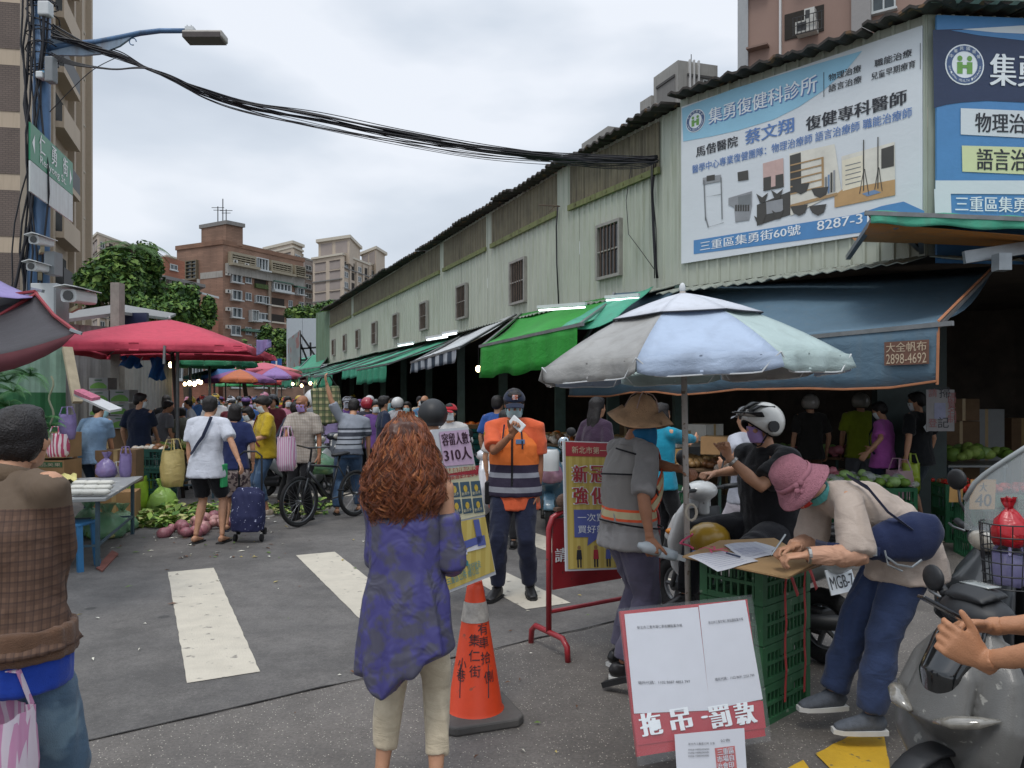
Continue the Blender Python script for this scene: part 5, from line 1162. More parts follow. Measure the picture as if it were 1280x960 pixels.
def parasol(label, c, r, ztop, zrim, n, m, a0=0, val=.1, pole=None, poleM=STEEL, rim_mats=None, valM=None, sq=False, tilt=None, ribs=True, cap_=None, zb=0, bulge=.12, group=None):
 c = V(c); t = thing('parasol', label, 'parasol', (c.x, c.y, 0), group=group); mats_ = rim_mats or [m]
 tm = (M.Translation(V((c.x, c.y, zrim))) @ M.Rotation(R(tilt[0]), 4, 'X') @ M.Rotation(R(tilt[1]), 4, 'Y') @ M.Translation(V((-c.x, -c.y, -zrim)))) if tilt else M.Identity(4)
 cor = [a0+2*pi*i/n for i in range(n)]
 def pt(i, a, f):
  p0 = V((cos(cor[i]), sin(cor[i]), 0)); p1 = V((cos(cor[(i+1) % n]), sin(cor[(i+1) % n]), 0)); p = lerp(p0, p1, a)*r*f
  sagp = .05*r*sin(pi*a)*f*f*(1 if n > 4 else .6); z = lerp(ztop, zrim, f)+bulge*(ztop-zrim)*4*f*(1-f)*.9 - sagp*.0 - .025*r*sin(pi*a)*sin(pi*f)
  return V((c.x+p.x*(1-.04*sin(pi*a)*f), c.y+p.y*(1-.04*sin(pi*a)*f), z+.02*r*sin(pi*a)*f))
 for i in range(n):
  mb = MB(); mb.slab(lambda a, f: tm @ pt(i, a, max(f, .004)), 8, 8, V((0, 0, -.004))); o = mb.build('canopy_panel', mats_[i % len(mats_)], t, smooth=True, world=True)
  if val: mb = MB(); mb.slab(lambda a, f: tm @ (pt(i, a, 1)*1 + V(((pt(i, a, 1)-V((c.x, c.y, zrim))).x*.03*sin(a*14)*f, (pt(i, a, 1)-V((c.x, c.y, zrim))).y*.03*sin(a*14)*f, -val*f*(1-.35*(abs(a-.5)*2)**4))) + (pt(i, a, 1)-V((c.x, c.y, pt(i, a, 1).z))).normalized()*.012), 12, 3, V((cos(cor[i]+pi/n), sin(cor[i]+pi/n), 0))*.003); vv = (valM or mats_)[i % len(valM or mats_)]; mb.build('valance', vv, t, smooth=True, world=True)
  if cap_:
   mb = MB(); mb.tube([tm @ (pt(i, a, 1) + V((0, 0, -val*min(1, 8*a, 8*(1-a))*(1-.35*(abs(a-.5)*2)**4))) + (pt(i, a, 1)-V((c.x, c.y, pt(i, a, 1).z))).normalized()*.016) for a in [k/16 for k in range(17)]], .004, 5); mb.build('piping', PLW, t, world=True)
  if ribs:
   mb = MB(); mb.tube([tm @ (pt(i, 0, f)+V((0, 0, -.02))) for f in (.02, .3, .6, .85, 1)], .008 if r < 1.2 else .012, 5); mb.tube([tm @ V((c.x, c.y, lerp(ztop, zrim, 1.1))), tm @ (pt(i, 0, .5)+V((0, 0, -.02)))], .006 if r < 1.2 else .01, 5); mb.build('rib', STEEL, t, world=True)
 if pole: mb = MB(); mb.tube([V((pole[0], pole[1], zb)), tm @ V((c.x, c.y, ztop+.01))], pole[2], 10); mb.build('pole', poleM, t, smooth=True, world=True)
 mb = MB(); mb.ell(tm @ V((c.x, c.y, ztop+.03)), (.018, .018, .03)); mb.build('finial', PLW, t, smooth=True, world=True)
 if cap_:
  rc, zc, mcap, edge = cap_; mb = MB(); ed = MB()
  for i in range(n):
   mb.slab(lambda a, f: tm @ (pt(i, a, max(f, .01)*rc/r)+V((0, 0, zc*(.3+.7*f)+.012*sin(pi*a)*f))), 6, 4, V((0, 0, -.003)))
   ed.tube([tm @ (pt(i, a/8, rc/r)+V((0, 0, zc+.012*sin(pi*a/8)-.004))) for a in range(9)], .0045, 4)
  mb.build('vent_cap', mcap, t, smooth=True, world=True); ed.build('vent_piping', edge, t, world=True)
 return t
CG = tarp('9a9996', st='6e6a62'); CB = tarp('a6b5ca', st='8c97a8'); CGR = tarp('a8b9b6', st='8d9a95'); CW = tarp('c3c6cd', st='a09f9d')
a_f = R(-90)
PARA = parasol('grey, blue and pale green market parasol with a white top over the sign in table', (.972, 4.3, 0), .835, 2.235, 1.835, 8, CG, a0=a_f-R(73), val=.105, pole=(1.0, 4.32, .017), poleM=mat('pole_paint', 'a29a92', rough=.5, var=.12, spots=('6b5a4c', 30, .6)),
  rim_mats=[CG, CB, CGR, CB, CG, CGR, CB, CG], tilt=(-1.0, -2.2), cap_=(.43, .02, CW, mat('dark_piping', '2c2e36')))
CRIM = tarp('c4465a', st='9c3648', rough=.7)
t = parasol('large crimson parasol over the left stalls', (P(212, 400, 12.6).x, 12.6, 0), 2.05, 2.93, 2.42, 4, CRIM, a0=R(45+9), val=.13, pole=(P(229, 400, 12.6).x, 12.6, .03), poleM=mat('dark_pole', '3f3834', rough=.6), bulge=.10)
mb = MB(); mb.bar((P(222, 400, 12.5).x, 12.5, 0), (P(222, 400, 12.5).x, 12.5, 2.6), .04); mb.build('brace', STEEL, t, world=True); mb = MB(); mb.bar(P(206, 432, 11.2), P(205, 455, 11.2), .03); mb.build('brace', STEEL, t, world=True)
t = thing('parasol', 'dark canopy with lilac top and red trim, cut by the left edge', 'parasol', (-5.0, 5.6, 0)); LIL = tarp('8d80b0', st='70668c'); DK = tarp('3b383b', st='2c2a2a'); RED_T = mat('red_trim', '8c3238', rough=.7)
ap = V((-5.4, 6.6, 2.75)); c1 = P(42, 362, 6.0)+V((0, 0, 0)); c2 = P(96, 415, 5.4); c0 = V((-6.2, 4.4, 2.2)); c3 = V((-4.9, 8.6, 2.25)); cc = [V((-7.0, 5.4, 2.9)), P(44, 361, 6.4), P(97, 414, 5.6), P(-60, 440, 4.9)]
mb = MB(); mb.slab(lambda a, c: lerp(lerp(P(-80, 330, 6.6), P(44, 361, 6.4), a), lerp(P(-120, 375, 5.6), P(40, 364, 6.2), a), c)+V((0, 0, .05*sin(a*5))), 8, 4, V((0, 0, -.006))); mb.build('canopy_panel', LIL, t, smooth=True, world=True)
mb = MB(); mb.slab(lambda a, c: lerp(lerp(P(-120, 372, 6.4), P(44, 364, 6.35), a), lerp(P(-120, 452, 4.7), P(95, 416, 5.5), a), c)+V((0, 0, -.07*sin(pi*c)*(1-a*.3)-.06*sin(pi*a))), 10, 8, V((0, 0, -.006))); mb.build('canopy_panel', DK, t, smooth=True, world=True)
mb = MB(); mb.slab(lambda a, c: lerp(P(-120, 452, 4.7), P(95, 416, 5.5), a)+V((0, 0, -.06*sin(pi*a)-.12*c*sin(pi*a)**.5)), 10, 2, V((0, -.005, 0))); mb.build('valance', mat('red_dark_cloth', '5b2a30', rough=.8), t, smooth=True, world=True)
for a, c in ((P(42, 363, 6.35), P(97, 416, 5.5)), (P(47, 366, 6.3), P(-120, 450, 5.6)), (P(-120, 374, 6.3), P(44, 364, 6.3))): mb = MB(); mb.tube([a, lerp(a, c, .5)+V((0, 0, -.04)), c], .014, 5); mb.build('trim', RED_T, t, world=True)
mb = MB(); mb.bar(P(40, 361, 6.35), P(54, 364, 6.3), .025); mb.bar(P(88, 412, 5.5), P(102, 417, 5.5), .02); mb.build('rib_tip', GALV, t, world=True)
mb = MB(); mb.bar((-5.2, 5.9, 0), (-5.2, 5.9, 2.75), .05); mb.build('pole', STEEL, t, world=True)
for (u, v, D, r, c1, c2, lab) in ((282, 470, 30, 1.5, '2f5f94', '2f7d6a', 'blue and green parasol far down the street on the left'), (300, 474, 27, 1.2, 'b5653f', '86548a', 'orange and mauve parasol far down the street'), (330, 463, 34, 1.6, 'c05a6c', 'd77a7a', 'pink parasol far down the street'),
         (345, 470, 30, 1.1, '8e6fa8', 'a5435a', 'lilac parasol far down the street beside the pink one'), (262, 452, 19, 1.1, '2f7a55', '1f6248', 'green tarpaulin parasol hanging behind the crimson canopy'), (308, 480, 40, 1.6, '3f9a5c', '5fae7a', 'green parasol at the street end'), (352, 478, 38, 1.3, 'a53a3a', '8c2f38', 'red parasol at the street end below the green awning')):
 p = P(u, v, D); parasol(lab, (p.x, D, 0), r, p.z+.35, p.z-.02, 6, None, a0=.3, val=.15, pole=(p.x, D, .025), rim_mats=[tarp(c1), tarp(c2)], ribs=False)
b = MB(); q = P(330, 432, 12.0); b.slab(lambda a, c: q+V((-.12+.24*a, .05*sin(a*6), .09-.28*c*(1-.5*a)+.03*sin(c*8))), 8, 6, V((0, -.004, 0))); tag(b.build('parasol_flap', LIL, smooth=True), 'small lilac cloth flap hanging at the right corner of the crimson parasol', 'cloth')
t = thing('hoarding', 'white hoarding with a leaning grey advert panel at the end of the market', 'hoarding', P(380, 470, 52)); HW = mat('hoarding_white', 'b8c0c6', rough=.6, var=.05)
for (u0, u1) in ((358.5, 378), (378.5, 398), (398.5, 412)): mb = MB(); a, c = P(u0, 398, 52), P(u1, 470, 52); mb.box(((a.x+c.x)/2, 52, (a.z+c.z)/2), (c.x-a.x, .1, a.z-c.z)); mb.build('board', HW, t, world=True)
mb = MB(); a = [P(360, 424, 48), P(375, 413, 45), P(375, 470, 45), P(360, 472, 48)]; mb.poly(a); mb.poly([p+V((0, .1, 0)) for p in reversed(a)]); mb.build('advert_panel', mat('advert_grey', '8d9799', rough=.6, var=.25, scale=.8, spots=('9a6a66', 1.2, .55)), t, world=True)
for a, c in (((375, 413), (376, 478)), ((376, 430), (392, 470)), ((376, 418), (396, 448)), ((376, 436), (398, 434)), ((376, 450), (398, 450)), ((388, 428), (390, 478))): mb = MB(); mb.bar(P(a[0], a[1], 46), P(c[0], c[1], 46), .1); mb.build('scaffold_bar', RAIL, t, world=True)
t = thing('road_sign', 'blue road sign at the end of the street below the hoarding', 'road sign', P(345, 470, 55)); mb = MB(); mb.box(P(345.5, 457, 55), (.75, .06, 1.0)); mb.build('sign_plate', mat('sign_blue', '2f62a8', rough=.4, var=.1), t, world=True); mb = MB(); mb.bar(P(345.5, 467, 55.1), P(345.5, 520, 55.1), .1); mb.build('post', GALV, t, world=True)
mb = MB(); mb.box(P(345.5, 455, 54.9), (.12, .02, .5)); mb.box(P(345.5, 457, 54.9), (.4, .02, .1)); mb.build('sign_mark', INKW, t, world=True)
def corr(name, A, B, z0, z1, m, par, pitch=.2, amp=.02, n_per=5):
 d = B-A; ex = d.normalized(); nr = V((ex.y, -ex.x, 0)); nr = -nr if nr.dot(-A) < 0 else nr; n = max(1, int(d.length/(pitch*n_per)))
 for i in range(n):
  mb = MB(); a0_, a1_ = i/n, (i+1)/n-.002; k = n_per*4
  for j in range(k):
   x, y = lerp(a0_, a1_, j/k), lerp(a0_, a1_, (j+1)/k); h = lambda q: amp if q % 4 in (2, 3) else 0
   pa, pb = A+d*x+nr*h(j), A+d*y+nr*h(j+1); mb.poly([pa+V((0, 0, z0)), pb+V((0, 0, z0)), pb+V((0, 0, z1)), pa+V((0, 0, z1))])
  mb.build(name, m, par, world=True)
F0, F1 = V((-9.0, 8.2, 0)), P(83, 500, 10.6); F1.z = 0
t = thing('sheet_fence', 'green corrugated sheet fence with ferns at the left edge', 'fence', F1)
corr('fence_sheet', F0, F1, 1.72, 2.35, mat('fence_green', '7f9c8a', rough=.6, var=.15, streak=('5d7466', .8)), t); corr('fence_sheet', F0, F1, 0, 1.72, mat('fence_dark_green', '1f5a32', rough=.6, var=.15, streak=('163d24', .6)), t, amp=.025)
mb = MB(); mb.bar(P(84, 435, 10.5), P(97, 503, 10.2), .12, .06); mb.build('leaning_plank', mat('plank', 'a79a82', rough=.8, var=.2), t, world=True)
FERN = mat('fern_leaf', '3c6b38', rough=.6, var=.35, scale=5)
for i, (u, v, n) in enumerate(((10, 478, 9), (38, 470, 10), (8, 508, 9), (25, 530, 8), (52, 528, 8), (62, 535, 6), (18, 490, 8))):
 c = P(u, v, 9.6-.06*i); t = thing('fern', ['small fern at the left edge near the fence top', 'tallest fern sprouting high on the green fence', 'fern low at the left edge of the fence', 'fern above the tangerine cartons', 'fern drooping just right above the tangerine cartons', 'tiny fern by the fence end', 'fern tucked between the two upper fence ferns'][i], 'fern', c)
 for k in range(n): a = k*2.4+i; frond(t, c, (cos(a), -.5-.3*abs(sin(a)), .75*abs(sin(a*1.7))+.15), .42+.15*(k % 3)*.5, 1.3, .085, FERN, 16)
b = MB(); b.tube([P(64+3*sin(k), 470+k*6, 9.7) for k in range(12)], .012, 5); tag(b.build('vine', mat('dry_vine', '8f927a', rough=.8)), 'pale dry vine hanging down the green fence', 'vine')
t = thing('shed', 'grey corrugated shed behind the crimson canopy', 'shed', P(110, 440, 14)); SH = mat('shed_sheet', '8f8d8a', rough=.6, var=.12, streak=('6a655f', .8))
S0, S1, S2 = P(70, 400, 13.4), P(144, 400, 14.2), P(215, 400, 19); [setattr(q, 'z', 0) for q in (S0, S1, S2)]
corr('wall_sheet', S0, S1, 0, 2.95, SH, t, .25); corr('wall_sheet', S1, S2, 0, 2.7, SH, t, .25)
mb = MB(); a, c, d_, e_ = P(70, 396, 13.2), P(142, 386, 14), P(212, 397, 19), P(120, 378, 19); mb.slab(lambda x, y: lerp(lerp(P(72, 400, 13.2), P(143, 391, 14.0), x), lerp(P(70, 392, 16), P(140, 381, 17), x), y), 4, 2, V((0, 0, -.06))); mb.build('roof_sheet', mat('shed_roof', '7f7f7e', rough=.6, var=.15), t, world=True)
mb = MB(); mb.slab(lambda x, y: lerp(lerp(P(142, 388, 14.0), P(208, 397, 19), x), lerp(P(150, 380, 17), P(220, 392, 22), x), y), 4, 2, V((0, 0, -.06))); mb.build('roof_sheet', mat('shed_roof', '7f7f7e', rough=.6, var=.15), t, world=True)
mb = MB(); mb.box(P(147, 430, 13.9), (.16, .2, 2.2)); mb.build('post', mat('post_wood', '8b877f', rough=.8, var=.2), t, world=True)
mb = MB(); mb.box(P(163, 402, 15.5), (.7, .1, .35)); mb.build('window', mat('shed_window', '2a2f4a', rough=.3, var=.2), t, world=True)
for (u0, u1, v0, v1, D, lab) in ((150, 178, 446, 459, 13.3, 'blue tarpaulin strip under the crimson canopy'), (187, 207, 448, 474, 13.2, 'crumpled blue tarpaulin hanging by the canopy pole')):
 b = MB(); b.slab(lambda a, c: P(lerp(u0, u1, a), lerp(v0, v1, c), D)+V((0, .08*sin(a*9+c*4), .03*sin(a*13))), 12, 6, V((0, -.005, 0))); tag(b.build('blue_tarpaulin', tarp('2c62a0'), smooth=True), lab, 'tarpaulin')
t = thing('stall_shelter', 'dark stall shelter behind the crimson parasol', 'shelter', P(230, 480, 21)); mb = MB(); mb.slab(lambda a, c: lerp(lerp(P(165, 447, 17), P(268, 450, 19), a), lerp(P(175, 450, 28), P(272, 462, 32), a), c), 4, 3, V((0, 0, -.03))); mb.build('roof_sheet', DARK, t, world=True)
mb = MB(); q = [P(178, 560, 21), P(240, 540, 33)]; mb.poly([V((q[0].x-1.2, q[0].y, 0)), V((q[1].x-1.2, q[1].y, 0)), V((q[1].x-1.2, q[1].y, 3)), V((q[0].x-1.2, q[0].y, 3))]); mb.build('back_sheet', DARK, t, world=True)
for u, D in ((238, 20), (262, 24), (268, 32)): mb = MB(); p = P(u, 500, D); mb.bar((p.x, p.y, 0), (p.x, p.y, 2.8), .06); mb.build('post', RAIL, t, world=True)
BULB = mat('bulb_light', 'ffe0a8', rough=.3, var=0, emit=14)
for i, (u, v, D) in enumerate(((214, 456, 15), (237, 479, 19), (243, 480, 20), (251, 478, 22), (248, 477, 21), (366, 480, 30), (388, 479, 26), (377, 482, 28), (598, 461, 14), (231, 480, 24))):
 t = thing('hanging_bulb', ['bright bare bulb under the crimson parasol', 'warm bulb leftmost in the dark stall shelter', 'second warm bulb in the dark stall shelter', 'farthest right bulb in the dark stall shelter', 'bulb between two others in the dark stall shelter', 'warm bulb below the far green awnings, left', 'warm bulb below the far green awnings, right', 'warm bulb between the two under the far green awnings', 'bulb glinting below the bright green awning', 'faint small bulb deep in the dark stall shelter'][i], 'bulb', P(u, v, D))
 b = MB(); b.ell(P(u, v, D), (.05, .05, .06)); b.build('bulb', BULB, t, smooth=True, world=True); b = MB(); b.bar(P(u, v, D)+V((0, 0, .06)), P(u, v, D)+V((0, 0, .4)), .01); b.build('cord', CABLE, t, world=True)
CG_ = mat('crate_green', '1f5b3a', rough=.55, var=.2, scale=4, spots=('6b7466', 14, .70)); CT_ = mat('crate_teal', '1c6c66', rough=.55, var=.15); CB_ = mat('crate_dark', '28403a', rough=.6, var=.2)
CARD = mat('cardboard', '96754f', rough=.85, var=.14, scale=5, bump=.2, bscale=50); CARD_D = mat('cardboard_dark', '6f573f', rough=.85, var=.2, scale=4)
WOODP = mat('price_card', 'b08a55', rough=.8, var=.1)
CR = {}
def crate_mesh(L_=.52, w=.36, h=.27, mt=None, n=9):
 k = (L_, w, h, mt.name, n)
 if k in CR: return CR[k]
 b = MB(); 
 for z, hh in ((h-.02, .04), (.015, .03), (h*.52, .018)):
  for s_ in (-1, 1): b.box((0, s_*(w/2-.008), z), (L_, .016, hh)); b.box((s_*(L_/2-.008), 0, z), (.016, w-.032, hh))
 for s_ in (-1, 1):
  for i in range(n): x = (i/(n-1)-.5)*(L_-.02); b.box((x, s_*(w/2-.01), h/2), (.012, .010, h-.03))
  m_ = max(4, int(n*w/L_))
  for i in range(m_): y = (i/(m_-1)-.5)*(w-.03); b.box((s_*(L_/2-.01), y, h/2), (.010, .012, h-.03))
  for q in (-1, 1): b.box((s_*(L_/2-.02), q*(w/2-.02), h/2), (.045, .045, h-.01))
  b.box((0, s_*(w/2-.009), h*.76), (L_*.26, .012, h*.3)) if n > 7 else None
 b.box((0, 0, .012), (L_-.02, w-.02, .012)); CR[k] = b.mesh('crate', mt); return CR[k]
def crate(label, p, rz=0, mt=None, size=(.52, .36, .27), n=9, group=None):
 t = thing('crate', label, 'crate', p, rz, group=group); o = put('crate_body', crate_mesh(*size, mt or CG_, n), t); return t
def heap(par, c, size, kind_r, mats_, n, name='produce', seed=1, world=True, flat=.6, lab=None):
 """a pile of produce too small to pick apart singly"""
 r = random.Random(seed); b = MB()
 for i in range(n):
  x, y = r.uniform(-.5, .5), r.uniform(-.5, .5); z = (1-abs(x)*1.5)*(1-abs(y)*1.5)*flat*kind_r*4*r.random(); b.m = r.randrange(len(mats_)); s_ = kind_r*r.uniform(.75, 1.2)
  b.ell(V(c)+V((x*size[0], y*size[1], z+s_*.5)), (s_, s_*r.uniform(.8, 1.1), s_*r.uniform(.7, 1)), M.Rotation(r.uniform(0, 3), 3, 'Z'), 8, 5)
 o = b.build(name, mats_, par, smooth=True, world=world); o['kind'] = 'stuff'
 if lab: o['label'] = lab; o['category'] = 'produce'
 return o
def leafheap(par, c, size, n, mats_, ls=.12, seed=1, name='greens', lab=None, cat='vegetables'):
 r = random.Random(seed); b = MB()
 for i in range(n):
  p = V(c)+V((r.uniform(-.5, .5)*size[0], r.uniform(-.5, .5)*size[1], r.random()**2*size[2])); a = r.uniform(0, 6.3); d = V((cos(a), sin(a), r.uniform(-.1, .6))).normalized()*ls*r.uniform(.6, 1.4); w = d.cross(V((0, 0, 1))).normalized()*ls*.22; b.m = r.randrange(len(mats_))
  b.poly([p, p+d*.4+w, p+d+V((0, 0, -.03)), p+d*.4-w+V((0, 0, .02))])
 o = b.build(name, mats_, par, world=par is not None); o['kind'] = 'stuff'
 if lab: o['label'] = lab; o['category'] = cat
 return o
def bag(label, c, r, h, m, seed=0, knot=True, alpha=None, content=None, cat='bag', name='plastic_bag'):
 """a tied carrier bag standing or hanging; c = bottom centre"""
 c = V(c); t = thing(name, label, cat, c); b = MB(); r_ = random.Random(seed+5)
 ph_ = [r_.uniform(0, 6) for _ in range(4)]
 pr = [(.02, 0), (.75, .01), (1, .14), (.98, .32), (.80, .52), (.42, .68), (.13, .76), (.10, .79), (.26, .92), (.34, 1.0)] if knot else [(.02, 0), (.8, .01), (.95, .2), (1, .5), (.92, .8), (.86, 1.0)]
 b.lathe([(q*r, z*h) for q, z in pr], 26, M.Translation(c), wob=lambda t_, i: (r*.09*sin(5*t_+ph_[0]+i)*(.3+i/6)+r*.05*sin(11*t_+ph_[1]+i*1.7), h*.02*sin(3*t_+ph_[2])))
 b.build('bag_skin', m, t, smooth=True, world=True)
 if content: heap(t, c+V((0, 0, .02)), (r*1.1, r*1.1), content[0], content[1], content[2], 'bag_contents', seed)
 if not knot:
  for s_ in (-1, 1): b = MB(); b.tube([c+V((r*.5, s_*r*.8, h*.97)), c+V((r*.3, s_*r*.5, h*1.3)), c+V((-r*.3, s_*r*.5, h*1.3)), c+V((-r*.5, s_*r*.8, h*.97))], .008, 5); b.build('handle', m, t, world=True)
 return t
def plastic(name, c, a=.75): return mat(name, c, rough=.3, var=.1, scale=10, wr=.7, alpha=a, spec=.6)
LIME = plastic('lime_bag', '9fc23c', .92); GRB = plastic('green_bag', '7fb08a', .62); PURB = plastic('purple_bag', '7f70a0', .8); PNKB = plastic('pink_bag', 'c48fa8', .75); YELB = plastic('yellow_bag', 'c9b678', .9); REDB = plastic('red_bag', 'b81f2a', .95); CLR = plastic('clear_bag', 'c2c6c4', .4)
def striped_bag(name, c1, c2): return stripe_mat(name, c1, c2, 26, 0)
LEAVES = [mat('vegetable_leaf', c, rough=.6, var=.3, scale=12) for c in ('6f8f3a', '8fa850', '4f7430', 'b7b777')]
APP = {k: mat(k, c, rough=.4, var=.2, scale=12) for k, c in dict(tomato='b0281c', cabbage='8fae6a', onion='b06a74', potato='9a7a50', orange='c86a28', eggplant='3a2440', garlic='cdbfb0', brown='7a5232').items()}
def carton(label, c, size, rz=0, m=None, flaps=False, prints=None, cat='carton', name='carton', group=None):
 t = thing(name, label, cat, c, rz, group=group); b = MB(); b.box((0, 0, size[2]/2), size); b.build('box_body', m or CARD, t); b = MB()
 b.box((0, -size[1]/2-.001, size[2]/2), (.05, .003, size[2])); b.box((0, 0, size[2]+.001), (.06, size[1], .003)); b.build('tape', mat('tape', 'a58b60', rough=.3), t)
 return t
def table(label, cor, zt_, m, thick=.03, legs=None, cat='table', legm=None, skirt=None):
 cor = [V((p[0], p[1], 0)) for p in cor]; c = sum(cor, V((0, 0, 0)))/len(cor); t = thing('table', label, cat, c); b = MB()
 ar = sum(cor[i].x*cor[(i+1) % 4].y-cor[(i+1) % 4].x*cor[i].y for i in range(4)); pl = cor if ar > 0 else list(reversed(cor)); b.prism([(p.x, p.y) for p in pl], M.Identity(4), zt_-thick, zt_); b.build('table_top', m, t, world=True, bevel=.004)
 for p in cor: q = lerp(p, c, .12); b = MB(); b.bar((q.x, q.y, 0), (q.x, q.y, zt_-thick), .032); b.build('leg', legm or mat('leg_blue', '3f5560', rough=.5, var=.2), t, world=True)
 for i in range(4): a, d = lerp(cor[i], c, .12), lerp(cor[(i+1) % 4], c, .12); b = MB(); b.bar((a.x, a.y, .22), (d.x, d.y, .22), .022); b.build('stretcher', legm or mat('leg_blue', '3f5560', rough=.5, var=.2), t, world=True)
 return t
GT = mat('table_sheet', '8e908f', rough=.45, var=.12, scale=3, spots=('b9b9b2', 9, .62))
table('grey topped folding table with packs of bean curd at the left', [(-3.88, 7.33), (-4.52, 9.4), (-6.0, 8.9), (-5.3, 6.85)], .69, GT)
PACK = mat('white_pack', 'c9c7bd', rough=.5, var=.08, wr=.6)
for i in range(9):
 x, y = (i % 3), (i//3); u, v = 95+x*16+y*3, 619-y*6; p = G(u, v, .70); b = MB(); b.slab(lambda a, c: p+V(((a-.5)*.15, (c-.5)*.12, .05*sin(pi*a)**.4*sin(pi*c)**.4)), 8, 6, V((0, 0, -.0))); 
 b = MB(); b.tube([p+V((-.075, 0, .028)), p+V((-.05, 0, .03)), p+V((.05, 0, .03)), p+V((.075, 0, .028))], [(.04, .012), (.06, .030), (.06, .030), (.04, .012)], 10, side=(0, 1, 0)); tag(b.build('white_pack', PACK, smooth=True), 'white wrapped pack, %s of the %s row on the grey table' % (('left', 'middle', 'right')[x], ('front', 'middle', 'back')[y]), 'pack', 'white packs on the grey table')
bag('lilac carrier bag standing on the grey table', G(125, 598, .69)+V((0, .15, 0)), .115, .30, PURB, 1, content=(.045, [APP['orange'], APP['garlic']], 8))
t = thing('spray_bottle', 'white pump bottle on the grey table', 'bottle', G(69, 585, .69)+V((0, .1, 0))); p = G(69, 585, .69)+V((0, .1, .0)); b = MB(); b.lathe([(.03, 0), (.035, .01), (.035, .12), (.012, .15)], 14, M.Translation(p)); b.build('bottle_body', PLW, t, smooth=True, world=True); b = MB(); b.box(p+V((0, 0, .175)), (.05, .02, .02)); b.bar(p+V((0, 0, .15)), p+V((0, 0, .18)), .012); b.build('pump', PLW, t, world=True)
b = MB(); b.slab(lambda a, c: G(70+a*26, 604-c*8, .70)+V((0, 0, .05*abs(sin(a*7+c*5)))), 10, 6, V((0, 0, -.003))); tag(b.build('yellow_cloth', mat('yellow_cloth', 'c9c07c', rough=.8, var=.1), smooth=True), 'crumpled pale yellow sheet on the grey table', 'cloth')
b = MB(); b.slab(lambda a, c: G(45+a*24, 618-c*14, .70)+V((0, 0, .09*abs(sin(a*6+c*3)))), 10, 6, V((0, 0, -.003))); tag(b.build('white_cloth', PACK, smooth=True), 'white plastic packets heaped at the left of the grey table', 'packets')
b = MB(); b.box(G(72, 602, .72), (.11, .03, .02)); tag(b.build('stapler', SOLE_K), 'small black stapler on the grey table', 'stapler')
c = P(92, 665, 7.4); t = thing('stool', 'blue plastic stool beneath the near end of the grey table', 'stool', (c.x, c.y, 0)); BST = mat('blue_plastic', '2f6d9a', rough=.45, var=.1); b = MB(); b.box((c.x, c.y, .44), (.3, .3, .03)); b.build('seat', BST, t, world=True, bevel=.01)
for sx in (-1, 1):
 for sy in (-1, 1): b = MB(); b.bar((c.x+sx*.15, c.y+sy*.15, 0), (c.x+sx*.12, c.y+sy*.12, .43), .05); b.build('leg', BST, t, world=True)
for u, v, r_, h, lab in ((112, 668, .2, .42, 'translucent green bag of greens under the grey table, left'), (133, 672, .22, .40, 'second translucent green bag under the grey table'), (152, 664, .18, .34, 'pale green bag at the right end under the grey table')):
 p = G(u, v); bag(lab, p, r_, h, GRB, u, content=(.06, LEAVES, 14))
b = MB(); q = [G(120, 712), G(140, 690), G(148, 694), G(128, 716)]; b.prism([(p.x, p.y) for p in reversed(q)], M.Identity(4), .006, .02); tag(b.build('timber_offcut', mat('red_timber', '7a4a40', rough=.8, var=.2)), 'reddish board lying on the road by the table legs', 'board')
ORC = mat('print_tangerine', 'b8502a', rough=.7, var=.15); GRC = mat('print_green_band', '2c5a36', rough=.7, var=.1)
for i, (u, v0, v1, lab) in enumerate(((58, 573, 541, 'upper carton with a green band and tangerine print'), (60, 612, 575, 'lower carton with a green band and tangerine print by the table'))):
 D = 9.7; a, c = P(38, v0, D), P(80, v1, D); t = thing('carton', lab, 'carton', (a.x+.25, D, a.z)); b = MB(); b.box(((a.x+c.x)/2, D+.2, (a.z+c.z)/2), (c.x-a.x, .4, c.z-a.z-.01)); b.build('box_body', CARD, t, world=True)
 pn = Panel((a.x, D, a.z), (1, 0, 0), (0, 0, 1), t); w_, h_ = c.x-a.x, c.z-a.z; pn.rect('print_band', .02, h_*.75, w_-.02, h_*.93, GRC); pn.disc('print_fruit', w_*.3, h_*.36, h_*.24, ORC, .004); pn.disc('print_fruit', w_*.72, h_*.34, h_*.26, ORC, .005); pn.text('珍品美果', .04, h_*.78, w_-.04, h_*.90, LM, .006)
 pn.disc('print_leaf', w_*.3, h_*.64, h_*.09, GRC, .006, ry=h_*.05)
for i, (u, v, D, m, lab) in enumerate(((30, 640, 9.0, CARD, 'plain carton behind the left table end'), (48, 640, 8.9, CARD, 'worn carton low beside the grey table'), (150, 590, 10.4, CARD_D, 'open brown carton behind the navy shirted man'), (146, 640, 9.9, CARD, 'carton with red print near the end of the grey table'))): p = P(u, v, D); carton(lab, (p.x, D, 0 if v > 600 else .5), (.5, .4, .45), .1*i, m)
GH = mat('print_green_hill', '5d8a3e', rough=.7, var=.2, scale=6); GREYC = mat('carton_grey', '8c8e8e', rough=.8, var=.1)
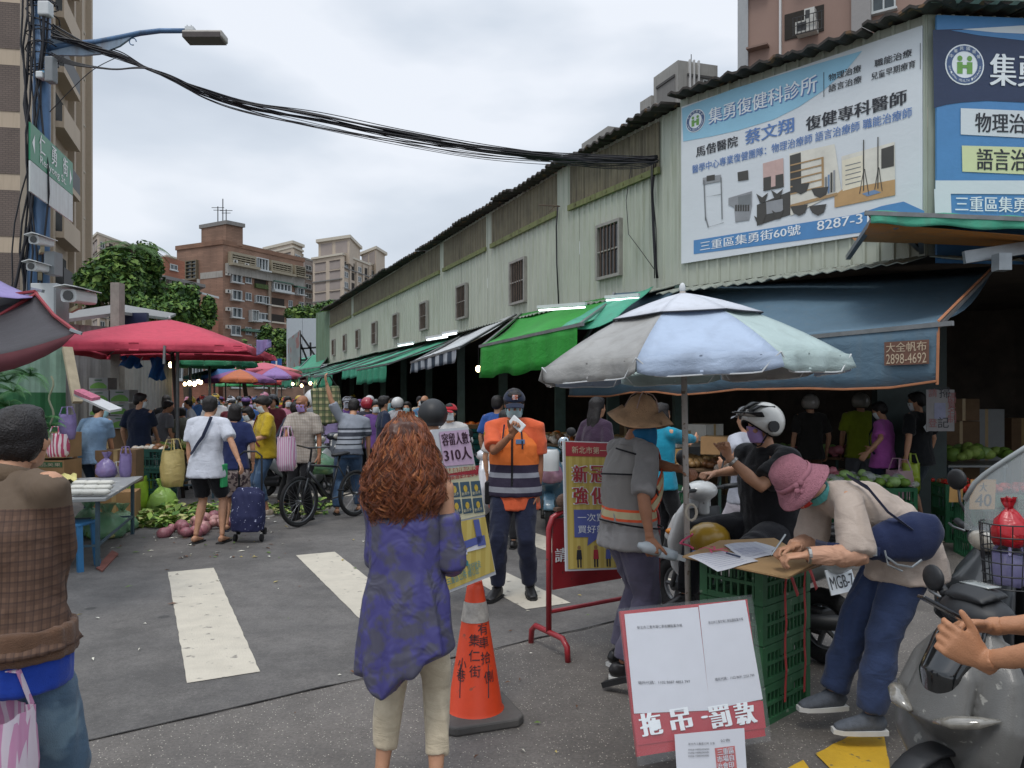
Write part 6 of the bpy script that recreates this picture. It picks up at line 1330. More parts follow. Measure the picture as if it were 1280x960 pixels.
for i, (u0, u1, v0, v1) in enumerate(((111, 135, 487, 472), (111, 136, 503, 488), (137, 162, 503, 487), (137, 162, 519, 504), (137, 162, 536, 520), (111, 136, 520, 504))):
 D = 12.8; a, c = P(u0, v0, D), P(u1, v1, D); t = thing('carton', ['topmost grey carton with a green hill print, left stack', 'grey hill print carton, second in the left stack', 'top carton of the right stack of hill print boxes', 'hill print carton, second in the right stack', 'hill print carton, lowest in the right stack', 'hill print carton, lowest in the left stack'][i], 'carton', a)
 b = MB(); b.box(((a.x+c.x)/2, D+.15, (a.z+c.z)/2), (c.x-a.x-.01, .3, c.z-a.z-.006)); b.build('box_body', GREYC, t, world=True); pn = Panel((a.x, D, a.z), (1, 0, 0), (0, 0, 1), t); w_, h_ = c.x-a.x, c.z-a.z
 pn.sheet('print_hill', [(.02, .02), (w_-.02, .02), (w_-.02, h_*.3), (w_*.75, h_*.55), (w_*.5, h_*.62), (w_*.25, h_*.5), (.02, h_*.28)], GH, .003); pn.rect('print_line', w_*.3, h_*.75, w_*.7, h_*.83, GRC, .004)
p = P(136, 545, 12.9); carton('base carton under the hill print boxes', (p.x, 13.0, 0), (.68, .3, 1.12), 0, CARD_D)
b = MB(); b.bar(P(100, 492, 10.0), P(145, 513, 9.6), .03, .16, up=(0, 1, .3)); tag(b.build('polystyrene_lid', mat('foam_white', 'b9babc', rough=.8, var=.08)), 'tilted white foam tray with pink papers beside the fence', 'tray')
b = MB(); b.bar(P(98, 489, 9.95), P(120, 499, 9.8), .05, .12, up=(0, 1, .3)); tag(b.build('pink_papers', mat('pink_paper', 'b0647a', rough=.8, var=.3, scale=30)), 'pink papers lying on the tilted foam tray', 'papers')
for (u, v, D, r_, h, m, lab) in ((84, 549, 9.3, .10, .30, PURB, 'purple bag hanging on the fence end'), (73, 571, 9.2, .12, .28, striped_bag('red_striped_bag', 'b04a68', 'd8c8cc'), 'red and white striped bag hanging by the blue shirted man'), (157, 596, 9.3, .07, .28, PURB, 'dark purple bag between the carton and green crates'), (145, 599, 9.4, .08, .16, CLR, 'small clear bag beside the blue shirted man')):
 bag(lab, P(u, v, D), r_, h, m, u, knot=False)
for i in range(3):
 p = P(188, 600, 11.3); crate(['bottom dark green crate of the pile with black box', 'middle dark green crate of the pile behind the lime bags', 'topmost dark green crate behind the white shirted man'][i], (p.x, 11.3, .305*i), 0, mat('crate_deep', '17423a', rough=.55, var=.2), (.60, .42, .295), 12)
heap(None, (P(188, 561, 11.3).x, 11.3, .87), (.45, .3), .05, [PACK, APP['garlic'], APP['brown']], 20, seed=4, lab='wrapped goods filling the topmost dark green crate')
for (u, v, r_, h, m, lab, ct) in ((171, 640, .17, .52, LIME, 'tall lime green carrier bag beside the grey table', None), (180, 638, .14, .48, LIME, 'second lime green carrier bag behind the tall one', None), (203, 640, .2, .48, plastic('lime_clear', 'a7cf62', .7), 'lime translucent bag with dark aubergines inside', (.06, [APP['eggplant']], 14))): bag(lab, G(u, v), r_, h, m, u, knot=(ct is not None), content=ct)
bag('pale yellow bag hanging beside the green crates', P(216, 608, 10.2), .15, .48, YELB, 9, knot=False)
leafheap(None, G(188, 655), (.95, .6, .14), 420, LEAVES, .17, 3, lab='green leafy vegetables piled on the road below the lime bags')
leafheap(None, G(232, 648)+V((0, .3, 0)), (.9, .6, .16), 260, LEAVES, .16, 5, lab='pale greens piled behind the white shirted man')
leafheap(None, G(330, 655)+V((0, 1.2, 0)), (1.2, 1.2, .1), 200, LEAVES, .16, 6, lab='trimmed greens lying behind the yellow bloused woman')
PKN = [mat('net_onion', c, rough=.45, var=.35, scale=20) for c in ('a86f74', 'b88a86', '8f5a62')]
for i, (u, v, n, lab) in enumerate(((232, 668, 16, 'pink net bags of red onions left of the man in black shorts'), (260, 660, 16, 'pink net bags of red onions behind the man in black shorts'), (282, 656, 14, 'pink net bags of onions beside the floral skirt'))): heap(None, G(u, v), (.50, .42), .075, PKN, n, seed=i, lab=lab, flat=.5)
for (u, v, D, w_, mats_, lab) in ((240, 600, 13, 1.2, LEAVES, 'vegetable stall board in the dark shelter'), (200, 560, 13.5, 1.3, [APP['garlic'], APP['potato']], 'stall board of bags behind the navy shirted man'), (300, 575, 16, 1.6, LEAVES, 'low stall of greens behind the yellow bloused woman'), (245, 540, 18, 1.5, [APP['orange'], APP['brown']], 'fruit stall deep in the dark shelter')):
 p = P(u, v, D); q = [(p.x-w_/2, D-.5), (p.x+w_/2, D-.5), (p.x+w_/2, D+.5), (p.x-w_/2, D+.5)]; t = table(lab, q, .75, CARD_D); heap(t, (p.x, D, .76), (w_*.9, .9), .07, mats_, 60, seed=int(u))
for k, (u, D, n, lab) in enumerate(((599.5, 17.6, 7, 'teal'),)):
 for i in range(n): p = P(u, 585, D); crate('teal plastic crate, number %s from the ground in the stack beyond the officer' % ['one', 'two', 'three', 'four', 'five', 'six', 'seven'][i], (p.x, D, .135*i), .1, CT_, (.56, .4, .13), 7, group='teal crates stacked beyond the officer')
p = P(600, 533, 17.6); carton('flat open carton on the teal crate stack', (p.x, 17.6, .95), (.7, .45, .08), .1, CARD)
def stall(label, u0, u1, D0, D1, z, mats_, r_=.06, n=80, seed=1, top=None, dep=.9, dirn=None):
 a, c = V((P(u0, 0, D0).x, D0, 0)), V((P(u1, 0, D1).x, D1, 0)); d = (c-a).normalized(); nr = V((-d.y, d.x, 0)); nr = nr if nr.y > 0 else -nr
 t = table(label, [a, c, c+nr*dep, a+nr*dep], z, top or CARD_D, legm=CB_); m = (a+c)/2+nr*dep/2
 r = random.Random(seed); b = MB()
 for i in range(n):
  f, g = r.random(), r.random(); q = lerp(a, c, f)+nr*dep*g; s_ = r_*r.uniform(.7, 1.2); b.m = int((f*len(mats_)*1.7+g*.8)) % len(mats_); b.ell(q+V((0, 0, z+s_*.5+r.random()*r_)), (s_, s_, s_*.8), None, 8, 5)
 o = b.build('produce', mats_, t, smooth=True, world=True); o['kind'] = 'stuff'; return t
stall('produce stall of brown and yellow goods behind the officer', 632, 742, 13.2, 11.2, .92, [APP['brown'], APP['orange'], APP['potato'], APP['garlic']], .07, 240, 1)
stall('stall board of potatoes and boxed goods behind the umbrella pole', 770, 905, 10.2, 8.8, .80, [APP['potato'], APP['brown'], APP['garlic'], APP['potato']], .055, 260, 2)
stall('dim stall of red peppers under the striped awning', 500, 600, 22, 18.5, .85, [APP['tomato'], APP['orange'], APP['cabbage']], .08, 200, 3)
stall('dim counter beneath the blue awning behind the helmeted shopper', 960, 1050, 11.5, 10.8, .8, [APP['cabbage'], APP['onion']], .07, 80, 4)
for (u, v, D, rz, lab, mt, st) in ((816, 640, 8.6, .2, 'dark crate under the potato stall, left', CB_, 0), (870, 640, 8.4, .2, 'dark crate under the potato stall, right', CB_, 0), (816, 0, 8.6, .2, 'green crate edge on top of the dark left crate', CG_, .34), (1068, 0, 8.7, .1, 'green crate at the left of the wrapped vegetable stall', CG_, .0), (1100, 0, 8.5, .1, 'green crate in the middle below the wrapped vegetables', CG_, .0), (1068, 0, 8.7, .1, 'upper left crate holding wrapped vegetables', CG_, .34), (1100, 0, 8.5, .1, 'upper right crate holding wrapped vegetables', CG_, .34),
        (1040, 0, 9.0, .1, 'crate behind the bending woman stacked lowest', CG_, 0), (1040, 0, 9.0, .1, 'crate behind the bending woman stacked on another', CG_, .34)):
 crate(lab, (P(u, 500, D).x, D, st), rz, mt, (.6, .42, .33), 11)
heap(None, (P(1082, 500, 8.6).x, 8.65, .66), (1.0, .4), .06, [CLR, LEAVES[0], APP['cabbage'], CLR], 60, seed=8, lab='vegetables wrapped in clear plastic in the green crates')
heap(None, (P(1040, 500, 9).x, 9.0, .66), (.5, .35), .05, [APP['onion'], LEAVES[0], APP['onion']], 30, seed=9, lab='purple leaf vegetables behind the bending woman')
for (u, z, D, s_, lab) in ((1203, 0, 8.9, 1, 'lower green crate under the peanuts'), (1203, .33, 8.9, 1, 'upper green crate under the peanuts'), (1240, 0, 7.95, 1.1, 'lower tomato crate with the price cards'), (1240, .34, 7.95, 1.1, 'upper tomato crate with the price cards'), (1290, 0, 8.1, 1.1, 'lower crate at the right edge of the tomato stall'), (1290, .34, 8.1, 1.1, 'upper crate at the right edge of the tomato stall')): crate(lab, (P(u, 500, D).x, D, z), -.15, CG_, (.52*s_, .42, .33), 11)
heap(None, (P(1203, 500, 8.9).x, 8.9, .66), (.5, .38), .025, [APP['brown'], APP['tomato']], 90, seed=10, lab='peanuts spread on the crate beside the tomatoes', flat=.3)
heap(None, (P(1228, 500, 7.95).x, 7.9, .68), (.42, .36), .038, [APP['tomato']], 46, seed=11, lab='red tomatoes heaped in the crate with price cards')
heap(None, (P(1275, 500, 8).x, 8.0, .68), (.6, .36), .036, [APP['tomato'], plastic('red_film', 'a8474a', .6)], 60, seed=12, lab='bagged tomatoes at the right end of the stall')
heap(None, P(1222, 556, 11.5)+V((0, 0, -.2)), (.9, .5), .1, [APP['cabbage'], LEAVES[0], LEAVES[1]], 30, seed=13, lab='cabbages heaped on the shelf at the back', flat=.5)
table('grey shelf table under the cabbages', [(P(1185, 0, 11.2).x, 11.2), (P(1260, 0, 11.2).x, 11.2), (P(1262, 0, 12).x, 12.1), (P(1185, 0, 12).x, 12.1)], .66, GT)
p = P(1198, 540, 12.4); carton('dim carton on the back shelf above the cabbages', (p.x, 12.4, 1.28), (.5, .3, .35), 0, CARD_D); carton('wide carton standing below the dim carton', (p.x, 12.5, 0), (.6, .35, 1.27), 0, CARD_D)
for (u, v, w_, h_, txt, D, lab) in ((1228, 618, .26, .30, '大40', 7.66, 'cardboard price card reading 40 on the tomato crate'), (1195, 612, .14, .26, '一', 7.9, 'plain cardboard price card on the left tomato crate'), (836, 612, .13, .20, '30', 8.1, 'cardboard price card reading 30 under the potato stall'), (848, 568, .1, .13, '一', 8.9, 'small card stuck among the potatoes')):
 p = P(u, v, D); t = thing('price_card', lab, 'price card', p); pn = Panel((p.x-w_/2, D, p.z-h_/2), (1, .05, 0), (0, -.08, 1), t); pp(t, 'card', WOODP, pn, 0, w_, 0, h_, -.006, 0)
 if txt == '大40': pn.text('大', w_*.35, h_*.6, w_*.65, h_*.9, SOLE_K, .003, .02); pn.text('40', w_*.2, h_*.1, w_*.85, h_*.52, SOLE_K, .003, .02)
 elif txt == '30': pn.text('30', w_*.25, h_*.3, w_*.75, h_*.75, SOLE_K, .003)
p = P(1158, 487, 9.2); t = thing('notice_board', 'faded white notice with red handwriting hung on the dark partition', 'notice', p); pn = Panel(P(1158, 539, 9.2), (1, 0, 0), (0, 0, 1), t); w_, h_ = 35/960*9.2, 52/960*9.2
pp(t, 'notice_sheet', mat('notice_paper', '8f8c8c', rough=.7, var=.12, scale=6), pn, 0, w_, 0, h_, -.01, 0)
RI = mat('notice_red', '96605f', rough=.7, var=.1)
for i, (x, y, s_, ch, m) in enumerate(((.12, .82, .1, '請', RI), (.5, .8, .13, '掃', INK), (.8, .72, .1, '碼', RI), (.8, .55, .1, '實', RI), (.8, .4, .1, '名', RI), (.12, .1, .1, '登', RI), (.45, .08, .13, '記', INK), (.8, .2, .1, '制', RI))): pn.text(ch, w_*(x-.05), h_*y, w_*(x-.05)+s_, h_*y+s_, m)
pn.rect('paper_patch', w_*.28, h_*.3, w_*.68, h_*.68, mat('notice_lilac', '8d8fa6', rough=.7), .003)
r = random.Random(11)
UL = [560, 585, 640, 655, 690, 700, 745, 760, 800, 815, 880, 905, 1010, 1030, 1225, 1250, 620, 780, 860, 930, 960, 1270]
for i in range(22):
 u = UL[i]; k_ = (u-640)/960; D = 17.2+(.916-k_*14.65)/(k_+.422)+r.uniform(0, 1.5) if u < 800 else r.uniform(12.4, 13.4); s_ = r.uniform(.35, .6); z = r.choice((0, 0, .5, 1.0))
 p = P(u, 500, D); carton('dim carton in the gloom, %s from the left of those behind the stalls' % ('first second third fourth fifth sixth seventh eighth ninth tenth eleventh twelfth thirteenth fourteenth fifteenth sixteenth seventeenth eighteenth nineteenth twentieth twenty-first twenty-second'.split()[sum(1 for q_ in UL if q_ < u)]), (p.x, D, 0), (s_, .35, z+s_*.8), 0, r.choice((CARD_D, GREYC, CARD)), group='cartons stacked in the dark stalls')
for i, (u, v, D, c) in enumerate(((655, 545, 12.6, 'b9b6ae'), (745, 560, 11, '8d6a4a'), (820, 545, 9.8, 'a08868'), (850, 548, 9.6, '9a9a94'), (880, 540, 9.6, 'b5b2aa'), (805, 570, 8.9, 'a58a6a'), (895, 556, 9, 'a07c54'))):
 p = P(u, v, D); carton(['white foam box on the stall behind the officer', 'brown box beside the long haired shopper', 'tan box behind the hat brim', 'grey box under the teal sleeved arm', 'white carton tray right of the umbrella pole', 'open carton of goods beside the potato heap', 'brown carton right of the umbrella pole'][i], (p.x, D, p.z-.1), (.42, .3, .2), .2*i, mat('box_tone', c, rough=.8, var=.15))
def zbands(name, bands, axis=2, **k):
 """bands [(upper z, hex)] from the bottom up, in metres of the wearer's own frame"""
 def fn(t, co, b):
  l = t.links.new; sp = t.nodes.new('ShaderNodeSeparateXYZ'); l(co.outputs['Object'], sp.inputs[0]); prev = None; last = bands[0][1]
  for (z, c), (z2, c2) in zip(bands, bands[1:]):
   g = t.nodes.new('ShaderNodeMath'); g.operation = 'GREATER_THAN'; g.inputs[1].default_value = z; l(sp.outputs[axis], g.inputs[0])
   x = t.nodes.new('ShaderNodeMix'); x.data_type = 'RGBA'; l(g.outputs[0], x.inputs[0])
   if prev is None: x.inputs[6].default_value = (*srgb(c), 1)
   else: l(prev, x.inputs[6])
   x.inputs[7].default_value = (*srgb(c2), 1); prev = x.outputs[2]
  l(prev, b.inputs['Base Color']); wrinkle(t, co, b)
 return custom(name, fn)
def wrinkle(t, co, b, s=.5):
 n = t.nodes.new('ShaderNodeTexNoise'); n.inputs['Scale'].default_value = 8; n.inputs['Distortion'].default_value = 1; t.links.new(co.outputs['Object'], n.inputs['Vector'])
 bp = t.nodes.new('ShaderNodeBump'); bp.inputs['Strength'].default_value = s; bp.inputs['Distance'].default_value = .02; t.links.new(n.outputs[0], bp.inputs['Height']); t.links.new(bp.outputs[0], b.inputs['Normal'])
def plaid(name, c0, c1, c2, f, f2=None, amt=.55, top=None):
 def fn(t, co, b):
  l = t.links.new; sp = t.nodes.new('ShaderNodeSeparateXYZ'); l(co.outputs['Object'], sp.inputs[0]); prev = None
  ad = t.nodes.new('ShaderNodeMath'); ad.operation = 'ADD'; l(sp.outputs[0], ad.inputs[0]); l(sp.outputs[1], ad.inputs[1])
  for (sock, fr, c, ph_, w) in ((ad.outputs[0], f, c1, 0, .45), (sp.outputs[2], f, c1, .1, .45), (ad.outputs[0], f, c2, .6, .16), (sp.outputs[2], f, c2, .7, .16)):
   a = t.nodes.new('ShaderNodeMath'); a.operation = 'MULTIPLY_ADD'; a.inputs[1].default_value = fr; a.inputs[2].default_value = ph_+10; l(sock, a.inputs[0])
   fr_ = t.nodes.new('ShaderNodeMath'); fr_.operation = 'FRACT'; l(a.outputs[0], fr_.inputs[0]); g = t.nodes.new('ShaderNodeMath'); g.operation = 'LESS_THAN'; g.inputs[1].default_value = w; l(fr_.outputs[0], g.inputs[0])
   m_ = t.nodes.new('ShaderNodeMath'); m_.operation = 'MULTIPLY'; m_.inputs[1].default_value = amt; l(g.outputs[0], m_.inputs[0]); x = t.nodes.new('ShaderNodeMix'); x.data_type = 'RGBA'; l(m_.outputs[0], x.inputs[0])
   if prev is None: x.inputs[6].default_value = (*srgb(c0), 1)
   else: l(prev, x.inputs[6])
   x.inputs[7].default_value = (*srgb(c), 1); prev = x.outputs[2]
  if top:
   g = t.nodes.new('ShaderNodeMath'); g.operation = 'GREATER_THAN'; g.inputs[1].default_value = top[0]; l(sp.outputs[2], g.inputs[0]); x = t.nodes.new('ShaderNodeMix'); x.data_type = 'RGBA'; l(g.outputs[0], x.inputs[0]); l(prev, x.inputs[6]); x.inputs[7].default_value = (*srgb(top[1]), 1); prev = x.outputs[2]
  l(prev, b.inputs['Base Color']); wrinkle(t, co, b)
 return custom(name, fn)
def blotch(name, c1, c2, sc=9, th=.5, w=.12, s=.6):
 def fn(t, co, b):
  l = t.links.new; n = t.nodes.new('ShaderNodeTexNoise'); n.inputs['Scale'].default_value = sc; n.inputs['Detail'].default_value = 5; l(co.outputs['Object'], n.inputs['Vector'])
  r = t.nodes.new('ShaderNodeMapRange'); r.inputs[1].default_value = th-w/2; r.inputs[2].default_value = th+w/2; l(n.outputs[0], r.inputs[0]); x = t.nodes.new('ShaderNodeMix'); x.data_type = 'RGBA'; l(r.outputs[0], x.inputs[0]); x.inputs[6].default_value = (*srgb(c1), 1); x.inputs[7].default_value = (*srgb(c2), 1)
  l(x.outputs[2], b.inputs['Base Color']); wrinkle(t, co, b, s)
 return custom(name, fn)
def torso(k, az, f, off=.0):
 c = [k.p[0], k.p[1], k.p[2], k.p[3]]; r = [(.180, .134), (.164, .122), (.178, .126), (.130, .085)]; f = max(0, min(.999, f))*3; i = int(f); q = f-i; s = k.s; w = k.w
 cc = lerp(c[i], c[i+1], q); a = lerp(r[i][0], r[i+1][0], q)*s*w+off; b = lerp(r[i][1], r[i+1][1], q)*s*w+off; az = R(az)
 return cc + k.Xs*sin(az)*a + k.fw*cos(az)*b
def band(k, name, path, width, m, off=.012, n=14, parent=None):
 """a strap lying on the torso through (azimuth, height) marks"""
 mb = MB(); pts = []
 for i in range(len(path)-1):
  for j in range(n//(len(path)-1)): q = j/(n//(len(path)-1)); pts.append(tuple(lerp(path[i][z], path[i+1][z], q) for z in (0, 1)))
 pts.append(path[-1]); P3 = [torso(k, a, f, off) for a, f in pts]
 mb.tube(P3, [(width/2, .004)]*len(P3), 6, side=None) if False else None
 prev = None
 for i, p in enumerate(P3):
  d = (P3[min(i+1, len(P3)-1)]-P3[max(i-1, 0)]).normalized(); c = torso(k, pts[i][0], pts[i][1], -.1); nr = (p-c).normalized(); sd = d.cross(nr).normalized(); b = len(mb.v)
  mb.v += [p-sd*width/2, p+sd*width/2, p+sd*width/2+nr*.005, p-sd*width/2+nr*.005]
  if prev is not None:
   for q in range(4): mb.face((prev+q, prev+(q+1) % 4, b+(q+1) % 4, b+q))
  prev = b
 return mb.build(name, m, parent or k.o, smooth=False)
def face(d): return math.atan2(-d[0], d[1])
def W2(loc, rz, *pts): return [loc_of(loc, rz, p) for p in pts]
JEANS = cloth('3f5672', 'denim', bump=.4, spots=('566f8a', 5, .58)); JEANS_D = cloth('34465c', 'denim', bump=.4); BLK = cloth('1c1c1f'); NVY = cloth('20263a'); WHT_T = cloth('b9bcc4'); GRY = cloth('75777c'); KHK = cloth('8c7d64')
loc = (P(508, 0, 3.09).x, 3.09, 0); BL = blotch('indigo_print', '46437c', '4c4b5c', 15, .49, .12, .9); BL.node_tree.nodes['Principled BSDF'].inputs['Roughness'].default_value = .5
hl, hr_ = W2(loc, -.12, P(518, 700, 3.34), P(556, 696, 3.30))
k = person('woman with long curly auburn hair in an indigo blouse and cream capri trousers', loc, -.12, 1.55, .93, lean=2, curve=4, neck=4, LH=hl, RH=hr_, eL=(-.25, -.5, -1), eR=(.3, -.5, -1), LF=(-.115, .02, .08), RF=(.125, -.02, .08), top=(BL, 'none', .31, .042), bottom=(cloth('c2b49b', 'cream_cloth', wr=.8), 'capri', .006), hair=(None, None),
     head=(-18, -8, 0), vox=.010, near=True, girl=True, fz=.2, shoes=('sandal', SHOE_K, None), hands={-1: dict(curl=.7), 1: dict(curl=.6, n=(-1, 0, .2), t=(0, 0, 1))})
bm_ = [c for c in k.o.children if c.name.startswith('shirt')][0].data
for v in bm_.vertices:
 x, y, z = v.co; f = max(0, .98-z)/.45; az = math.atan2(y, x); g = 1+.05*f*sin(az*11+z*3)+.06*f*(x < 0); v.co = (x*g, y*g, z - f*f*(.075*math.exp(-((x+.06)/.07)**2) - .085*max(0, x)/.15 - .02*sin(az*7)))
for q in (-1, 1):   # loose cold-shoulder sleeves
 S, E, T2 = k.arms[q]; mb = MB(); mb.tube([lerp(S, E, .38 if q > 0 else .1), lerp(S, E, .66), E+V((0, 0, -.03)), lerp(E, T2, .35)+V((0, 0, -.03)), lerp(E, T2, .55)+V((0, 0, -.03))], [(.050, .048), (.055, .053), (.058, .064), (.048, .062), (.036, .045)], 16)
 me = remesh(mb, .011, 1, (.009, 9, .6)); me.materials.clear(); me.materials.append(BL); put('sleeve', me, k.o)
T = k.T; s = k.s
mb = MB()
for c, r in (((0, -.02, .05), (.086, .098, .082)), ((0, -.07, -.06), (.115, .07, .11)), ((0, -.085, -.19), (.125, .06, .12)), ((0, -.08, -.29), (.10, .045, .09)), ((-.085, -.01, -.04), (.035, .06, .10)), ((.085, -.01, -.04), (.035, .06, .10))): mb.ell(T @ (V(c)*s), V(r)*s, None, 16, 12)
HA = [mat('auburn_hair', c, rough=.42, var=.3, scale=40, spec=.5) for c in ('743d24', '8e4f2c', '4c2818', 'a9683a')]
me = remesh(mb, .010, 1, (.012, 30, .6)); me.materials.clear(); me.materials.append(HA[2]); hair_ = put('hair', me, k.o)
rr = random.Random(2); mb = MB(); hc = k.hc
def env(z, a):   # z metres below the crown; a = 0 at the back
 w = [(.0, .03), (.04, .075), (.10, .105), (.18, .130), (.27, .160), (.36, .168), (.43, .145), (.50, .11)]
 for (z0, w0), (z1, w1) in zip(w, w[1:]):
  if z <= z1: r_ = lerp(w0, w1, (z-z0)/(z1-z0)); break
 else: r_ = .1
 return V((r_*sin(a)*1.02, -r_*cos(a)*.72-.03*min(1, z*4), 0))
crown = T @ (V((0, -.01, .135))*s)
for i in range(320):
 a = rr.gauss(0, 1.0)
 if abs(a) > 2.3: continue
 z0 = rr.uniform(-.02, .10) if rr.random() < .6 else rr.uniform(.08, .28); z1 = rr.uniform(.34, .53)-abs(a)*.035; turns = rr.uniform(3.2, 5.5)*(z1-z0)/.4; r0 = rr.uniform(.010, .022); ph_ = rr.uniform(0, 6.28); n = 27; k2 = rr.uniform(.92, 1.13); da = rr.gauss(0, .22); sg = rr.choice((-1, 1))
 mc = rr.choice((0, 0, 1, 1, 2, 3))
 for q in range(9):
  ph2 = ph_+rr.uniform(-.5, .5); kk = k2+rr.uniform(-.05, .05); aa = a+rr.uniform(-.04, .04); pts = []; zz = z1+rr.uniform(-.03, .03)
  for j in range(n+1):
   f = j/n; z = lerp(z0, zz, f); g = min(1, f*1.8+.05); t_ = sg*(ph2+turns*6.28*f); e_ = env(max(z, .004), aa+da*f); zc_ = z if z > .05 else .05-(.05-z)*.6
   tang = V((cos(aa), sin(aa), 0)); outw = V((sin(aa), -cos(aa), 0)); pts.append(crown + e_*kk*s + V((0, 0, .008-z*s)) + (tang*cos(t_)+outw*sin(t_)*.8)*r0*g + V((0, 0, cos(t_+1)*r0*.5*g)))
  mb.m = mc if rr.random() < .7 else rr.choice((0, 1, 2)); w_ = rr.uniform(.0012, .0026); mb.tube(pts, [w_*(1-.6*j/n) for j in range(n+1)], 3, cap=False)
for i in range(260):
 a = rr.gauss(0, 1.1); z0 = rr.uniform(-.02, .3); zz = z0+rr.uniform(.08, .2); ph_ = rr.uniform(0, 6); kk = rr.uniform(1.02, 1.22); pts = []
 for j in range(12): f = j/11; z = lerp(z0, zz, f); t_ = ph_+f*6; pts.append(crown+env(max(z, .01), a+f*.2)*lerp(.98, kk, f)*s+V((.012*cos(t_), .012*sin(t_), .008-z*s)))
 mb.m = rr.choice((1, 3)); mb.tube(pts, [.0011*(1-.6*j/11) for j in range(12)], 3, cap=False)
o = mb.build('hair_curls', HA, hair_, smooth=True); o['kind'] = 'stuff'
PLB = plaid('brown_plaid', '5f4636', '493327', '33221b', 34, amt=.6, top=(1.31, '5d4d3d')); loc = (P(8, 0, 2.4).x, 2.4, 0); rz = -.36
hl, hr_ = W2(loc, rz, P(-16, 850, 2.25), P(62, 860, 2.7))
k = person('man in a brown plaid jacket, blue undershirt and jeans at the left edge', loc, rz, 1.63, 1.08, lean=3, side=-9, curve=10, neck=12, LH=hl, RH=hr_, top=(PLB, 'long', .02, .05), bottom=(cloth('4d6478', 'washed_denim', bump=.5, spots=('6f8796', 4, .55)), 'pants', .02), hair=('short', HAIR_K), head=(24, -12, 0), vox=.011, near=True,
     hands={-1: dict(curl=1.5, d=(0, .1, -1)), 1: dict(curl=1.5, d=(0, .1, -1))}, skin=SKIN)
mb = MB(); p0, p1, p2, p3 = k.p; mb.tube([p0+V((0, 0, -.035)), p0+V((0, 0, .06))], [(.222, .176), (.218, .172)], 20, side=k.Xs); me = remesh(mb, .012, 1, (.006, 12, .3)); me.materials.clear(); me.materials.append(cloth('654b3a', 'ribbed_hem', bump=.6)); put('hem_band', me, k.o)
mb = MB(); mb.tube([p0+V((0, 0, -.13)), p0+V((0, 0, .0))], [(.206, .160), (.206, .160)], 20, side=k.Xs); me = remesh(mb, .012, 1, (.006, 12, .3)); me.materials.clear(); me.materials.append(cloth('1f3f9c', 'blue_jersey')); put('undershirt', me, k.o)
mb = MB(); mb.tube([p3+V((0, -.01, -.03)), p3+V((0, .01, .035))], [(.095, .09), (.075, .07)], 18, side=k.Xs); mb.build('collar', cloth('5d4d3d', 'collar_cloth'), k.o, smooth=True)
PST = stripe_mat('pink_striped_film', 'c88fb0', 'd9cdd6', 40, 0); PST.node_tree.nodes['Principled BSDF'].inputs['Alpha'].default_value = .85
bag('pink striped carrier bag held by the man in the plaid jacket', P(-4, 1034, 2.2), .10, .33, PST, 3, knot=False, content=(.05, [APP['garlic']], 10))
bag('clear yellowish bag hanging beyond the plaid jacketed man', P(76, 940, 2.62), .055, .20, plastic('clear_yellow', 'b8ac8c', .6), 4, knot=False, content=(.03, [APP['potato'], APP['garlic']], 8))
loc = (P(643, 0, 6.4).x, 6.4, 0); rz = pi-.12; ORV = zbands('officer_shirt', [(.0, 'd9623a'), (9, 'd9623a')]) if False else cloth('d2603c', 'orange_uniform')
hr_, hl = W2(loc, rz, P(640, 543, 6.08), P(673, 640, 6.35))
k = person('traffic officer in an orange and navy vest looking at the phone in his hand', loc, rz, 1.70, 1.06, LH=hl, RH=hr_, eR=(.6, -.2, -.9), LF=(-.13, .0, .085), RF=(.13, .12, .085), footdir=(-14, 16), top=(ORV, 'short', .20, .020), bottom=(cloth('23283c', 'navy_serge'), 'pants', .012), hair=('short', HAIR_K), hat=('cap', cloth('20283c', 'navy_cap', wr=.1)), msk=BLUEMASK,
     head=(10, 16, 0), vox=.012, near=True, skin=SKIN_D, hands={1: dict(d=(-.35, .15, .75), n=(-.3, .3, .6), t=(0, .5, .8), curl=.9), -1: dict(curl=.6)})
VO = zbands('officer_vest', [(.845, '2a2238'), (.875, '2a2238'), (.92, '8d8f98'), (.995, '2a2238'), (1.035, '8d8f98'), (1.10, '2a2238'), (9, 'e2742e')])
mb = MB(); p0, p1, p2, p3 = k.p; mb.tube([p0+V((0, 0, -.09)), p0, p1, p2, p3-V((0, 0, .10)), p3-V((0, 0, .045))], [(.228, .178), (.228, .176), (.206, .160), (.212, .156), (.146, .118), (.100, .088)], 20, side=k.Xs); me = remesh(mb, .012, 1, (.005, 9, .5)); me.materials.clear(); me.materials.append(VO); v_ = put('vest', me, k.o)
band(k, 'zip', [(0, -.0), (0, .9)], .016, BLK, .034, parent=v_); band(k, 'patch', [(-28, .72), (-8, .72)], .035, mat('patch_blue', '5a7fa8', rough=.6), .032, 6, v_)
for q in (-1, 1): band(k, 'piping', [(q*22, .62), (q*22, .95)], .012, NVY, .034, parent=v_)
S, E, T2 = k.arms[1]; b = MB(); b.box(lerp(S, E, .35)+V((.062, .02, 0)), (.006, .05, .065)); b.build('shoulder_badge', mat('badge_gold', 'b79a3a', rough=.5), k.o)
b = MB(); b.box(k.T @ V((0, .090, .085)), (.045, .012, .036), k.T.to_3x3()); b.build('cap_badge', mat('badge_orange', 'c0623a', rough=.5, spots=('d8c8c8', 60, .5)), k.o)
b = MB(); b.box(V((.20, .02, .86)), (.08, .13, .19)); b.build('pouch', BLK, k.o, bevel=.015)
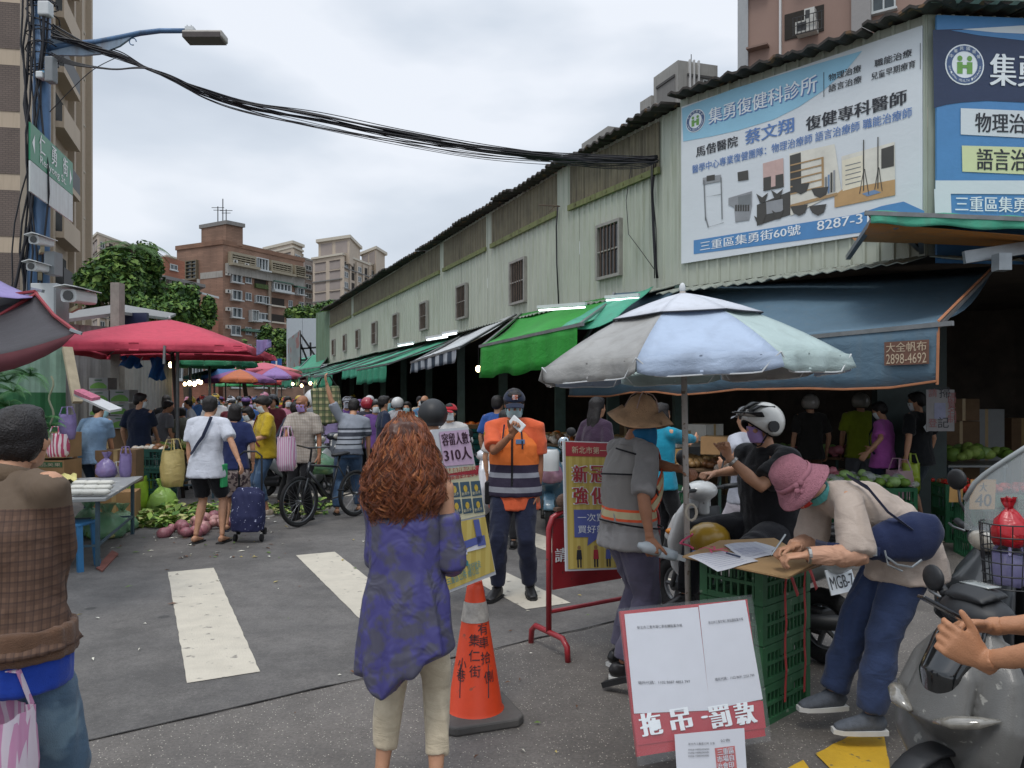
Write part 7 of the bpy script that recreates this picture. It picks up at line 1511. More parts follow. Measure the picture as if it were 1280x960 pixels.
b = MB(); pc_ = k.arms[1][2]+V((-.045, .03, .085)); b.box(pc_, (.075, .012, .15), M.Rotation(.9, 3, 'Y') @ M.Rotation(.5, 3, 'X')); b.build('phone_body', PLW, thing('phone', 'white phone held up by the officer', 'phone', (0, 0, 0), mtx=MATRIX[k.o.name].copy()), bevel=.008)
loc = (P(776, 0, 4.6).x, 4.6, 0); rz = -pi/2+.35; GT_ = cloth('7d7a78', 'grey_stripe_cloth', spots=('8f8c8a', 3, .5)); 
hr_, hl = W2(loc, rz, P(812, 672, 4.25), P(850, 586, 4.42))
k = person('helper in a woven straw hat and reflective vest reaching for the parasol pole', loc, rz, 1.62, 1.2, lean=1, curve=7, neck=12, hips=(0, .05), RH=hr_, LH=hl, eR=(.4, -1, -.2), eL=(-.2, -.1, -1), LF=(-.12, .05, .085), RF=(.11, -.05, .085), footdir=(-8, 25), top=(GT_, 'half', .13, .02), bottom=(cloth('565264', 'plum_grey_cloth'), 'pants', .022), hair=('short', HAIR_K), shoes=('shoe', SHOE_K, SOLE_W),
     head=(-25, 10, 0), vox=.011, near=True, skin=SKIN_D, hands={1: dict(curl=1.2, n=(-.6, .6, 0), t=(0, 1, .2)), -1: dict(curl=.9, n=(.2, -.1, -1), t=(1, 0, .2))})
STRAW = mat('straw_weave', 'c79f7a', rough=.8, var=.2, scale=14, bump=.8, bscale=160, streak=('6f4f3a', .5)); disc_hat(k.o, k.T @ M.Translation((0, 0, .02)), k.s*.93, STRAW, 'straw')
th_ = k.T @ M.Translation((0, -.008, .065)); b = MB()
for az in (20, 110, 200, 290): b.tube([th_ @ (V((r_*sin(R(az)), r_*cos(R(az)), z))*k.s*.93) for r_, z in ((.02, .122), (.06, .112), (.09, .082), (.107, .04), (.12, .005))], .0035, 5)
b.build('hat_seam', mat('hat_seam', 'b39a90', rough=.8), k.o)
b = MB(); b.tube([k.T @ V((0, .02, -.05)), k.T @ V((.0, .05, -.14)), k.T @ V((.01, .07, -.27)), k.T @ V((.0, .07, -.34))], [(.088, .085), (.082, .065), (.075, .035), (.06, .02)], 18, side=k.T.to_3x3() @ V((1, 0, 0))); me = remesh(b, .010, 1, (.012, 14, .4)); me.materials.clear(); me.materials.append(cloth('1f5f86', 'teal_scarf')); put('scarf', me, k.o)
VG = zbands('grey_vest', [(.93, '85817c'), (.945, 'd8552e'), (.985, 'b8ac86'), (1.0, 'd8552e'), (9, '807c78')])
mb = MB(); p0, p1, p2, p3 = k.p; mb.tube([p0+V((0, 0, .015)), p1, p2, p3-k.up*.08, p3-k.up*.03], [(.212, .158), (.198, .150), (.208, .152), (.185, .115), (.12, .088)], 20, side=k.Xs); me = remesh(mb, .011, 1, (.006, 9, .5)); me.materials.clear(); me.materials.append(VG); v_ = put('vest', me, k.o)
OR_ = mat('reflective_orange', 'd8552e', rough=.5); YE_ = mat('reflective_tape', 'b8ac86', rough=.4)
for a0, a1, f0, f1 in ((10, 70, .92, .55), (25, 82, .68, .36)):
 band(k, 'reflective_edge', [(a0, f0), (a1, f1)], .07, OR_, .036, parent=v_); band(k, 'reflective_tape', [(a0, f0), (a1, f1)], .035, YE_, .042, parent=v_)
for pth in ([(100, .93), (95, .7), (60, .45), (50, .2)], [(160, .9), (110, .86), (70, .90)], [(180, .62), (120, .66), (85, .6)], [(0, .05), (90, .05), (180, .05)]): band(k, 'black_piping', pth, .010, BLK, .040, parent=v_)
hp = k.arms[1][2]; mtx_ = MATRIX[k.o.name]; t = thing('spray_bottle', 'clear disinfectant spray bottle with a blue nozzle in the helper\'s hand', 'bottle', mtx=mtx_.copy()); q = hp+V((.02, .05, -.075)); b = MB(); ax = V((-.1, -.75, .25)).normalized()
b.tube([q, q+ax*.09, q+ax*.11, q+ax*.13], [.032, .033, .02, .014], 14); b.tube([q-ax*.10, q], [.03, .033], 14); b.build('bottle_body', plastic('bottle_clear', 'c3cdd2', .75), t, smooth=True); b = MB(); b.bar(q-ax*.10, q-ax*.16, .03); b.bar(q-ax*.15, q-ax*.155+V((0, .05, .02)), .014); b.build('spray_head', PLW, t); b = MB(); b.box(q-ax*.155+V((0, .07, .03)), (.02, .03, .02)); b.build('nozzle', mat('nozzle_blue', '2f6fb0', rough=.4), t)
RL = (P(955, 0, 4.95).x, 4.95, 0); rz = pi/2+.35; hl, hr_ = W2(RL, rz, P(911, 572, 4.72), P(893, 592, 5.35))
k = person('scooter rider in a black T-shirt and white and black helmet touching his lilac mask', RL, rz, 1.72, 1.32, lean=4, curve=4, hipz=.80, hips=(0, -.06), LH=hl, RH=hr_, eL=(-.4, .2, -1), LF=(-.28, .42, .30), RF=(.2, .46, .36), kL=(-.3, .6, 1), kR=(.2, .6, 1), top=(BLK, 'short', .05, .03), bottom=(cloth('222226', 'black_trousers'), 'pants', .012), hair=('short', HAIR_K), msk=LILACMASK,
     hat=('helmet', mat('helmet_white', 'c9c8c2', rough=.25, var=.04, coat=.5, spots=('8f8d86', 60, .72)), mat('visor_black', '26282a', rough=.25, var=.2, spots=('b9b9b6', 12, .60)), mat('lining', '19191a', rough=.9)), head=(-6, 6, 0), vox=.012, near=True, skin=SKIN, hands={-1: dict(curl=1.5, d=(.2, .15, 1), n=(0, 1, -.1), t=(1, 0, 0)), 1: dict(curl=1.3, n=(0, 0, -1), t=(-1, 0, 0), d=(0, 1, 0))})
T_ = k.T; b = MB()
for i in range(3): b.slab(lambda a, c, i=i: T_ @ V(((c-.5)*.05+(i-1)*.055, .10-.16*a, .150+.012*cos(a*3)-.10*max(0, .35-a)-.02*abs(i-1)-.008)), 8, 2, T_.to_3x3() @ V((0, 0, .012)))
b.build('helmet_vent', mat('vent_black', '222426', rough=.3), k.o, smooth=True); b = MB(); b.tube([T_ @ V((-.126, 0, .0)), T_ @ V((-.146, 0, .0))], .036, 14); b.build('visor_pivot', mat('vent_black', '222426', rough=.3), k.o)
S, E, T2 = k.arms[-1]; d_ = (T2-E).normalized(); b = MB(); b.lathe([(.032, -.010), (.036, -.008), (.036, .008), (.032, .010)], 18, M.Translation(lerp(E, T2, .86)) @ frame(d_).to_4x4()); b.build('watch', mat('watch_steel', 'a3a19c', metal=.8, rough=.3), k.o)
loc = (P(1066, 0, 3.72).x, 3.72, 0); rz = pi/2+.02; hl, hr_ = W2(loc, rz, P(1012, 694, 3.45)-V((.02, 0, 0)), P(992, 683, 3.66)); hp = loc_of(loc, rz, P(1128, 690, 3.74)); CRM = cloth('b0a195', 'cream_blouse', rough=.8, spots=('a5968a', 4, .55))
k = person('woman in a pink bucket hat and cream blouse bent over the table writing', loc, rz, 1.56, 1.06, lean=58, curve=14, neck=-4, hipz=hp.z+.03, hips=(0, hp.y), LH=hl, RH=hr_, eL=(-.6, -.1, -1), eR=(.4, -.2, -1), LF=(-.10, -.02, .085), RF=(.10, .10, .085), kL=(0, 1, 0), top=(CRM, 'half', .16, .05), bottom=(cloth('33405f', 'blue_slacks', wr=.7), 'pants', .024), hair=('short', HAIR_G), msk=REDMASK, shoes=('shoe', SHOE_G, SOLE_W),
     head=(4, 46, 0), vox=.011, near=True, girl=True, footdir=(4, -4), hands={-1: dict(curl=.9, d=(.1, 1, -.1), n=(0, 0, -1), t=(1, 0, 0)), 1: dict(curl=1.1, d=(-.1, .9, -.2), n=(-.3, 0, -1), t=(-1, .2, 0))})
PH_ = mat('pink_knit', 'a06a76', rough=.9, var=.14, scale=50, bump=1.0, bscale=180); disc_hat(k.o, k.T, k.s*1.08, PH_, 'bucket', band=mat('pink_band', '94606c', rough=.8))
b = MB(); b.tube([k.T @ V((-.108, .03+.0*i, .03)) + V((0, 0, 0)) for i in range(2)], .002, 4); [b.ell(k.T @ (V((-.110, .03+.022*cos(a), .03+.022*sin(a)))), (.006, .014, .014), None, 8, 5) for a in (0, 1.2, 2.5, 3.8, 5)]; [b.tube([k.T @ V((-.112, .03, .02)), k.T @ V((-.118, .03+x, -.02)), k.T @ V((-.116, .03+x*1.5, -.055))], .002, 4) for x in (-.012, .012)]; b.build('hat_flower', mat('pink_band', '94606c', rough=.8), k.o)
SLV = mat('sheer_sleeve', 'b88c72', rough=.7, var=.1, wr=1.0, scale=10)
for q in (-1, 1):
 S, E, T2 = k.arms[q]; mb = MB(); mb.tube([lerp(S, E, .72), E, lerp(E, T2, .3), lerp(E, T2, .6), lerp(E, T2, .96)], [.050, .050, .049, .042, .033], 14); me = remesh(mb, .009, 1, (.006, 22, .5)); me.materials.clear(); me.materials.append(SLV); put('sleeve_lining', me, k.o)
b = MB(); S, E, T2 = k.arms[-1]; b.lathe([(.033, -.008), (.037, -.006), (.037, .006), (.033, .008)], 18, M.Translation(lerp(E, T2, .93)) @ frame((T2-E).normalized()).to_4x4()); b.build('watch', mat('watch_steel', 'a3a19c', metal=.8, rough=.3), k.o)
b = MB(); b.tube([k.T @ V((0, -.04, -.09)) + k.up*.0, k.T @ V((0, -.04, -.125))], [(.066, .066)]*2, 18); b.build('neck_cord', mat('turquoise_cord', '4f9a96', rough=.7), k.o)
b = MB(); [b.tube([k.T @ V((x*.02, .098, .004)), k.T @ V((x*.055, .088, .008)), k.T @ V((x*.072, .02, .01))], .0018, 5) for x in (-1, 1)]; b.build('glasses', mat('glasses_red', '5a2a28', rough=.4), k.o)
BN = cloth('232c4a', 'navy_canvas', wr=.3); t = thing('shoulder_bag', 'navy canvas shoulder bag hanging at the bending woman\'s hip', 'bag', P(1128, 700, 3.5)); b = MB(); c_ = P(1126, 676, 3.50); b.tube([c_+V((-.17, 0, -.03)), c_+V((-.10, 0, -.015)), c_+V((.05, 0, .02)), c_+V((.14, 0, .02)), c_+V((.175, 0, .01))], [(.05, .03), (.085, .055), (.115, .07), (.105, .065), (.05, .04)], 16, side=(0, 0, 1)); me = remesh(b, .012, 2, (.006, 9, .5)); me.materials.clear(); me.materials.append(BN)
for v in me.vertices: v.co = MATRIX[t.name].inverted() @ v.co
put('bag_body', me, t)
b = MB(); b.tube([P(1140, 662, 3.44), P(1110, 640, 3.46), P(1085, 610, 3.55), P(1060, 595, 3.68)], [(.02, .004)]*4, 6, side=(0, 1, 0)); b.tube([P(1100, 690, 3.42), P(1060, 686, 3.43), P(1035, 684, 3.46), P(1020, 680, 3.6)], [(.022, .004)]*4, 6, side=(0, 0, 1)); b.build('strap', BN, t, world=True)
b = MB(); b.tube([P(1108, 696, 3.40), P(1122, 706, 3.39), P(1140, 709, 3.40), P(1152, 700, 3.41)], .005, 5); b.tube([P(1106, 688, 3.41), P(1110, 706, 3.40), P(1128, 714, 3.40)], .004, 5); b.box(P(1093, 689, 3.41), (.02, .012, .04)); b.build('zip', GALV, t, world=True)
loc = (1.40, 1.66, 0); rz = .876; LV = lambda x, y, z: M.Rotation(-rz, 3, 'Z') @ V((x, y, z)); hl, hr_ = W2(loc, rz, P(1230, 826, 1.86), P(1236, 783, 2.02))
k = person('phone user in dark clothes at the right edge, forearms over the grey scooter', loc, rz, 1.62, 1.0, lean=2, LH=hl, RH=hr_, eL=LV(.6, -.3, -1.3), eR=LV(.8, -.2, -.5), top=(BLK, 'short', .1, .01), bottom=(BLK, 'pants', .01), vox=.011, near=True, skin=mat('skin_ruddy', 'b07d5c', rough=.5, var=.12, scale=14, bump=.2, bscale=260, spec=.35),
     hands={-1: dict(spread=.5, d=LV(-.84, .12, .5), n=LV(-.1, 1, .25), t=LV(.5, .1, .85), curls=(.7, .85, .95, 1.05), thumb=.3), 1: dict(spread=.6, d=LV(-1, -.05, .05), n=LV(.05, -.5, -.8), t=LV(-.1, -.75, .6), curls=(.9, 1.2, 1.25, 1.3), thumb=.4)})
t = thing('phone', 'black smartphone held in both hands at the right edge', 'phone', P(1180, 757, 1.95)); b = MB(); a_, c_ = P(1150, 745, 1.97), P(1207, 776, 1.93); d_ = (c_-a_); b.bar(a_, c_, .074, .009, up=(-.1, .25, 1)); b.build('phone_body', mat('phone_black', '17181a', rough=.2, var=.1), t, world=True, bevel=.003)
TYRE = mat('tyre_rubber', '1b1b1c', rough=.85, var=.25, bump=.6, bscale=90); RIM = mat('wheel_rim', '6c6e70', rough=.4, metal=.7, var=.2); BLKP = mat('black_plastic', '1d1e20', rough=.5, var=.2); SEATM = mat('seat_vinyl', '1c1c1e', rough=.5, var=.15, bump=.3, bscale=120)
LENS = mat('lamp_lens', 'b9b4a8', rough=.1, var=.2, scale=20, spec=.8); AMB = mat('amber_lens', 'c87a1e', rough=.2, var=.1); REDL = mat('red_lens', '8c1c1c', rough=.2, var=.1); MIR = mat('mirror_glass', 'b8c2c8', rough=.05, metal=1, var=0)
def torus(mb, c, R_, r, axis='X', n=30, k=10, sq=1.0):
 b = len(mb.v)
 for i in range(n):
  a = 2*pi*i/n
  for j in range(k):
   q = 2*pi*j/k; rr_ = R_+r*cos(q); p = V((r*sq*sin(q), rr_*cos(a), rr_*sin(a))); mb.v.append(V(c)+p)
 for i in range(n):
  for j in range(k): mb.face((b+i*k+j, b+i*k+(j+1) % k, b+((i+1) % n)*k+(j+1) % k, b+((i+1) % n)*k+j))
def RMX(par, name, m, mb, v=.014, sm=3, fold=None):
 me = remesh(mb, v, sm, fold); me.materials.clear(); me.materials.append(m); return put(name, me, par)
def wheel(t, y, z=.235, R_=.185, r=.052, spokes=5):
 w = MB(); torus(w, (0, y, z), R_, r, sq=.9); o = w.build('wheel', TYRE, t, smooth=True); w = MB(); torus(w, (0, y, z), R_-.045, .018, k=8); w.tube([(-.06, y, z), (.06, y, z)], .035, 12); w.build('rim', RIM, o, smooth=True)
 for i in range(spokes): a = 2*pi*i/spokes; w = MB(); w.tube([(0, y, z), (0, y+(R_-.04)*cos(a), z+(R_-.04)*sin(a))], [.022, .014], 6); w.build('spoke', RIM, o)
def scooter(label, loc, rz, body, accent=None, plate=None, v=.016, steer=0, mirror=True, mz=1.23, fair=False, windscreen=None, headlamp_low=False, box=None, helmet_hang=None):
 t = thing('scooter', label, 'scooter', loc, rz); ac_ = accent or BLKP
 wheel(t, .62); wheel(t, -.62)
 b = MB(); b.tube([(0, .62+.25*cos(a), .235+.25*sin(a)) for a in [R(x) for x in range(20, 171, 15)]], [(.06 if fair else .075, .018)]*11, 10, side=(1, 0, 0)); RMX(t, 'front_fender', BLKP if fair else body, b, .012)
 for x in (-1, 1): b = MB(); b.tube([(x*.075, .62, .235), (x*.07, .50, .62)], .018, 8); b.build('fork', RIM, t, smooth=True)
 b = MB(); b.tube([(0, .40, .28), (0, .50, .42), (0, .52, .60), (0, .47, .80), (0, .40, .95)], [(.13, .05), (.19, .075), (.21, .085), (.17, .075), (.09, .05)], 20, side=(1, 0, 0)); b.tube([(0, .50, .50), (0, .63, .62), (0, .56, .76), (0, .46, .90)], [(.08, .06), (.14, .06), (.12, .05), (.05, .03)], 16, side=(1, 0, 0)); [b.tube([(x*.09, .56, .38), (x*.17, .54, .50), (x*.19, .52, .62), (x*.17, .46, .76), (x*.10, .42, .88)], [(.04, .06), (.06, .08), (.055, .08), (.05, .06), (.03, .04)], 12) for x in ((-1, 1) if fair else ())]; RMX(t, 'front_shield', body, b, v)
 b = MB(); b.slab(lambda a, c: V(((a-.5)*.36*(1-.2*abs(c-.5)), .385+.02*cos((a-.5)*3), .30+.55*c)), 8, 6, V((0, -.02, 0))); b.build('leg_shield', ac_, t, smooth=True)
 b = MB(); b.box((0, .16, .28), (.30, .46, .06)); b.box((0, .16, .20), (.22, .5, .1)); b.build('floorboard', BLKP, t, bevel=.015)
 b = MB(); b.tube([(0, .0, .32), (0, -.16, .50), (0, -.42, .60), (0, -.72, .68), (0, -.90, .74)], [(.12, .12), (.155, .20), (.165, .16), (.13, .10), (.06, .04)], 18, side=(1, 0, 0)); RMX(t, 'body_panel', body, b, v)
 b = MB(); b.tube([(0, .0, .68), (0, -.10, .745), (0, -.32, .76), (0, -.44, .79), (0, -.70, .82), (0, -.80, .82)], [(.08, .03), (.13, .05), (.145, .05), (.14, .055), (.12, .045), (.07, .02)], 16, side=(1, 0, 0)); RMX(t, 'seat', SEATM, b, v)
 b = MB(); b.box((0.02, -.45, .27), (.2, .38, .16)); b.tube([(.09, -.62, .235), (.09, -.25, .26)], .06, 10); b.build('engine', BLKP, t, bevel=.02)
 b = MB(); b.tube([(-.12, -.25, .22), (-.15, -.45, .25), (-.15, -.85, .33)], [.03, .05, .045], 12); b.build('exhaust', BLKP, t, smooth=True)
 b = MB(); b.tube([(-.13, -.55, .84), (-.13, -.85, .87), (.13, -.85, .87), (.13, -.55, .84)], .014, 8); b.build('grab_rail', BLKP, t, smooth=True)
 b = MB(); b.ell((0, -.92, .70), (.09, .03, .04)); b.build('tail_light', REDL, t, smooth=True)
 h = thing if False else None; S_ = M.Translation((0, .38, .9)) @ M.Rotation(R(steer), 4, 'Z') @ M.Translation((0, -.38, -.9))
 b = MB(); b.ell(S_ @ V((0, .40, .97)), (.15, .11, .075), S_.to_3x3(), 20, 12); b.tube([S_ @ V((0, .38, .8)), S_ @ V((0, .38, .95))], .05, 10); RMX(t, 'handlebar_cover', body if not headlamp_low else ac_, b, v*.8)
 b = MB(); b.tube([S_ @ V(p) for p in ((-.34, .29, 1.0), (-.2, .36, .985), (.2, .36, .985), (.34, .29, 1.0))], .014, 8); hb = b.build('handlebar', BLKP, t, smooth=True)
 for x in (-1, 1):
  b = MB(); b.tube([S_ @ V((x*.22, .355, .985)), S_ @ V((x*.35, .285, 1.0))], .019, 10); b.build('grip', BLKP, hb, smooth=True)
  b = MB(); b.tube([S_ @ V((x*.19, .40, .98)), S_ @ V((x*.28, .38, .985)), S_ @ V((x*.36, .33, .99))], .006, 6); b.build('brake_lever', RIM, hb, smooth=True)
  if mirror:
   b = MB(); b.tube([S_ @ V((x*.17, .37, 1.0)), S_ @ V((x*.24, .38, mz-.11)), S_ @ V((x*.26, .37, mz-.03))], .007, 6); b.ell(S_ @ V((x*.27, .37, mz)), (.062, .02, .055), S_.to_3x3()); mo = b.build('mirror', BLKP, hb, smooth=True); b = MB(); b.ell(S_ @ V((x*.27, .355, 1.23)), (.054, .010, .038), S_.to_3x3()); b.build('mirror_glass', MIR, None) if False else None
  if not fair: b = MB(); b.ell((x*.13, .585, .66), (.035, .03, .022)); b.build('indicator', AMB, t, smooth=True)
 if not fair: b = MB(); b.ell((0, .615, .70) if headlamp_low else S_ @ V((0, .49, .97)), (.085, .035, .05)); b.build('headlight', LENS, t, smooth=True)
 if plate:
  b = MB(); pm = M.Translation((0, -.73, .54)) @ M.Rotation(R(-18), 4, 'X'); b.box(pm @ V((0, 0, 0)), (.26, .006, .15), pm.to_3x3()); po = b.build('license_plate', INKW, t); me = text_mesh(plate); xs = [q.co.x for q in me.vertices]; ys = [q.co.y for q in me.vertices]
  for q in me.vertices: q.co = pm @ V((.115-(max(xs)-q.co.x)/(max(xs)-min(xs))*.23, -.006, -.045+(q.co.y-min(ys))/(max(ys)-min(ys))*.075))
  me.materials.clear(); me.materials.append(INK); put('plate_lettering', me, t)
 return t
def white(c='c4c5c3'): return mat('scooter_paint', c, rough=.25, var=.08, coat=.6, spots=('8b8984', 40, .70))
scooter('white and black scooter with the licence plate beginning MGB, ridden by the helmeted rider', (1.60, 5.28, 0), .58, white(), BLKP, 'MGB-7', steer=8)
scooter('blue and white old scooter parked beyond the officer', (P(690, 0, 9.4).x, 9.9, 0), pi*.98, mat('scooter_teal', '4a6a7c', rough=.3, var=.15, coat=.5), white(), steer=-10)
scooter('silver scooter with a green bag behind the cyclist', (P(362, 0, 12.2).x, 12.6, 0), -1.9, mat('scooter_silver', '8f9494', rough=.3, var=.1, coat=.5), white())
scooter('red and white scooter half hidden behind the curly haired woman', (P(577, 0, 8.8).x, 9.4, 0), -2.4, white('c8c8cc'), mat('scooter_red', '9c2230', rough=.3, coat=.5), steer=10)
scooter('dark scooter waiting behind the silver one', (P(395, 0, 13.6).x, 13.8, 0), -2.2, mat('scooter_dark', '2b3038', rough=.3, var=.1, coat=.5))
bag('green translucent bag of greens on the silver scooter', P(398, 592, 11.9), .28, .42, GRB, 22, knot=True, content=(.07, LEAVES, 14)); bag('pink and cream bag of fruit hanging on the teal scooter', P(689, 603, 9.2), .14, .34, PNKB, 23, content=(.05, [APP['garlic'], APP['cabbage']], 9))
b = MB(); b.ell(P(705, 554, 8.95), (.075, .02, .075)); tag(b.build('round_mirror', MIR, smooth=True), 'round bright scooter mirror right of the officer', 'mirror'); b = MB(); b.lathe([(.11, 0), (.115, .1), (.115, .22), (.09, .25)], 18, M.Translation(P(687, 588, 9.0))); tag(b.build('white_canister', PLW, smooth=True), 'white round canister on the scooter right of the officer', 'canister')
b = MB(); b.ell(P(886, 674, 4.9), (.14, .12, .11)); o = thing('spare_helmet', 'yellow half helmet resting on the white scooter footboard', 'helmet', P(886, 674, 4.9)); b.build('helmet_shell', mat('helmet_yellow', 'b8902e', rough=.35, var=.15, coat=.4), o, smooth=True, world=True)
def bicycle(label, loc, rz):
 t = thing('bicycle', label, 'bicycle', loc, rz); R_ = .31
 for y, nm in ((.52, 'front_wheel'), (-.50, 'rear_wheel')):
  b = MB(); torus(b, (0, y, R_+.02), R_-.012, .022, n=40, k=8); o = b.build(nm, TYRE, t, smooth=True); b = MB(); torus(b, (0, y, R_+.02), R_-.042, .012, n=40, k=6); b.tube([(-.05, y, R_+.02), (.05, y, R_+.02)], .02, 8); b.build('rim', RIM, o, smooth=True)
  b = MB()
  for i in range(24): a = 2*pi*i/24; b.tube([((-1)**i*.025, y, R_+.02), (0, y+(R_-.05)*cos(a), R_+.02+(R_-.05)*sin(a))], .0022, 3)
  q = b.build('spokes', RIM, o); q['kind'] = 'stuff'
 F_ = mat('bike_frame', '25272b', rough=.35, var=.1, coat=.4); z = R_+.02
 for nm, pts, r in (('down_tube', [(0, .36, .70), (0, -.02, .30)], .02), ('top_tube', [(0, .34, .78), (0, -.16, .72)], .016), ('seat_tube', [(0, -.02, .30), (0, -.2, .86)], .016), ('chain_stay', [(0, -.02, .30), (.05, -.50, z)], .011), ('seat_stay', [(0, -.17, .74), (.05, -.50, z)], .010), ('head_tube', [(0, .34, .82), (0, .40, .62)], .022), ('fork', [(.05, .52, z), (.055, .42, .62), (-.055, .42, .62), (-.05, .52, z)], .014), ('stem', [(0, .34, .80), (0, .31, .98), (0, .36, 1.0)], .014), ('handlebar', [(-.29, .28, 1.02), (0, .36, 1.0), (.29, .28, 1.02)], .012)): b = MB(); b.tube(pts, r, 8); b.build(nm, F_, t, smooth=True)
 b = MB(); b.tube([(0, -.06, .88), (0, -.2, .885), (0, -.32, .90)], [(.02, .02), (.06, .025), (.08, .02)], 10, side=(1, 0, 0)); b.build('saddle', SEATM, t, smooth=True); b = MB(); b.tube([(.06, -.02, .30), (.10, .06, .18)], .01, 6); b.box((.14, .07, .17), (.09, .06, .02)); b.box((-.13, -.1, .42), (.09, .06, .02)); b.build('pedals', BLKP, t); return t
bf = P(374, 0, 9.75); fy = V((sin(-.35+pi), 0, 0)); brz = pi-.55; fw_ = V((-sin(brz), cos(brz), 0)); bl_ = V((bf.x, 9.75, 0))-fw_*.52
bicycle('black bicycle held by the man in the check shirt', (bl_.x, bl_.y, 0), brz); bag('pink striped bag hanging on the bicycle handlebar', P(358, 588, 9.6), .12, .42, PST, 24, knot=False, content=(.05, [APP['garlic']], 6))
p = G(310, 678); t = thing('shopping_trolley', 'navy polka dot shopping trolley with three wheel clusters', 'trolley', (p.x, p.y, 0)); DOT = mat('dot_cloth', '20244a', rough=.8, var=.1, spots=('b8bcd8', 34, .66)); b = MB(); b.tube([p+V((0, 0, .14)), p+V((0, 0, .3)), p+V((0, .02, .55)), p+V((0, .03, .62))], [(.17, .13), (.18, .15), (.17, .13), (.12, .09)], 16, side=(1, 0, 0), sq=3.2); me = remesh(b, .014, 2, (.008, 10, .6)); me.materials.clear(); me.materials.append(DOT)
for q in me.vertices: q.co = MATRIX[t.name].inverted() @ q.co
put('bag_body', me, t); b = MB(); h_ = p+V((-.13, .08, 0)); b.tube([h_+V((0, 0, .1)), h_+V((0, 0, .98)), h_+V((.06, 0, 1.03)), h_+V((.20, 0, 1.03)), h_+V((.26, 0, .98)), h_+V((.26, 0, .1))], .012, 8); b.build('handle', BLKP, t, smooth=True, world=True)
for sx in (-1, 1):
 for a in (0, 2.1, 4.2): b = MB(); b.tube([p+V((sx*.15-.015, .05+.07*cos(a), .11+.07*sin(a))), p+V((sx*.15+.015, .05+.07*cos(a), .11+.07*sin(a)))], .042, 12); b.build('wheel', TYRE, t, world=True)
def PP(label, u, D, rz, H, top, bottom, **k): 
 ln = (P(u, 0, D).x, D, 0)
 for q in ('LH', 'RH'):
  if q in k: k[q] = loc_of(ln, rz, k[q])
 k.setdefault('vox', .016); k.setdefault('w', 1.0); return person(label, ln, rz, H, top=top, bottom=bottom, **k)
def helm(c, c2=None): return ('helmet', mat('helmet_shell', c, rough=.3, var=.08, coat=.5), None, mat('lining', '19191a', rough=.9))
k = PP('man in a white T-shirt with a sling strap and black shorts holding the trolley', 258, 8.66, -.1, 1.66, (cloth('c3c6cf', 'white_tee'), 'short', .16, .03), (BLK, 'shorts', .03), RH=P(299, 577, 8.5), LH=P(236, 620, 8.7), lean=3, curve=8, neck=6, LF=(-.13, 0, .085), RF=(.16, .05, .085), shoes=('sandal', SOLE_K, None), w=1.06)
band(k, 'sling_strap', [(215, .25), (170, .6), (150, .99)], .035, NVY, .03); b = MB(); b.box((.19, .03, .77), (.04, .12, .26)); b.build('shorts_panel', mat('kelly_green', '2f9a5c', rough=.8), k.o, bevel=.01)
FLO = blotch('floral_cloth', 'a89890', '4a3c40', 22, .5, .06); PP('woman in a navy top and floral skirt beside the man in white', 293, 9.5, .25, 1.56, (cloth('262f56', 'navy_top'), 'short', .10, .02), (FLO, 'skirt', .01), hair=('bob', HAIR_K), neck=8, head=(20, -10, 0), shoes=('sandal', NVY, None), girl=True, LH=P(274, 590, 9.6))
k = PP('woman in a yellow blouse looking down at her phone', 332, 10.7, pi*.70, 1.66, (cloth('b59a28', 'yellow_blouse'), 'half', .10, .03), (JEANS, 'capri', .01), hair=('bun', HAIR_K), msk=WHITEMASK, head=(0, 26, 0), neck=14, LH=P(308, 552, 10.4), RH=P(303, 548, 10.6), shoes=('shoe', mat('beige_shoe', 'a89a8a', rough=.7), SOLE_W), girl=True, w=1.05, hands={1: dict(curl=1.0), -1: dict(curl=1.0)})
band(k, 'strap', [(60, .95), (20, .6), (-40, .2)], .03, mat('maroon_strap', '6a2a2a', rough=.6), .03)
PP('man in a faded blue T-shirt seen from behind at the grey table', 116, 10.3, -.25, 1.60, (cloth('7089a3', 'faded_tee'), 'short', .12, .02), (JEANS_D, 'pants', .01), msk=BLUEMASK, head=(-45, 8, 0), neck=10, lean=6, curve=10, RH=P(143, 582, 10.6), LH=P(86, 590, 10.7), w=1.12)
PP('man in a navy T-shirt seen from behind by the green crates', 174, 12.0, -.2, 1.70, (cloth('1c2438', 'navy_tee'), 'short', .14, .02), (BLK, 'pants', .01), msk=WHITEMASK, head=(-50, 8, 0), neck=8, RH=P(200, 558, 12.4), w=1.08)
PP('man in a grey T-shirt and mask behind the navy shirted man', 200, 13.6, -.6, 1.6, (GRY, 'short', .12, .02), (BLK, 'pants', .01), lean=12, neck=10, head=(-30, 15, 0)); PP('person hooded in black under the crimson canopy', 208, 15, .2, 1.68, (BLK, 'long', .12, .03), (BLK, 'pants', .01), hair=('bob', HAIR_K)); PP('stooping person in a grey green shirt by the canopy pole', 238, 13.8, .9, 1.55, (cloth('6a6d60', 'sage_shirt'), 'short', .1, .03), (KHK, 'pants', .01), lean=35, neck=0)
PP('man in a white shirt deep in the left stalls', 243, 19, 2, 1.6, (WHT_T, 'short', .1, .02), (BLK, 'pants', .01), lean=14); PP('masked man in a white T-shirt and white cap walking up the street', 289, 17, pi-.1, 1.66, (WHT_T, 'short', .12, .03), (BLK, 'pants', .01), hat=('cap', WHT_T), msk=LILACMASK, w=1.1); PP('woman between the navy top and yellow blouse, head bent', 312, 11.6, pi*.8, 1.5, (cloth('b5ada4', 'ecru_top'), 'short', .1, .02), (BLK, 'pants', .01), hair=('bob', HAIR_K), msk=WHITEMASK, head=(0, 25, 0), neck=12)
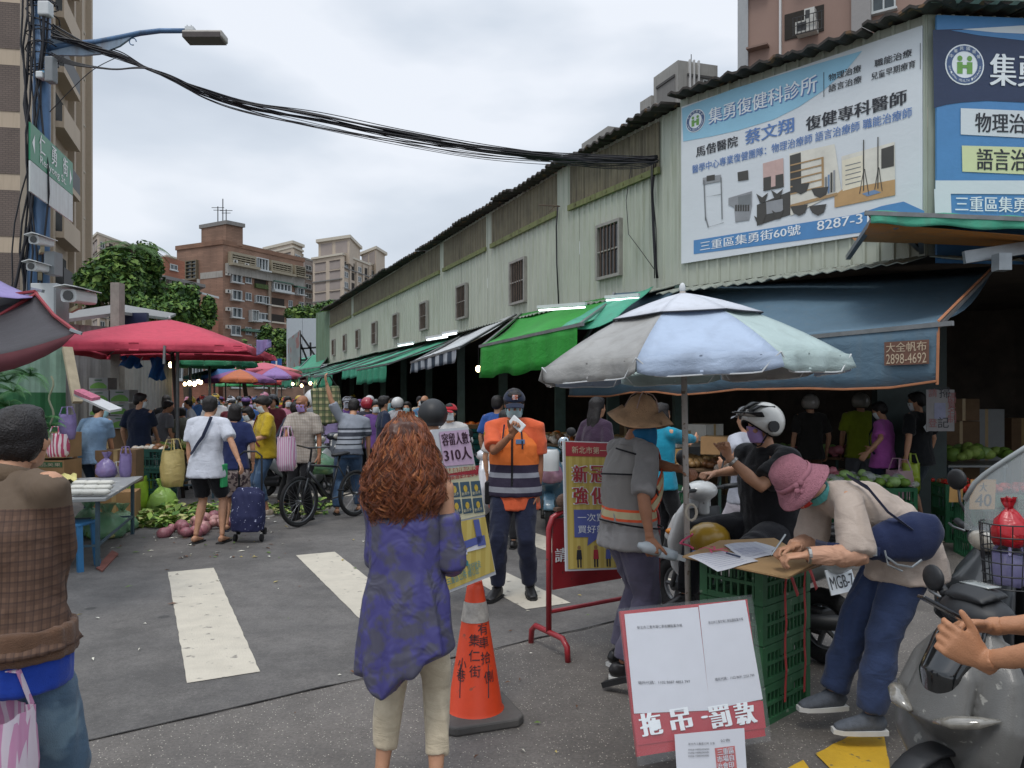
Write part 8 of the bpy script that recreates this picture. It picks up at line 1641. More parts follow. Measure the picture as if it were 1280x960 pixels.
CHK = plaid('check_shirt', 'a59c92', '8f8377', '756a62', 26, amt=.4); PP('balding man in a check shirt and lilac mask holding the bicycle', 379, 10.35, pi-.25, 1.67, (CHK, 'short', .14, .025), (BLK, 'pants', .012), hair=('bald', HAIR_K), msk=LILACMASK, LH=P(399, 570, 10.2), RH=P(352, 560, 10.0), head=(-14, 12, 0), neck=6, skin=SKIN_D, near=True, vox=.014)
PP('person in a navy top bending behind the yellow bloused woman', 352, 11.4, -.9, 1.62, (NVY, 'short', .1, .02), (BLK, 'pants', .01), lean=24, RH=P(372, 560, 11), w=1.05)
POL = zbands('striped_polo', [(.93, '555a64'), (.98, '8f949c'), (1.0, '2a2e36'), (1.05, '9a9fa8'), (1.07, '2a2e36'), (1.10, '9a9fa8'), (1.16, '3a3e48'), (1.19, 'a5a9b2'), (1.22, '3a3e48'), (9, '858a94')])
k = PP('man in a striped polo and jeans raising a checked cushion bag overhead', 436, 10.9, .35, 1.64, (POL, 'short', .06, .02), (JEANS, 'pants', .02), lean=10, side=9, LH=P(404, 468, 10.8), eL=(-1, -.2, .2), RH=P(462, 585, 11.2), LF=(-.17, -.05, .085), RF=(.16, .12, .085), shoes=('sandal', SOLE_K, None), w=1.1, neck=16, head=(-20, 10, 10))
CH2 = plaid('gingham_bag', 'a8a078', '4a5c3c', '2c3a2c', 11, amt=.75); t = thing('checked_bag', 'green and cream checked square bag held up by the man in stripes', 'bag', P(413, 508, 11.15)); b = MB(); b.box(P(409, 507, 11.15), (.40, .16, .54), M.Rotation(R(-8), 3, 'Y')); b.build('bag_body', CH2, t, world=True, bevel=.03); b = MB(); b.tube([P(396, 484, 11.1), P(402, 472, 11), P(412, 470, 11), P(420, 482, 11.1)], .012, 6); b.build('handle', BLKP, t, world=True)
b = MB(); shell_mb(b, M.Translation(P(394, 500, 11.4)), (.17, .18, .17), azlim(-10, -25, -30), .01); tag(b.build('hung_helmet', mat('helmet_shell', 'c9c9cb', rough=.3, var=.08, coat=.5), smooth=True), 'big white helmet beside the checked bag', 'helmet')
PP('person in a matte black helmet and jeans standing behind the notice board', 541, 5.95, .15, 1.60, (WHT_T, 'short', .1, .02), (JEANS, 'pants', .012), hat=('helmet', mat('helmet_matt', '1f2022', rough=.5, var=.1), None, BLKP), LF=(-.1, 0, .085), RF=(.36, -.1, .085), vox=.013, near=True)
for (lab, u, D, rz, H, c, bt, kw) in (('woman in a red cap and mask behind the notice board', 563, 9.4, 2.9, 1.56, 'b8b6b4', BLK, dict(hat=('cap', cloth('b02a34', 'red_cap')), msk=WHITEMASK)),
 ('woman in a pale teal blouse and mask beyond the striped polo', 509, 13.5, 3.0, 1.56, '6fa5a8', BLK, dict(hair=('bob', HAIR_K), msk=BLUEMASK)), ('man in a dark navy T-shirt turned to the stalls', 480, 12.2, -1.2, 1.66, '232b40', BLK, dict(msk=BLUEMASK)),
 ('shopper in a white helmet behind the teal bloused woman', 497, 15, -.6, 1.62, 'a9a9ac', BLK, dict(hat=helm('c4c4c2'))), ('balding shopper in a blue shirt beyond the black helmet', 531, 14.5, -.3, 1.68, '4f7596', BLK, dict(hair=('bald', HAIR_K))),
 ('red helmeted rider beyond the striped polo', 459, 13.5, .2, 1.62, '3a3a44', BLK, dict(hat=helm('9c2030'))), ('man in a blue shirt beside the officer', 622, 10.5, -.5, 1.66, '2f4f8c', BLK, dict()), ('person in a white striped shirt behind the officer\'s shoulder', 632, 8.4, -.3, 1.5, 'b5b0ac', BLK, dict()),
 ('long black haired woman in purple at the stall behind the yellow poster', 745, 8.3, -.9, 1.64, '3a2a3c', BLK, dict(hair=('long', HAIR_K), girl=True, neck=8)), ('person in a teal long sleeved top reaching over the potato stall', 826, 7.6, -1.1, 1.58, '1f86a0', BLK, dict(RH=P(880, 552, 8.0), LH=P(870, 556, 8.2), hair=('bob', HAIR_K), sl='long')),
 ('woman in a grey white top and grey cap behind the rider', 934, 6.6, .5, 1.56, 'a3a5ae', cloth('a09aa0', 'grey_skirt'), dict(hat=('cap', GRY), LH=P(905, 578, 6.5), kind='skirt', girl=True)), ('shopper in dark clothes and a white helmet at the dim stall', 1013, 10.8, .05, 1.66, '2a2826', cloth('5b4330', 'brown_trousers'), dict(hat=helm('8f8a84'))),
 ('shopper in a yellow green shirt and pale helmet with back turned', 1076, 10.9, -.1, 1.68, '8c9a2c', GRY, dict(hat=helm('8c8880'), w=1.1)), ('woman in a pink T-shirt with a dark shoulder bag looking down', 1104, 9.9, .75, 1.58, 'b85fb0', NVY, dict(msk=WHITEMASK, head=(10, 26, 0), neck=16, LH=P(1085, 565, 9.6), RH=P(1092, 560, 9.8), girl=True, w=1.08)),
 ('man in a black T-shirt and shorts holding two carrier bags', 1148, 9.6, .55, 1.70, '1a1b1e', cloth('3a4248', 'grey_shorts'), dict(msk=WHITEMASK, head=(25, 10, 0), kind='shorts', LH=P(1131, 588, 9.3), w=1.12, shoes=('sandal', SOLE_K, None), neck=6))):
 kind = kw.pop('kind', 'pants'); sl_ = kw.pop('sl', 'short'); k = PP(lab, u, D, rz, H, (cloth(c, 'shirt_cloth'), sl_, .12, .025), (bt, kind, .015), **kw)
 if 'pink T-shirt' in lab: band(k, 'strap', [(30, .95), (-30, .55), (-80, .2)], .03, NVY, .03)
 if 'two carrier' in lab: b = MB(); b.poly([torso(k, 165, .88, .034), torso(k, 215, .72, .034), torso(k, 205, .62, .034), torso(k, 160, .66, .034)]); b.build('back_print', INKW, k.o)
bag('pink striped carrier bag with a cabbage held by the man in black', P(1125, 636, 9.2), .16, .46, plastic('pink_clear', 'c9a0b0', .6), 31, knot=False, content=(.10, [APP['garlic']], 4)); bag('yellow green carrier bag beside the cabbage bag', P(1138, 618, 9.3), .11, .38, plastic('lime_bag2', '9fb52f', .9), 32, knot=False)
tpl = []
for i, (H, hr, ht, mk, sl) in enumerate(((1.62, 'short', None, 1, 'short'), (1.56, 'bob', None, 1, 'short'), (1.66, 'short', 'h', 1, 'long'), (1.60, 'short', 'h', 0, 'short'), (1.58, 'short', 'b', 1, 'long'), (1.68, 'short', 'c', 1, 'short'))):
 top_ = cloth('777777', 'crowd_top'); hat_ = {'h': ('helmet', cloth('c0c0c0', 'crowd_hat')), 'b': ('bucket', cloth('c0c0c0', 'crowd_hat')), 'c': ('cap', cloth('c0c0c0', 'crowd_hat')), None: None}[ht]
 k = person('x', (0, 0, 0), 0, H, 1.05, vox=.026, top=(top_, sl, .12, .03), bottom=(BLK, 'pants', .02), hair=(hr, HAIR_K), hat=hat_, msk=WHITEMASK if mk else None, shoes=(None, None, None), LH=(-.16, .25, 1.0) if i % 2 else None, hands={-1: None, 1: None}); tpl.append((k.o, hr, ht, mk))
CN = dict(white='c0c0c2', grey='7c7e84', navy='232b46', black='1e1e22', red='9c2832', pink='b8788c', blue='3c5f94', teal='3f7f86', yellow='b89a34', orange='b8623a', purple='6a4a86', green='4a7048', maroon='5e2630', cream='b0a48e', lilac='9a8cb4')
rr = random.Random(21); used = {}; spots = []
for row, (D, n, u0, u1) in enumerate(((14.5, 7, 300, 480), (17, 10, 250, 540), (20, 13, 246, 500), (24, 15, 240, 450), (29, 14, 236, 420), (35, 15, 236, 400), (42, 15, 240, 385), (50, 14, 245, 372), (60, 12, 250, 365))):
 for j in range(n): spots.append((lerp(u0, u1, (j+.5)/n)+rr.uniform(-8, 8), D+rr.uniform(-1.2, 1.4), row))
for (u, D, row) in spots:
 ti = rr.randrange(6); src, hr, ht, mk = tpl[ti]; tc_ = rr.choice(list(CN)+['white', 'white', 'grey', 'cream', 'blue']); hc_ = rr.choice(('white', 'white', 'red', 'yellow', 'black', 'grey', 'pink', 'blue', 'cream', 'purple')); x = P(u, 0, D).x; c = copy_tree(src); c.location = (x, D, 0); fz = rr.random() < .65; c.rotation_euler = (0, 0, (pi if fz else 0)+rr.uniform(-.8, .8)); c.scale = (1, 1, rr.uniform(.96, 1.05))
 for ch in c.children:
  nm = ch.name.split('.')[0]
  if nm == 'shirt': ch.material_slots[0].link = 'OBJECT'; ch.material_slots[0].material = cloth(CN[tc_], 'crowd_top')
  if nm in ('helmet', 'hat', 'cap'):
   for q in [ch]+list(ch.children): q.material_slots[0].link = 'OBJECT'; q.material_slots[0].material = mat('crowd_hat', CN[hc_], rough=.4, var=.1)
 hw = {'h': hc_+' helmet', 'b': hc_+' sun hat', 'c': hc_+' cap', None: 'bobbed hair' if hr == 'bob' else 'short hair'}[ht]; side_ = 'left' if u < 290 else ('right' if u > 370 else 'middle'); dist = ('nearest', 'second', 'third', 'fourth', 'fifth', 'sixth', 'seventh', 'eighth', 'rearmost')[row]
 lab = '%s shopper in %s and a %s, %s of the %s crowd row' % ('oncoming' if fz else 'departing', tc_, hw, side_, dist) if hw[-4:] != 'hair' else '%s shopper in %s with %s, %s of the %s crowd row' % ('oncoming' if fz else 'departing', tc_, hw, side_, dist); c['label'] = lab; c['group'] = 'shoppers crowding the market street'
for src, *_ in tpl:
 for ch in list(src.children):
  for g_ in list(ch.children): bpy.data.objects.remove(g_)
  bpy.data.objects.remove(ch)
 bpy.data.objects.remove(src)
pl = P(587, 640, 4.15); t = thing('notice_board', 'tilted laminated notice board reading 310 propped on the traffic cone', 'notice board', (pl.x, 4.15, .6))
BW = mat('board_white', 'c3c5c8', rough=.35, var=.04); YEL = stripe_mat('yellow_stripes', 'c9b565', 'bda655', 22, 0); PKP = mat('pink_paper_sheet', 'bfa3bb', rough=.6, var=.04); MAG = mat('maroon_ink', '3a1a2c', rough=.6, var=.05); RDP = mat('red_print', 'a8323c', rough=.5, var=.08); BLP = mat('blue_print', '5560a0', rough=.5, var=.06); CRP = mat('cream_print', 'cfc9a8', rough=.5, var=.05); GNP = mat('olive_print', '5a6a3a', rough=.5, var=.2, scale=30)
o_ = P(553, 742, 3.62); ex_ = V((.5625, 1, 0)); ey_ = (P(541, 538, 3.8)-o_); pn = Panel(o_, ex_, ey_, t); px_ = pn.pix
def quad(name, pts, m, h): return pn.sheet(name, [px_(*q) for q in pts], m, h)
def slabq(name, pts, m, h0, h1):
 q = [px_(*z) for z in pts]; b = MB(); k = [pn.at(x, y, h0) for x, y in q]+[pn.at(x, y, h1) for x, y in q]; b.v = k; n = len(q); b.face(list(range(n))[::-1]); b.face(range(n, 2*n)); [b.face((i, (i+1) % n, n+(i+1) % n, n+i)) for i in range(n)]; b.mi = [0]*len(b.f); return b.build(name, m, t, world=True)
slabq('board', [(540, 537), (585, 534), (620, 718), (556, 743)], BW, -.012, 0); quad('poster_sheet', [(558, 655), (606, 646), (618, 714), (560, 738), (552, 700)], YEL, .003)
quad('pink_sheet', [(548, 540), (584, 537), (592, 580), (554, 583)], PKP, .005); quad('red_strip', [(555, 586), (594, 583), (596, 592), (556, 595)], RDP, .005); quad('cream_sheet', [(556, 596), (597, 593), (606, 643), (562, 653)], CRP, .004)
def tl(txt, u0, v0, u1, v1, m, h=.009, bold=.012): (a, c), d, e_ = px_(u0, v0), px_(u1, v0)[0], px_(u0, v1)[1]; pn.text(txt, a, c, d, e_, m, h, bold)
tl('容留人數：', 552, 558, 588, 542, MAG); tl('310人', 555, 578, 589, 561, MAG, bold=.02); tl('嚴肅面對新冠肺炎', 556, 593, 594, 586, CRP); tl('預防感染注意事項', 558, 601, 597, 596, RDP)
for r_ in range(2):
 for c in range(3): u, v = 560+c*13.5+r_*2.5, 604+r_*21-c*1.0; quad('picture_tile', [(u, v), (u+11.5, v-1), (u+14, v+17), (u+2, v+18.5)], mat('tile_blue', '3c5464', rough=.5, var=.2), .007); (x, y) = px_(u+6.5, v+8); pn.disc('tile_disc', x, y, .018, mat('tile_yellow', 'c0a440', rough=.5, var=.2, scale=60), .009, n=14); tl('勤洗手', u+2, v+17, u+12, v+13, CRP, .010, 0)
for q in ([(566, 654), (573, 652), (579, 683), (572, 685)], [(590, 650), (597, 649), (602, 676), (595, 678)], [(575, 678), (598, 670), (600, 679), (577, 687)], [(570, 680), (580, 678), (582, 690), (572, 692)], [(594, 671), (604, 669), (606, 681), (596, 683)]): quad('big_mark', q, BLP, .008)
quad('big_mark_edge', [(571, 692), (582, 690), (583, 686), (596, 680), (597, 683), (606, 681), (606, 684), (596, 687), (583, 690), (583, 693), (572, 696)], mat('mark_white', 'd8d8dc', rough=.5), .006); x, y = px_(582, 704); pn.disc('emblem', x, y, .014, mat('emblem_teal', '3a7f84', rough=.5), .008, n=16)
tl('一次買足  買好就走', 564, 722, 602, 712, mat('teal_ink', '3f8a96', rough=.5), .008, 0); tl('三重區公所 關心您', 558, 732, 600, 723, mat('teal_ink', '3f8a96', rough=.5), .008, 0); tl('新北市政府', 566, 709, 577, 705, RDP, .008, 0)
cb = G(596, 897); cb = V((P(594, 0, 3.98).x, 3.98, 0)); t = thing('traffic_cone', 'orange traffic cone with handwritten characters and a grey rubber base', 'traffic cone', cb); CO = mat('cone_orange', 'd9451f', rough=.45, var=.08, scale=8, spots=('9c4a34', 22, .68)); CBS = mat('cone_base', '55524f', rough=.8, var=.2)
b = MB(); b.lathe([(.150, .045), (.140, .06), (.045, .66), (.036, .70), (.030, .70), (.1, .1)], 32, M.Translation(cb)); b.build('cone_body', CO, t, smooth=True, world=True); b = MB(); b.lathe([(.0735, .50), (.0575, .60)], 32, M.Translation(cb+V((0, 0, .0)))); b.build('reflective_sleeve', mat('sleeve_silver', 'a8a29a', rough=.3, var=.3, scale=30), t, smooth=True, world=True)
b = MB(); h = .20; q = [(h*cos(a+.5)*1.0, h*sin(a+.5)) for a in [i*pi/4 for i in range(8)]]; q = []
for i in range(4):
 a = pi/4+i*pi/2+.35
 for d in (-.12, .12): q.append((cb.x+.265*cos(a+d), cb.y+.265*sin(a+d)))
b.prism(q, M.Identity(4), 0, .045); b.build('base', CBS, t, world=True, bevel=.01)
def cone_text(ch, az, z, s_, m=INK):
 me = text_mesh(ch); xs = [v.co.x for v in me.vertices]; ys = [v.co.y for v in me.vertices]; w0 = max(xs)-min(xs) or 1; h0 = max(ys)-min(ys) or 1
 for v in me.vertices:
  x = ((v.co.x-min(xs))/w0-.5)*s_; y = ((v.co.y-min(ys))/h0-.5)*s_; zz = z+y; r_ = lerp(.140, .045, (zz-.06)/.60)+.003; a = R(az)+x/r_; v.co = V((r_*sin(a), -r_*cos(a), zz))
 me.materials.clear(); me.materials.append(m); put('handwriting', me, t)
for ch, az, z in (('集', 0, .42), ('仁', 0, .345), ('街', 2, .27), ('有', 34, .47), ('車', 34, .405), ('拾', 36, .33), ('側', 40, .235), ('小', -38, .30), ('巷', -38, .245)): cone_text(ch, az, z, .058)
cone_text('一', 0, .215, .16)
b = MB(); b.tube([cb+V((-.02, .62, .0)), cb+V((-.04, .52, .7)), cb+V((-.08, .45, 1.4))], .012, 6); tag(b.build('prop_stick', mat('stick', '8f8a80', rough=.7)), 'thin grey stick standing behind the notice board', 'stick')
RB = mat('barrier_red', '96222a', rough=.4, var=.12, coat=.3, spots=('5e2a28', 26, .66)); a0_ = V((P(686, 0, 4.98).x, 4.98, 0)); a1_ = V((P(822, 0, 5.5).x, 5.5, 0)); t = thing('barrier', 'red steel crowd barrier with a red panel', 'barrier', a0_); dr_ = (a1_-a0_).normalized(); pr = V((-.32, .55, 0)).normalized()
b = MB(); b.tube([a0_+V((0, 0, .12)), a0_+V((0, 0, .80)), a0_+V((0, 0, .87))+dr_*.03, a0_+V((0, 0, .90))+dr_*.10, a1_+V((0, 0, .90))-dr_*.10, a1_+V((0, 0, .87))-dr_*.03, a1_+V((0, 0, .80)), a1_+V((0, 0, .12))], .019, 10); b.build('hoop', RB, t, smooth=True, world=True)
b = MB(); b.tube([a0_+V((0, 0, .26)), a1_+V((0, 0, .26))], .015, 8); b.build('rail', RB, t, world=True)
for e_ in (a0_, a1_): b = MB(); b.tube([e_-pr*.22, e_-pr*.21+V((0, 0, .09)), e_-pr*.16+V((0, 0, .13)), e_+V((0, 0, .13)), e_+pr*.16+V((0, 0, .13)), e_+pr*.21+V((0, 0, .09)), e_+pr*.22], .019, 10); b.build('foot', RB, t, smooth=True, world=True)
b = MB(); pq = a0_+dr_*.02; b.box((a0_+a1_)/2+V((0, 0, .63)), ((a1_-a0_).length-.06, .012, .46), M.Rotation(math.atan2(dr_.y, dr_.x), 3, 'Z')); b.build('panel', RB, t, world=True)
pn = Panel(a0_+V((0, 0, .40)), dr_, (0, 0, 1), t); x, y = pn.pix(693, 703); pn.text('請', x, y, x+.09, y+.09, INKW, .01, .02)
t = thing('poster', 'yellow striped poster with a red heading leaning on the barrier', 'poster', P(730, 640, 4.9)); o_ = P(708, 714, 4.86); pn = Panel(o_, P(765, 712, 4.98)-o_, P(706, 553, 5.0)-o_, t); W_p = .52; H_p = .83
pp(t, 'board', BW, pn, 0, W_p, 0, H_p, -.02, 0); pn.rect('poster_sheet', .012, .012, W_p-.01, H_p-.01, YEL, .003); pn.rect('heading_band', .012, H_p-.10, W_p-.01, H_p-.008, RDP, .005); pn.text('新北市第一公有市場', .055, H_p-.082, .055+.46, H_p-.035, CRP, .008)
for ch, x, y in (('新', .06, .56), ('冠', .19, .56), ('強', .06, .42), ('化', .19, .42)): pn.text(ch, x-.004, y-.004, x+.104, y+.114, INKW, .007, .06); pn.text(ch, x, y, x+.10, y+.11, RDP, .011, .03)
pn.sheet('speech_bubble', [(.06, .21), (.48, .21), (.48, .385), (.06, .385)], BLP, .006); pn.sheet('speech_tail', [(.16, .215), (.25, .215), (.15, .155)], BLP, .0063); pn.text('一次買足', .085, .31, .35, .36, INKW, .009); pn.text('買好就走', .085, .235, .35, .285, INKW, .009)
for i, (x, c) in enumerate(((.07, 'print_black'), (.19, 'y'), (.28, 'b'), (.38, 'g'))):
 m_ = (INK, RDP, BLP, GNP)[i]; pn.disc('figure_head', x+.02, .145, .013, CARD, .007, n=12); pn.sheet('figure_body', [(x, .07), (x+.04, .07), (x+.035, .13), (x+.005, .13)], m_, .007); pn.rect('figure_leg', x+.005, .02, x+.015, .07, INK, .007); pn.rect('figure_leg', x+.025, .02, x+.035, .07, INK, .007)
b = MB(); b.ell(a0_+dr_*.12+V((0, 0, .97)), (.05, .04, .05)); b.bar(a0_+dr_*.05+V((0, 0, .92)), a0_+dr_*.27+V((0, 0, .935)), .04, .02); tag(b.build('bark_block', mat('driftwood', '5c463a', rough=.9, var=.3)), 'brown wooden clip on top of the barrier beside the poster', 'clip')
cA = G(955, 912); e1 = V((P(1016, 0, 4.15).x-cA.x, 4.15-cA.y, 0)).normalized(); e2 = V((-e1.y, e1.x, 0)); ang = math.atan2(e1.y, e1.x); CGN = mat('crate_vivid', '2c5f3c', rough=.5, var=.18, scale=5, spots=('7a8a76', 18, .68))
names = ('bottom', 'second', 'third', 'top'); hz = (.207, .20, .20, .205); z = 0
for col in range(1):
 z = 0
 for i in range(4): c = cA+e1*.24-e1*0+e2*(.19+.375*col)+V((0, 0, z)); crate('%s green crate in the %s stack under the sign-in board' % (names[i], ('front', 'rear')[col]), c, ang, CGN, (.48, .365, hz[i]-.004), 13); z += hz[i]
ctr = cA+e1*.24+e2*.37; b = MB(); tz = .815
for i, (m_, off, sc_) in enumerate(((CARD, 0, 1.0),)):
 q = [G(u, v, tz) for u, v in ((985, 724), (1020, 704), (968, 674), (900, 677), (853, 697))]; q = [V((p.x, p.y)) for p in q]; b.prism([(p.x, p.y) for p in q], M.Identity(4), tz, tz+.008)
t = thing('cardboard_top', 'flattened brown cardboard sheet used as a table top on the crates', 'cardboard', (ctr.x, ctr.y, tz)); b.build('sheet', mat('cardboard_light', 'a3845c', rough=.85, var=.1, scale=5, bump=.2, bscale=50), t, world=True)
b = MB(); q2 = [lerp(V((p.x, p.y, 0)), V((ctr.x, ctr.y, 0)), -.06 if i % 2 else .05) for i, p in enumerate(q)]; b.prism([(p.x, p.y) for p in q2], M.Identity(4), tz-.008, tz-.002); b.build('lower_sheet', CARD_D, t, world=True)
zt2 = tz+.010
def onb(u, v, z_=None): return G(u, v, z_ or zt2)
PAP = mat('paper_white', 'c9cbd2', rough=.6, var=.03)
for lab, pts, dz in (('sign-in sheet nearest the camera on the cardboard', ((860, 696), (905, 688), (948, 702), (897, 714)), .002), ('sign-in sheet the woman writes on', ((905, 682), (945, 677), (975, 688), (925, 698)), .004), ('second paper under the writing woman\'s hands', ((912, 688), (950, 684), (972, 694), (930, 700)), .003)):
 b = MB(); P4 = [onb(*x) for x in pts]; b.slab(lambda a, c: lerp(lerp(P4[0], P4[1], a), lerp(P4[3], P4[2], a), c)+V((0, 0, dz+.004*sin(a*5+c*4))), 6, 6, V((0, 0, -.001))); o = thing('paper_sheet', lab, 'paper', P4[0]); b.build('paper', PAP, o, world=True); b = MB()
 for i in range(9):
  c_ = (i+1)/10; b.bar(lerp(lerp(P4[0], P4[1], .08), lerp(P4[3], P4[2], .08), c_)+V((0, 0, dz+.006)), lerp(lerp(P4[0], P4[1], .8), lerp(P4[3], P4[2], .8), c_)+V((0, 0, dz+.006)), .0018, .0006)
 q = b.build('handwriting_lines', mat('pencil', '7c80a0', rough=.7), o, world=True); q['kind'] = 'stuff'
b = MB(); b.tube([onb(908, 694)+V((0, 0, .012)), onb(925, 699)+V((0, 0, .012))], .005, 6); tag(b.build('pen', mat('pen_blue', '1f2c4a', rough=.3)), 'dark blue pen lying on the nearest sign-in sheet', 'pen'); b = MB(); b.tube([P(964, 694, 3.50), P(982, 668, 3.52)], .0045, 6); tag(b.build('pen', GALV), 'silver pen in the writing woman\'s hand', 'pen')
STR = mat('red_ribbon', 'b23a3a', rough=.6, var=.2)
for k_, (u, lab) in enumerate(((978, 'left red strap hanging down the green crates'), (1000, 'right red strap hanging down the green crates'))):
 base_ = cA+e1*(.19+.2*k_)-e2*.012; b = MB(); b.tube([base_+V((.004*sin(i*2), 0, .82-i*.081)) for i in range(10)], [(.011, .002)]*10, 4, side=e1); t = thing('strap', lab, 'strap', base_); b.build('ribbon', STR, t, world=True); b = MB(); b.tube([base_+V((0, 0, .80)), base_+e1*.03-e2*.02+V((0, 0, .72)), base_+e1*.07-e2*.03+V((0, 0, .63))], [(.014, .002)]*3, 4, side=e1); b.build('loose_end', STR, t, world=True)
b = MB(); kn = onb(893, 690); [b.tube([kn+V((0, 0, .01)), kn+V((.05*cos(a), .05*sin(a), .02)), kn+V((.08*cos(a+.3), .08*sin(a+.3), .012))], [(.006, .002)]*3, 4) for a in (0, 1.3, 2.6, 4, 5.2)]; b.tube([P(858, 686, 4.25)+V((.04*cos(i), .03*sin(i*1.4), .012*i)) for i in range(8)], .006, 5); tag(b.build('red_string', mat('pink_string', 'c04a68', rough=.6)), 'knotted pink red string on the papers beside the parasol pole', 'string'); b = MB(); b.tube([P(859, 640, 4.26)+V((.03*cos(a)+.02, -.01, .045*sin(a))) for a in [i*.6 for i in range(12)]], .008, 6); tag(b.build('rope_loop', mat('rope', 'a8a090', rough=.8)), 'white rope loop tied round the parasol pole', 'rope')
o_ = P(797, 946, 3.18); t = thing('sign_board', 'white paper board wrapped in clear film over a red sign, leaning on the crates', 'sign', o_); pn = Panel(o_, P(958, 918, 3.32)-o_, P(776, 764, 3.42)-o_, t); px_ = pn.pix
slabq('board', [(775, 764), (934, 749), (957, 920), (797, 946)], mat('board_red', 'a52a32', rough=.4, var=.08), -.02, 0)
quad('paper', [(780, 768), (872, 759), (887, 888), (792, 892)], PAP, .006); quad('paper', [(873, 757), (931, 750), (953, 874), (887, 887)], PAP, .004); quad('red_strip', [(790, 893), (953, 876), (957, 910), (796, 932)], RDP, .003)
def tq(txt, a, c, hgt, m, h=.010, bold=0):
 (x0, y0), (x1, y1) = px_(*a), px_(*c); pn.text(txt, x0, y0, x1, y0+hgt, m, h, bold, slant=(y1-y0)/(x1-x0))
tq('新北市三重市場仁勇街攤販集中場', (796, 787), (852, 784), .014, INK); tq('新北市三重市場仁勇街攤販集中場', (885, 781), (928, 776), .014, INK); tq('場所代碼：1102 8687 4853 797', (797, 856), (862, 854), .014, INK); tq('場所代碼：1102 8691 2253 799', (893, 852), (942, 846), .014, INK)
for ch, u, v in (('拖', 803, 921), ('吊', 841, 915), ('•', 878, 908), ('罰', 890, 911), ('款', 922, 907)):
 (x0, y0) = px_(u, v); s_ = .088 if ch != '•' else .03; pn.text(ch, x0, y0+(.03 if ch == '•' else 0), x0+s_, y0+s_+(.01 if ch == '•' else .0), INKW, .009, .05)
def film(nm, pts, h): q = [px_(*z) for z in pts]; b = MB(); b.slab(lambda a, c: pn.at(lerp(lerp(q[0][0], q[1][0], a), lerp(q[3][0], q[2][0], a), c), lerp(lerp(q[0][1], q[1][1], a), lerp(q[3][1], q[2][1], a), c), h+.005*NZ.noise(V((a*9, c*14, 0)))+.004*NZ.noise(V((a*25, c*11, 3)))), 40, 40, pn.n*.0006); b.build(nm, mat('clear_film', 'd2d5d8', rough=.12, var=0, alpha=.05, spec=.8), t, smooth=True, world=True)
film('film', [(770, 762), (938, 744), (962, 926), (795, 958)], .018)
quad('tape', [(878, 790), (882, 790), (886, 835), (883, 835)], INK, .008) if False else None
t = thing('notice_sheet', 'small white notice with a red square seal hung at the foot of the wrapped board', 'notice', P(888, 940, 3.14)); o_ = P(846, 990, 3.14); pn = Panel(o_, P(933, 985, 3.14)-o_, P(843, 918, 3.2)-o_, t); px_ = pn.pix
slabq('sheet', [(843, 918), (930, 910), (935, 992), (848, 1000)], PAP, 0, .003); quad('seal', [(893, 935), (918, 932), (921, 962), (896, 965)], mat('seal_red', 'b86a6a', rough=.6, var=.2, scale=40), .005)
for r_ in range(3): tq(('三重區', '市場自', '治會印')[r_], (896.5, 944+r_*9), (917, 941+r_*9), .024, PAP, .008, .02)
tq('公告', (900, 927), (912, 926), .010, INK); tq('新北市三重區公所 公告', (860, 931), (893, 930), .009, INK); [tq('即日起進入市場請配合實名制登記', (860, 938+4*i), (886, 937+4*i), .007, INK) for i in range(3)]
b = MB(); [b.bar(G(755, 862)+V((0, 0, .03)), P(800, 845, 4.2), .05, .03)]; b.build('stand_foot', BLKP, PARA, world=True); b = MB(); b.lathe([(.22, 0), (.22, .05), (.05, .08), (.03, .22)], 24, M.Translation((1.0, 4.32, 0))); b.build('base', BLKP, PARA, smooth=True, world=True)
GS = mat('worn_grey_paint', '5f5e5b', rough=.42, var=.16, scale=4, coat=.15, bump=.15, bscale=200, spots=('8f8d86', 26, .67), streak=('55534f', .5)); t = scooter('worn grey scooter with its headlight facing left in the lower right corner', (1.98, 2.84, 0), 1.95, GS, BLKP, v=.012, steer=-12, headlamp_low=True, mz=1.04, fair=True)
b = MB(); b.tube([(0, .62, .62), (0, .60, .76), (0, .50, .88), (0, .44, .95)], [(.05, .02), (.085, .05), (.10, .05), (.08, .03)], 18, side=(1, 0, 0)); RMX(t, 'nose_cowl', mat('gloss_black', '17191a', rough=.12, var=.1, coat=.8), b, .010)
for x in (-1, 1): b = MB(); b.tube([(x*.05, .690, .62), (x*.11, .672, .635), (x*.17, .625, .65), (x*.215, .57, .665)], [(.010, .008), (.036, .024), (.032, .022), (.008, .006)], 12); b.build('headlight', mat('smoked_lens', '77736a', rough=.08, var=.3, scale=30, spec=.9, coat=.6), t, smooth=True)
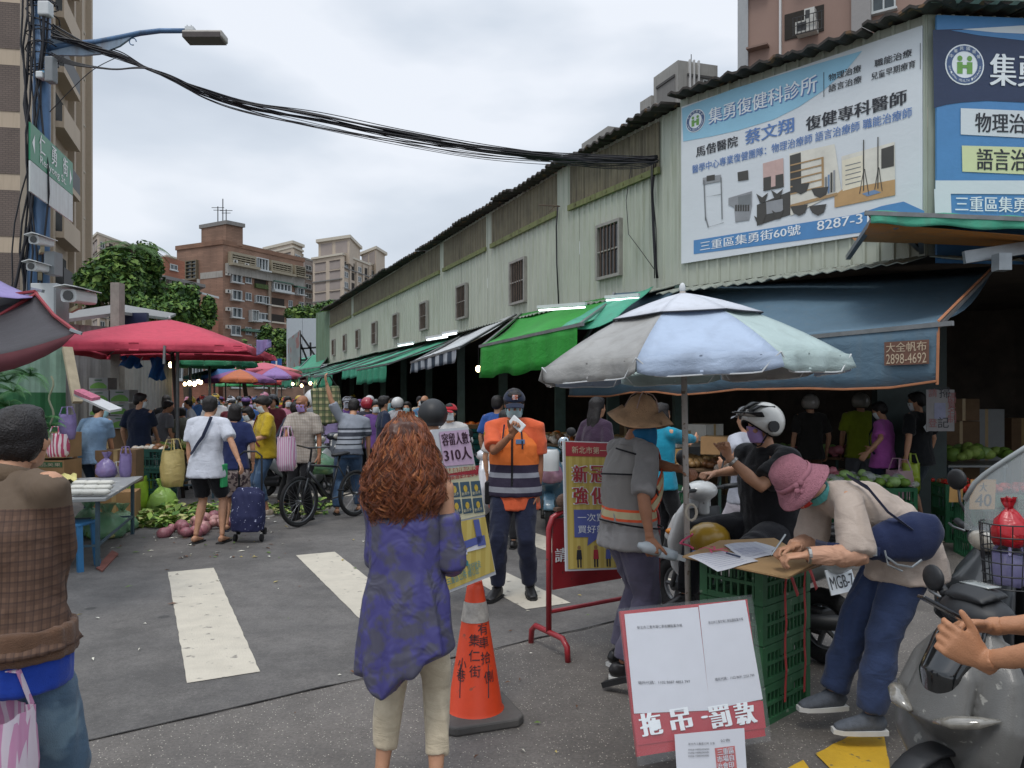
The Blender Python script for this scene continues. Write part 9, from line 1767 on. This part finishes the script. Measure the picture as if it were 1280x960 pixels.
b = MB(); b.tube([(0, .48, 1.03), (0, .42, 1.05), (0, .32, 1.04)], [(.08, .02), (.10, .03), (.07, .02)], 14, side=(1, 0, 0)); RMX(t, 'instrument_pod', BLKP, b, .010); b = MB(); b.slab(lambda a, c: V(((a-.5)*.12, .35+.07*c, 1.075)), 4, 3, V((0, 0, .004))); b.build('instrument_glass', mat('dial_glass', '8d918f', rough=.1, spec=.8), t, smooth=True)
t.scale = (.92, .92, .92)
t = thing('scooter_windscreen', 'tall clear curved windscreen of a scooter cut off by the right edge', 'windscreen', P(1260, 600, 3.5)); b = MB()
b.slab(lambda a, c: P(lerp(1206, 1330, a), 497+lerp(lerp(128, 45, min(1, a*1.7)**.6), 165, c), 3.5)+V((0, -.22*sin(pi*a)*(.6+.4*c), 0)), 20, 12, V((0, .004, 0))); b.build('screen', mat('clear_screen', 'b9c0c0', rough=.05, var=0, alpha=.30, spec=.9), t, smooth=True, world=True); b = MB(); b.tube([P(lerp(1206, 1330, a), 497+lerp(128, 45, min(1, a*1.7)**.6), 3.5)+V((0, -.22*sin(pi*a)*.6, 0)) for a in [i/16 for i in range(17)]], .012, 6); b.build('screen_rim', mat('rim_grey', '8f9494', rough=.3), t, smooth=True, world=True)
scooter('dark scooter behind the grey one with mirrors and a wire basket, at the right edge', (2.72, 3.75, 0), 1.75, mat('scooter_char', '33373a', rough=.35, var=.15, coat=.4), steer=5)
q = P(1262, 662, 3.35); bag('bulging red carrier bag in the wire basket at the right edge', q+V((0, 0, -.07)), .07, .21, REDB, 41, content=(.03, [APP['tomato']], 10)); t = thing('wire_basket', 'black wire basket below the red bag at the right edge', 'basket', q); b = MB()
for i in range(6): b.tube([q+V((.12*cos(a)*(1-i*.03), .10*sin(a), .03-i*.055)) for a in [j*2*pi/16 for j in range(17)]], .003, 4)
for i in range(16): a = i*2*pi/16; b.tube([q+V((.12*cos(a), .10*sin(a), .03)), q+V((.10*cos(a), .08*sin(a), -.25))], .0025, 4)
w_ = b.build('wire_mesh', BLKP, t, world=True); w_['kind'] = 'stuff'; bag('clear bag with lilac wrapping at the bottom of the wire basket', q+V((0, 0, -.24)), .07, .14, plastic('lilac_film', '8a86b0', .6), 42, knot=False)
bpy.data.scenes.remove(SHOP)
bpy.context.view_layer.update()
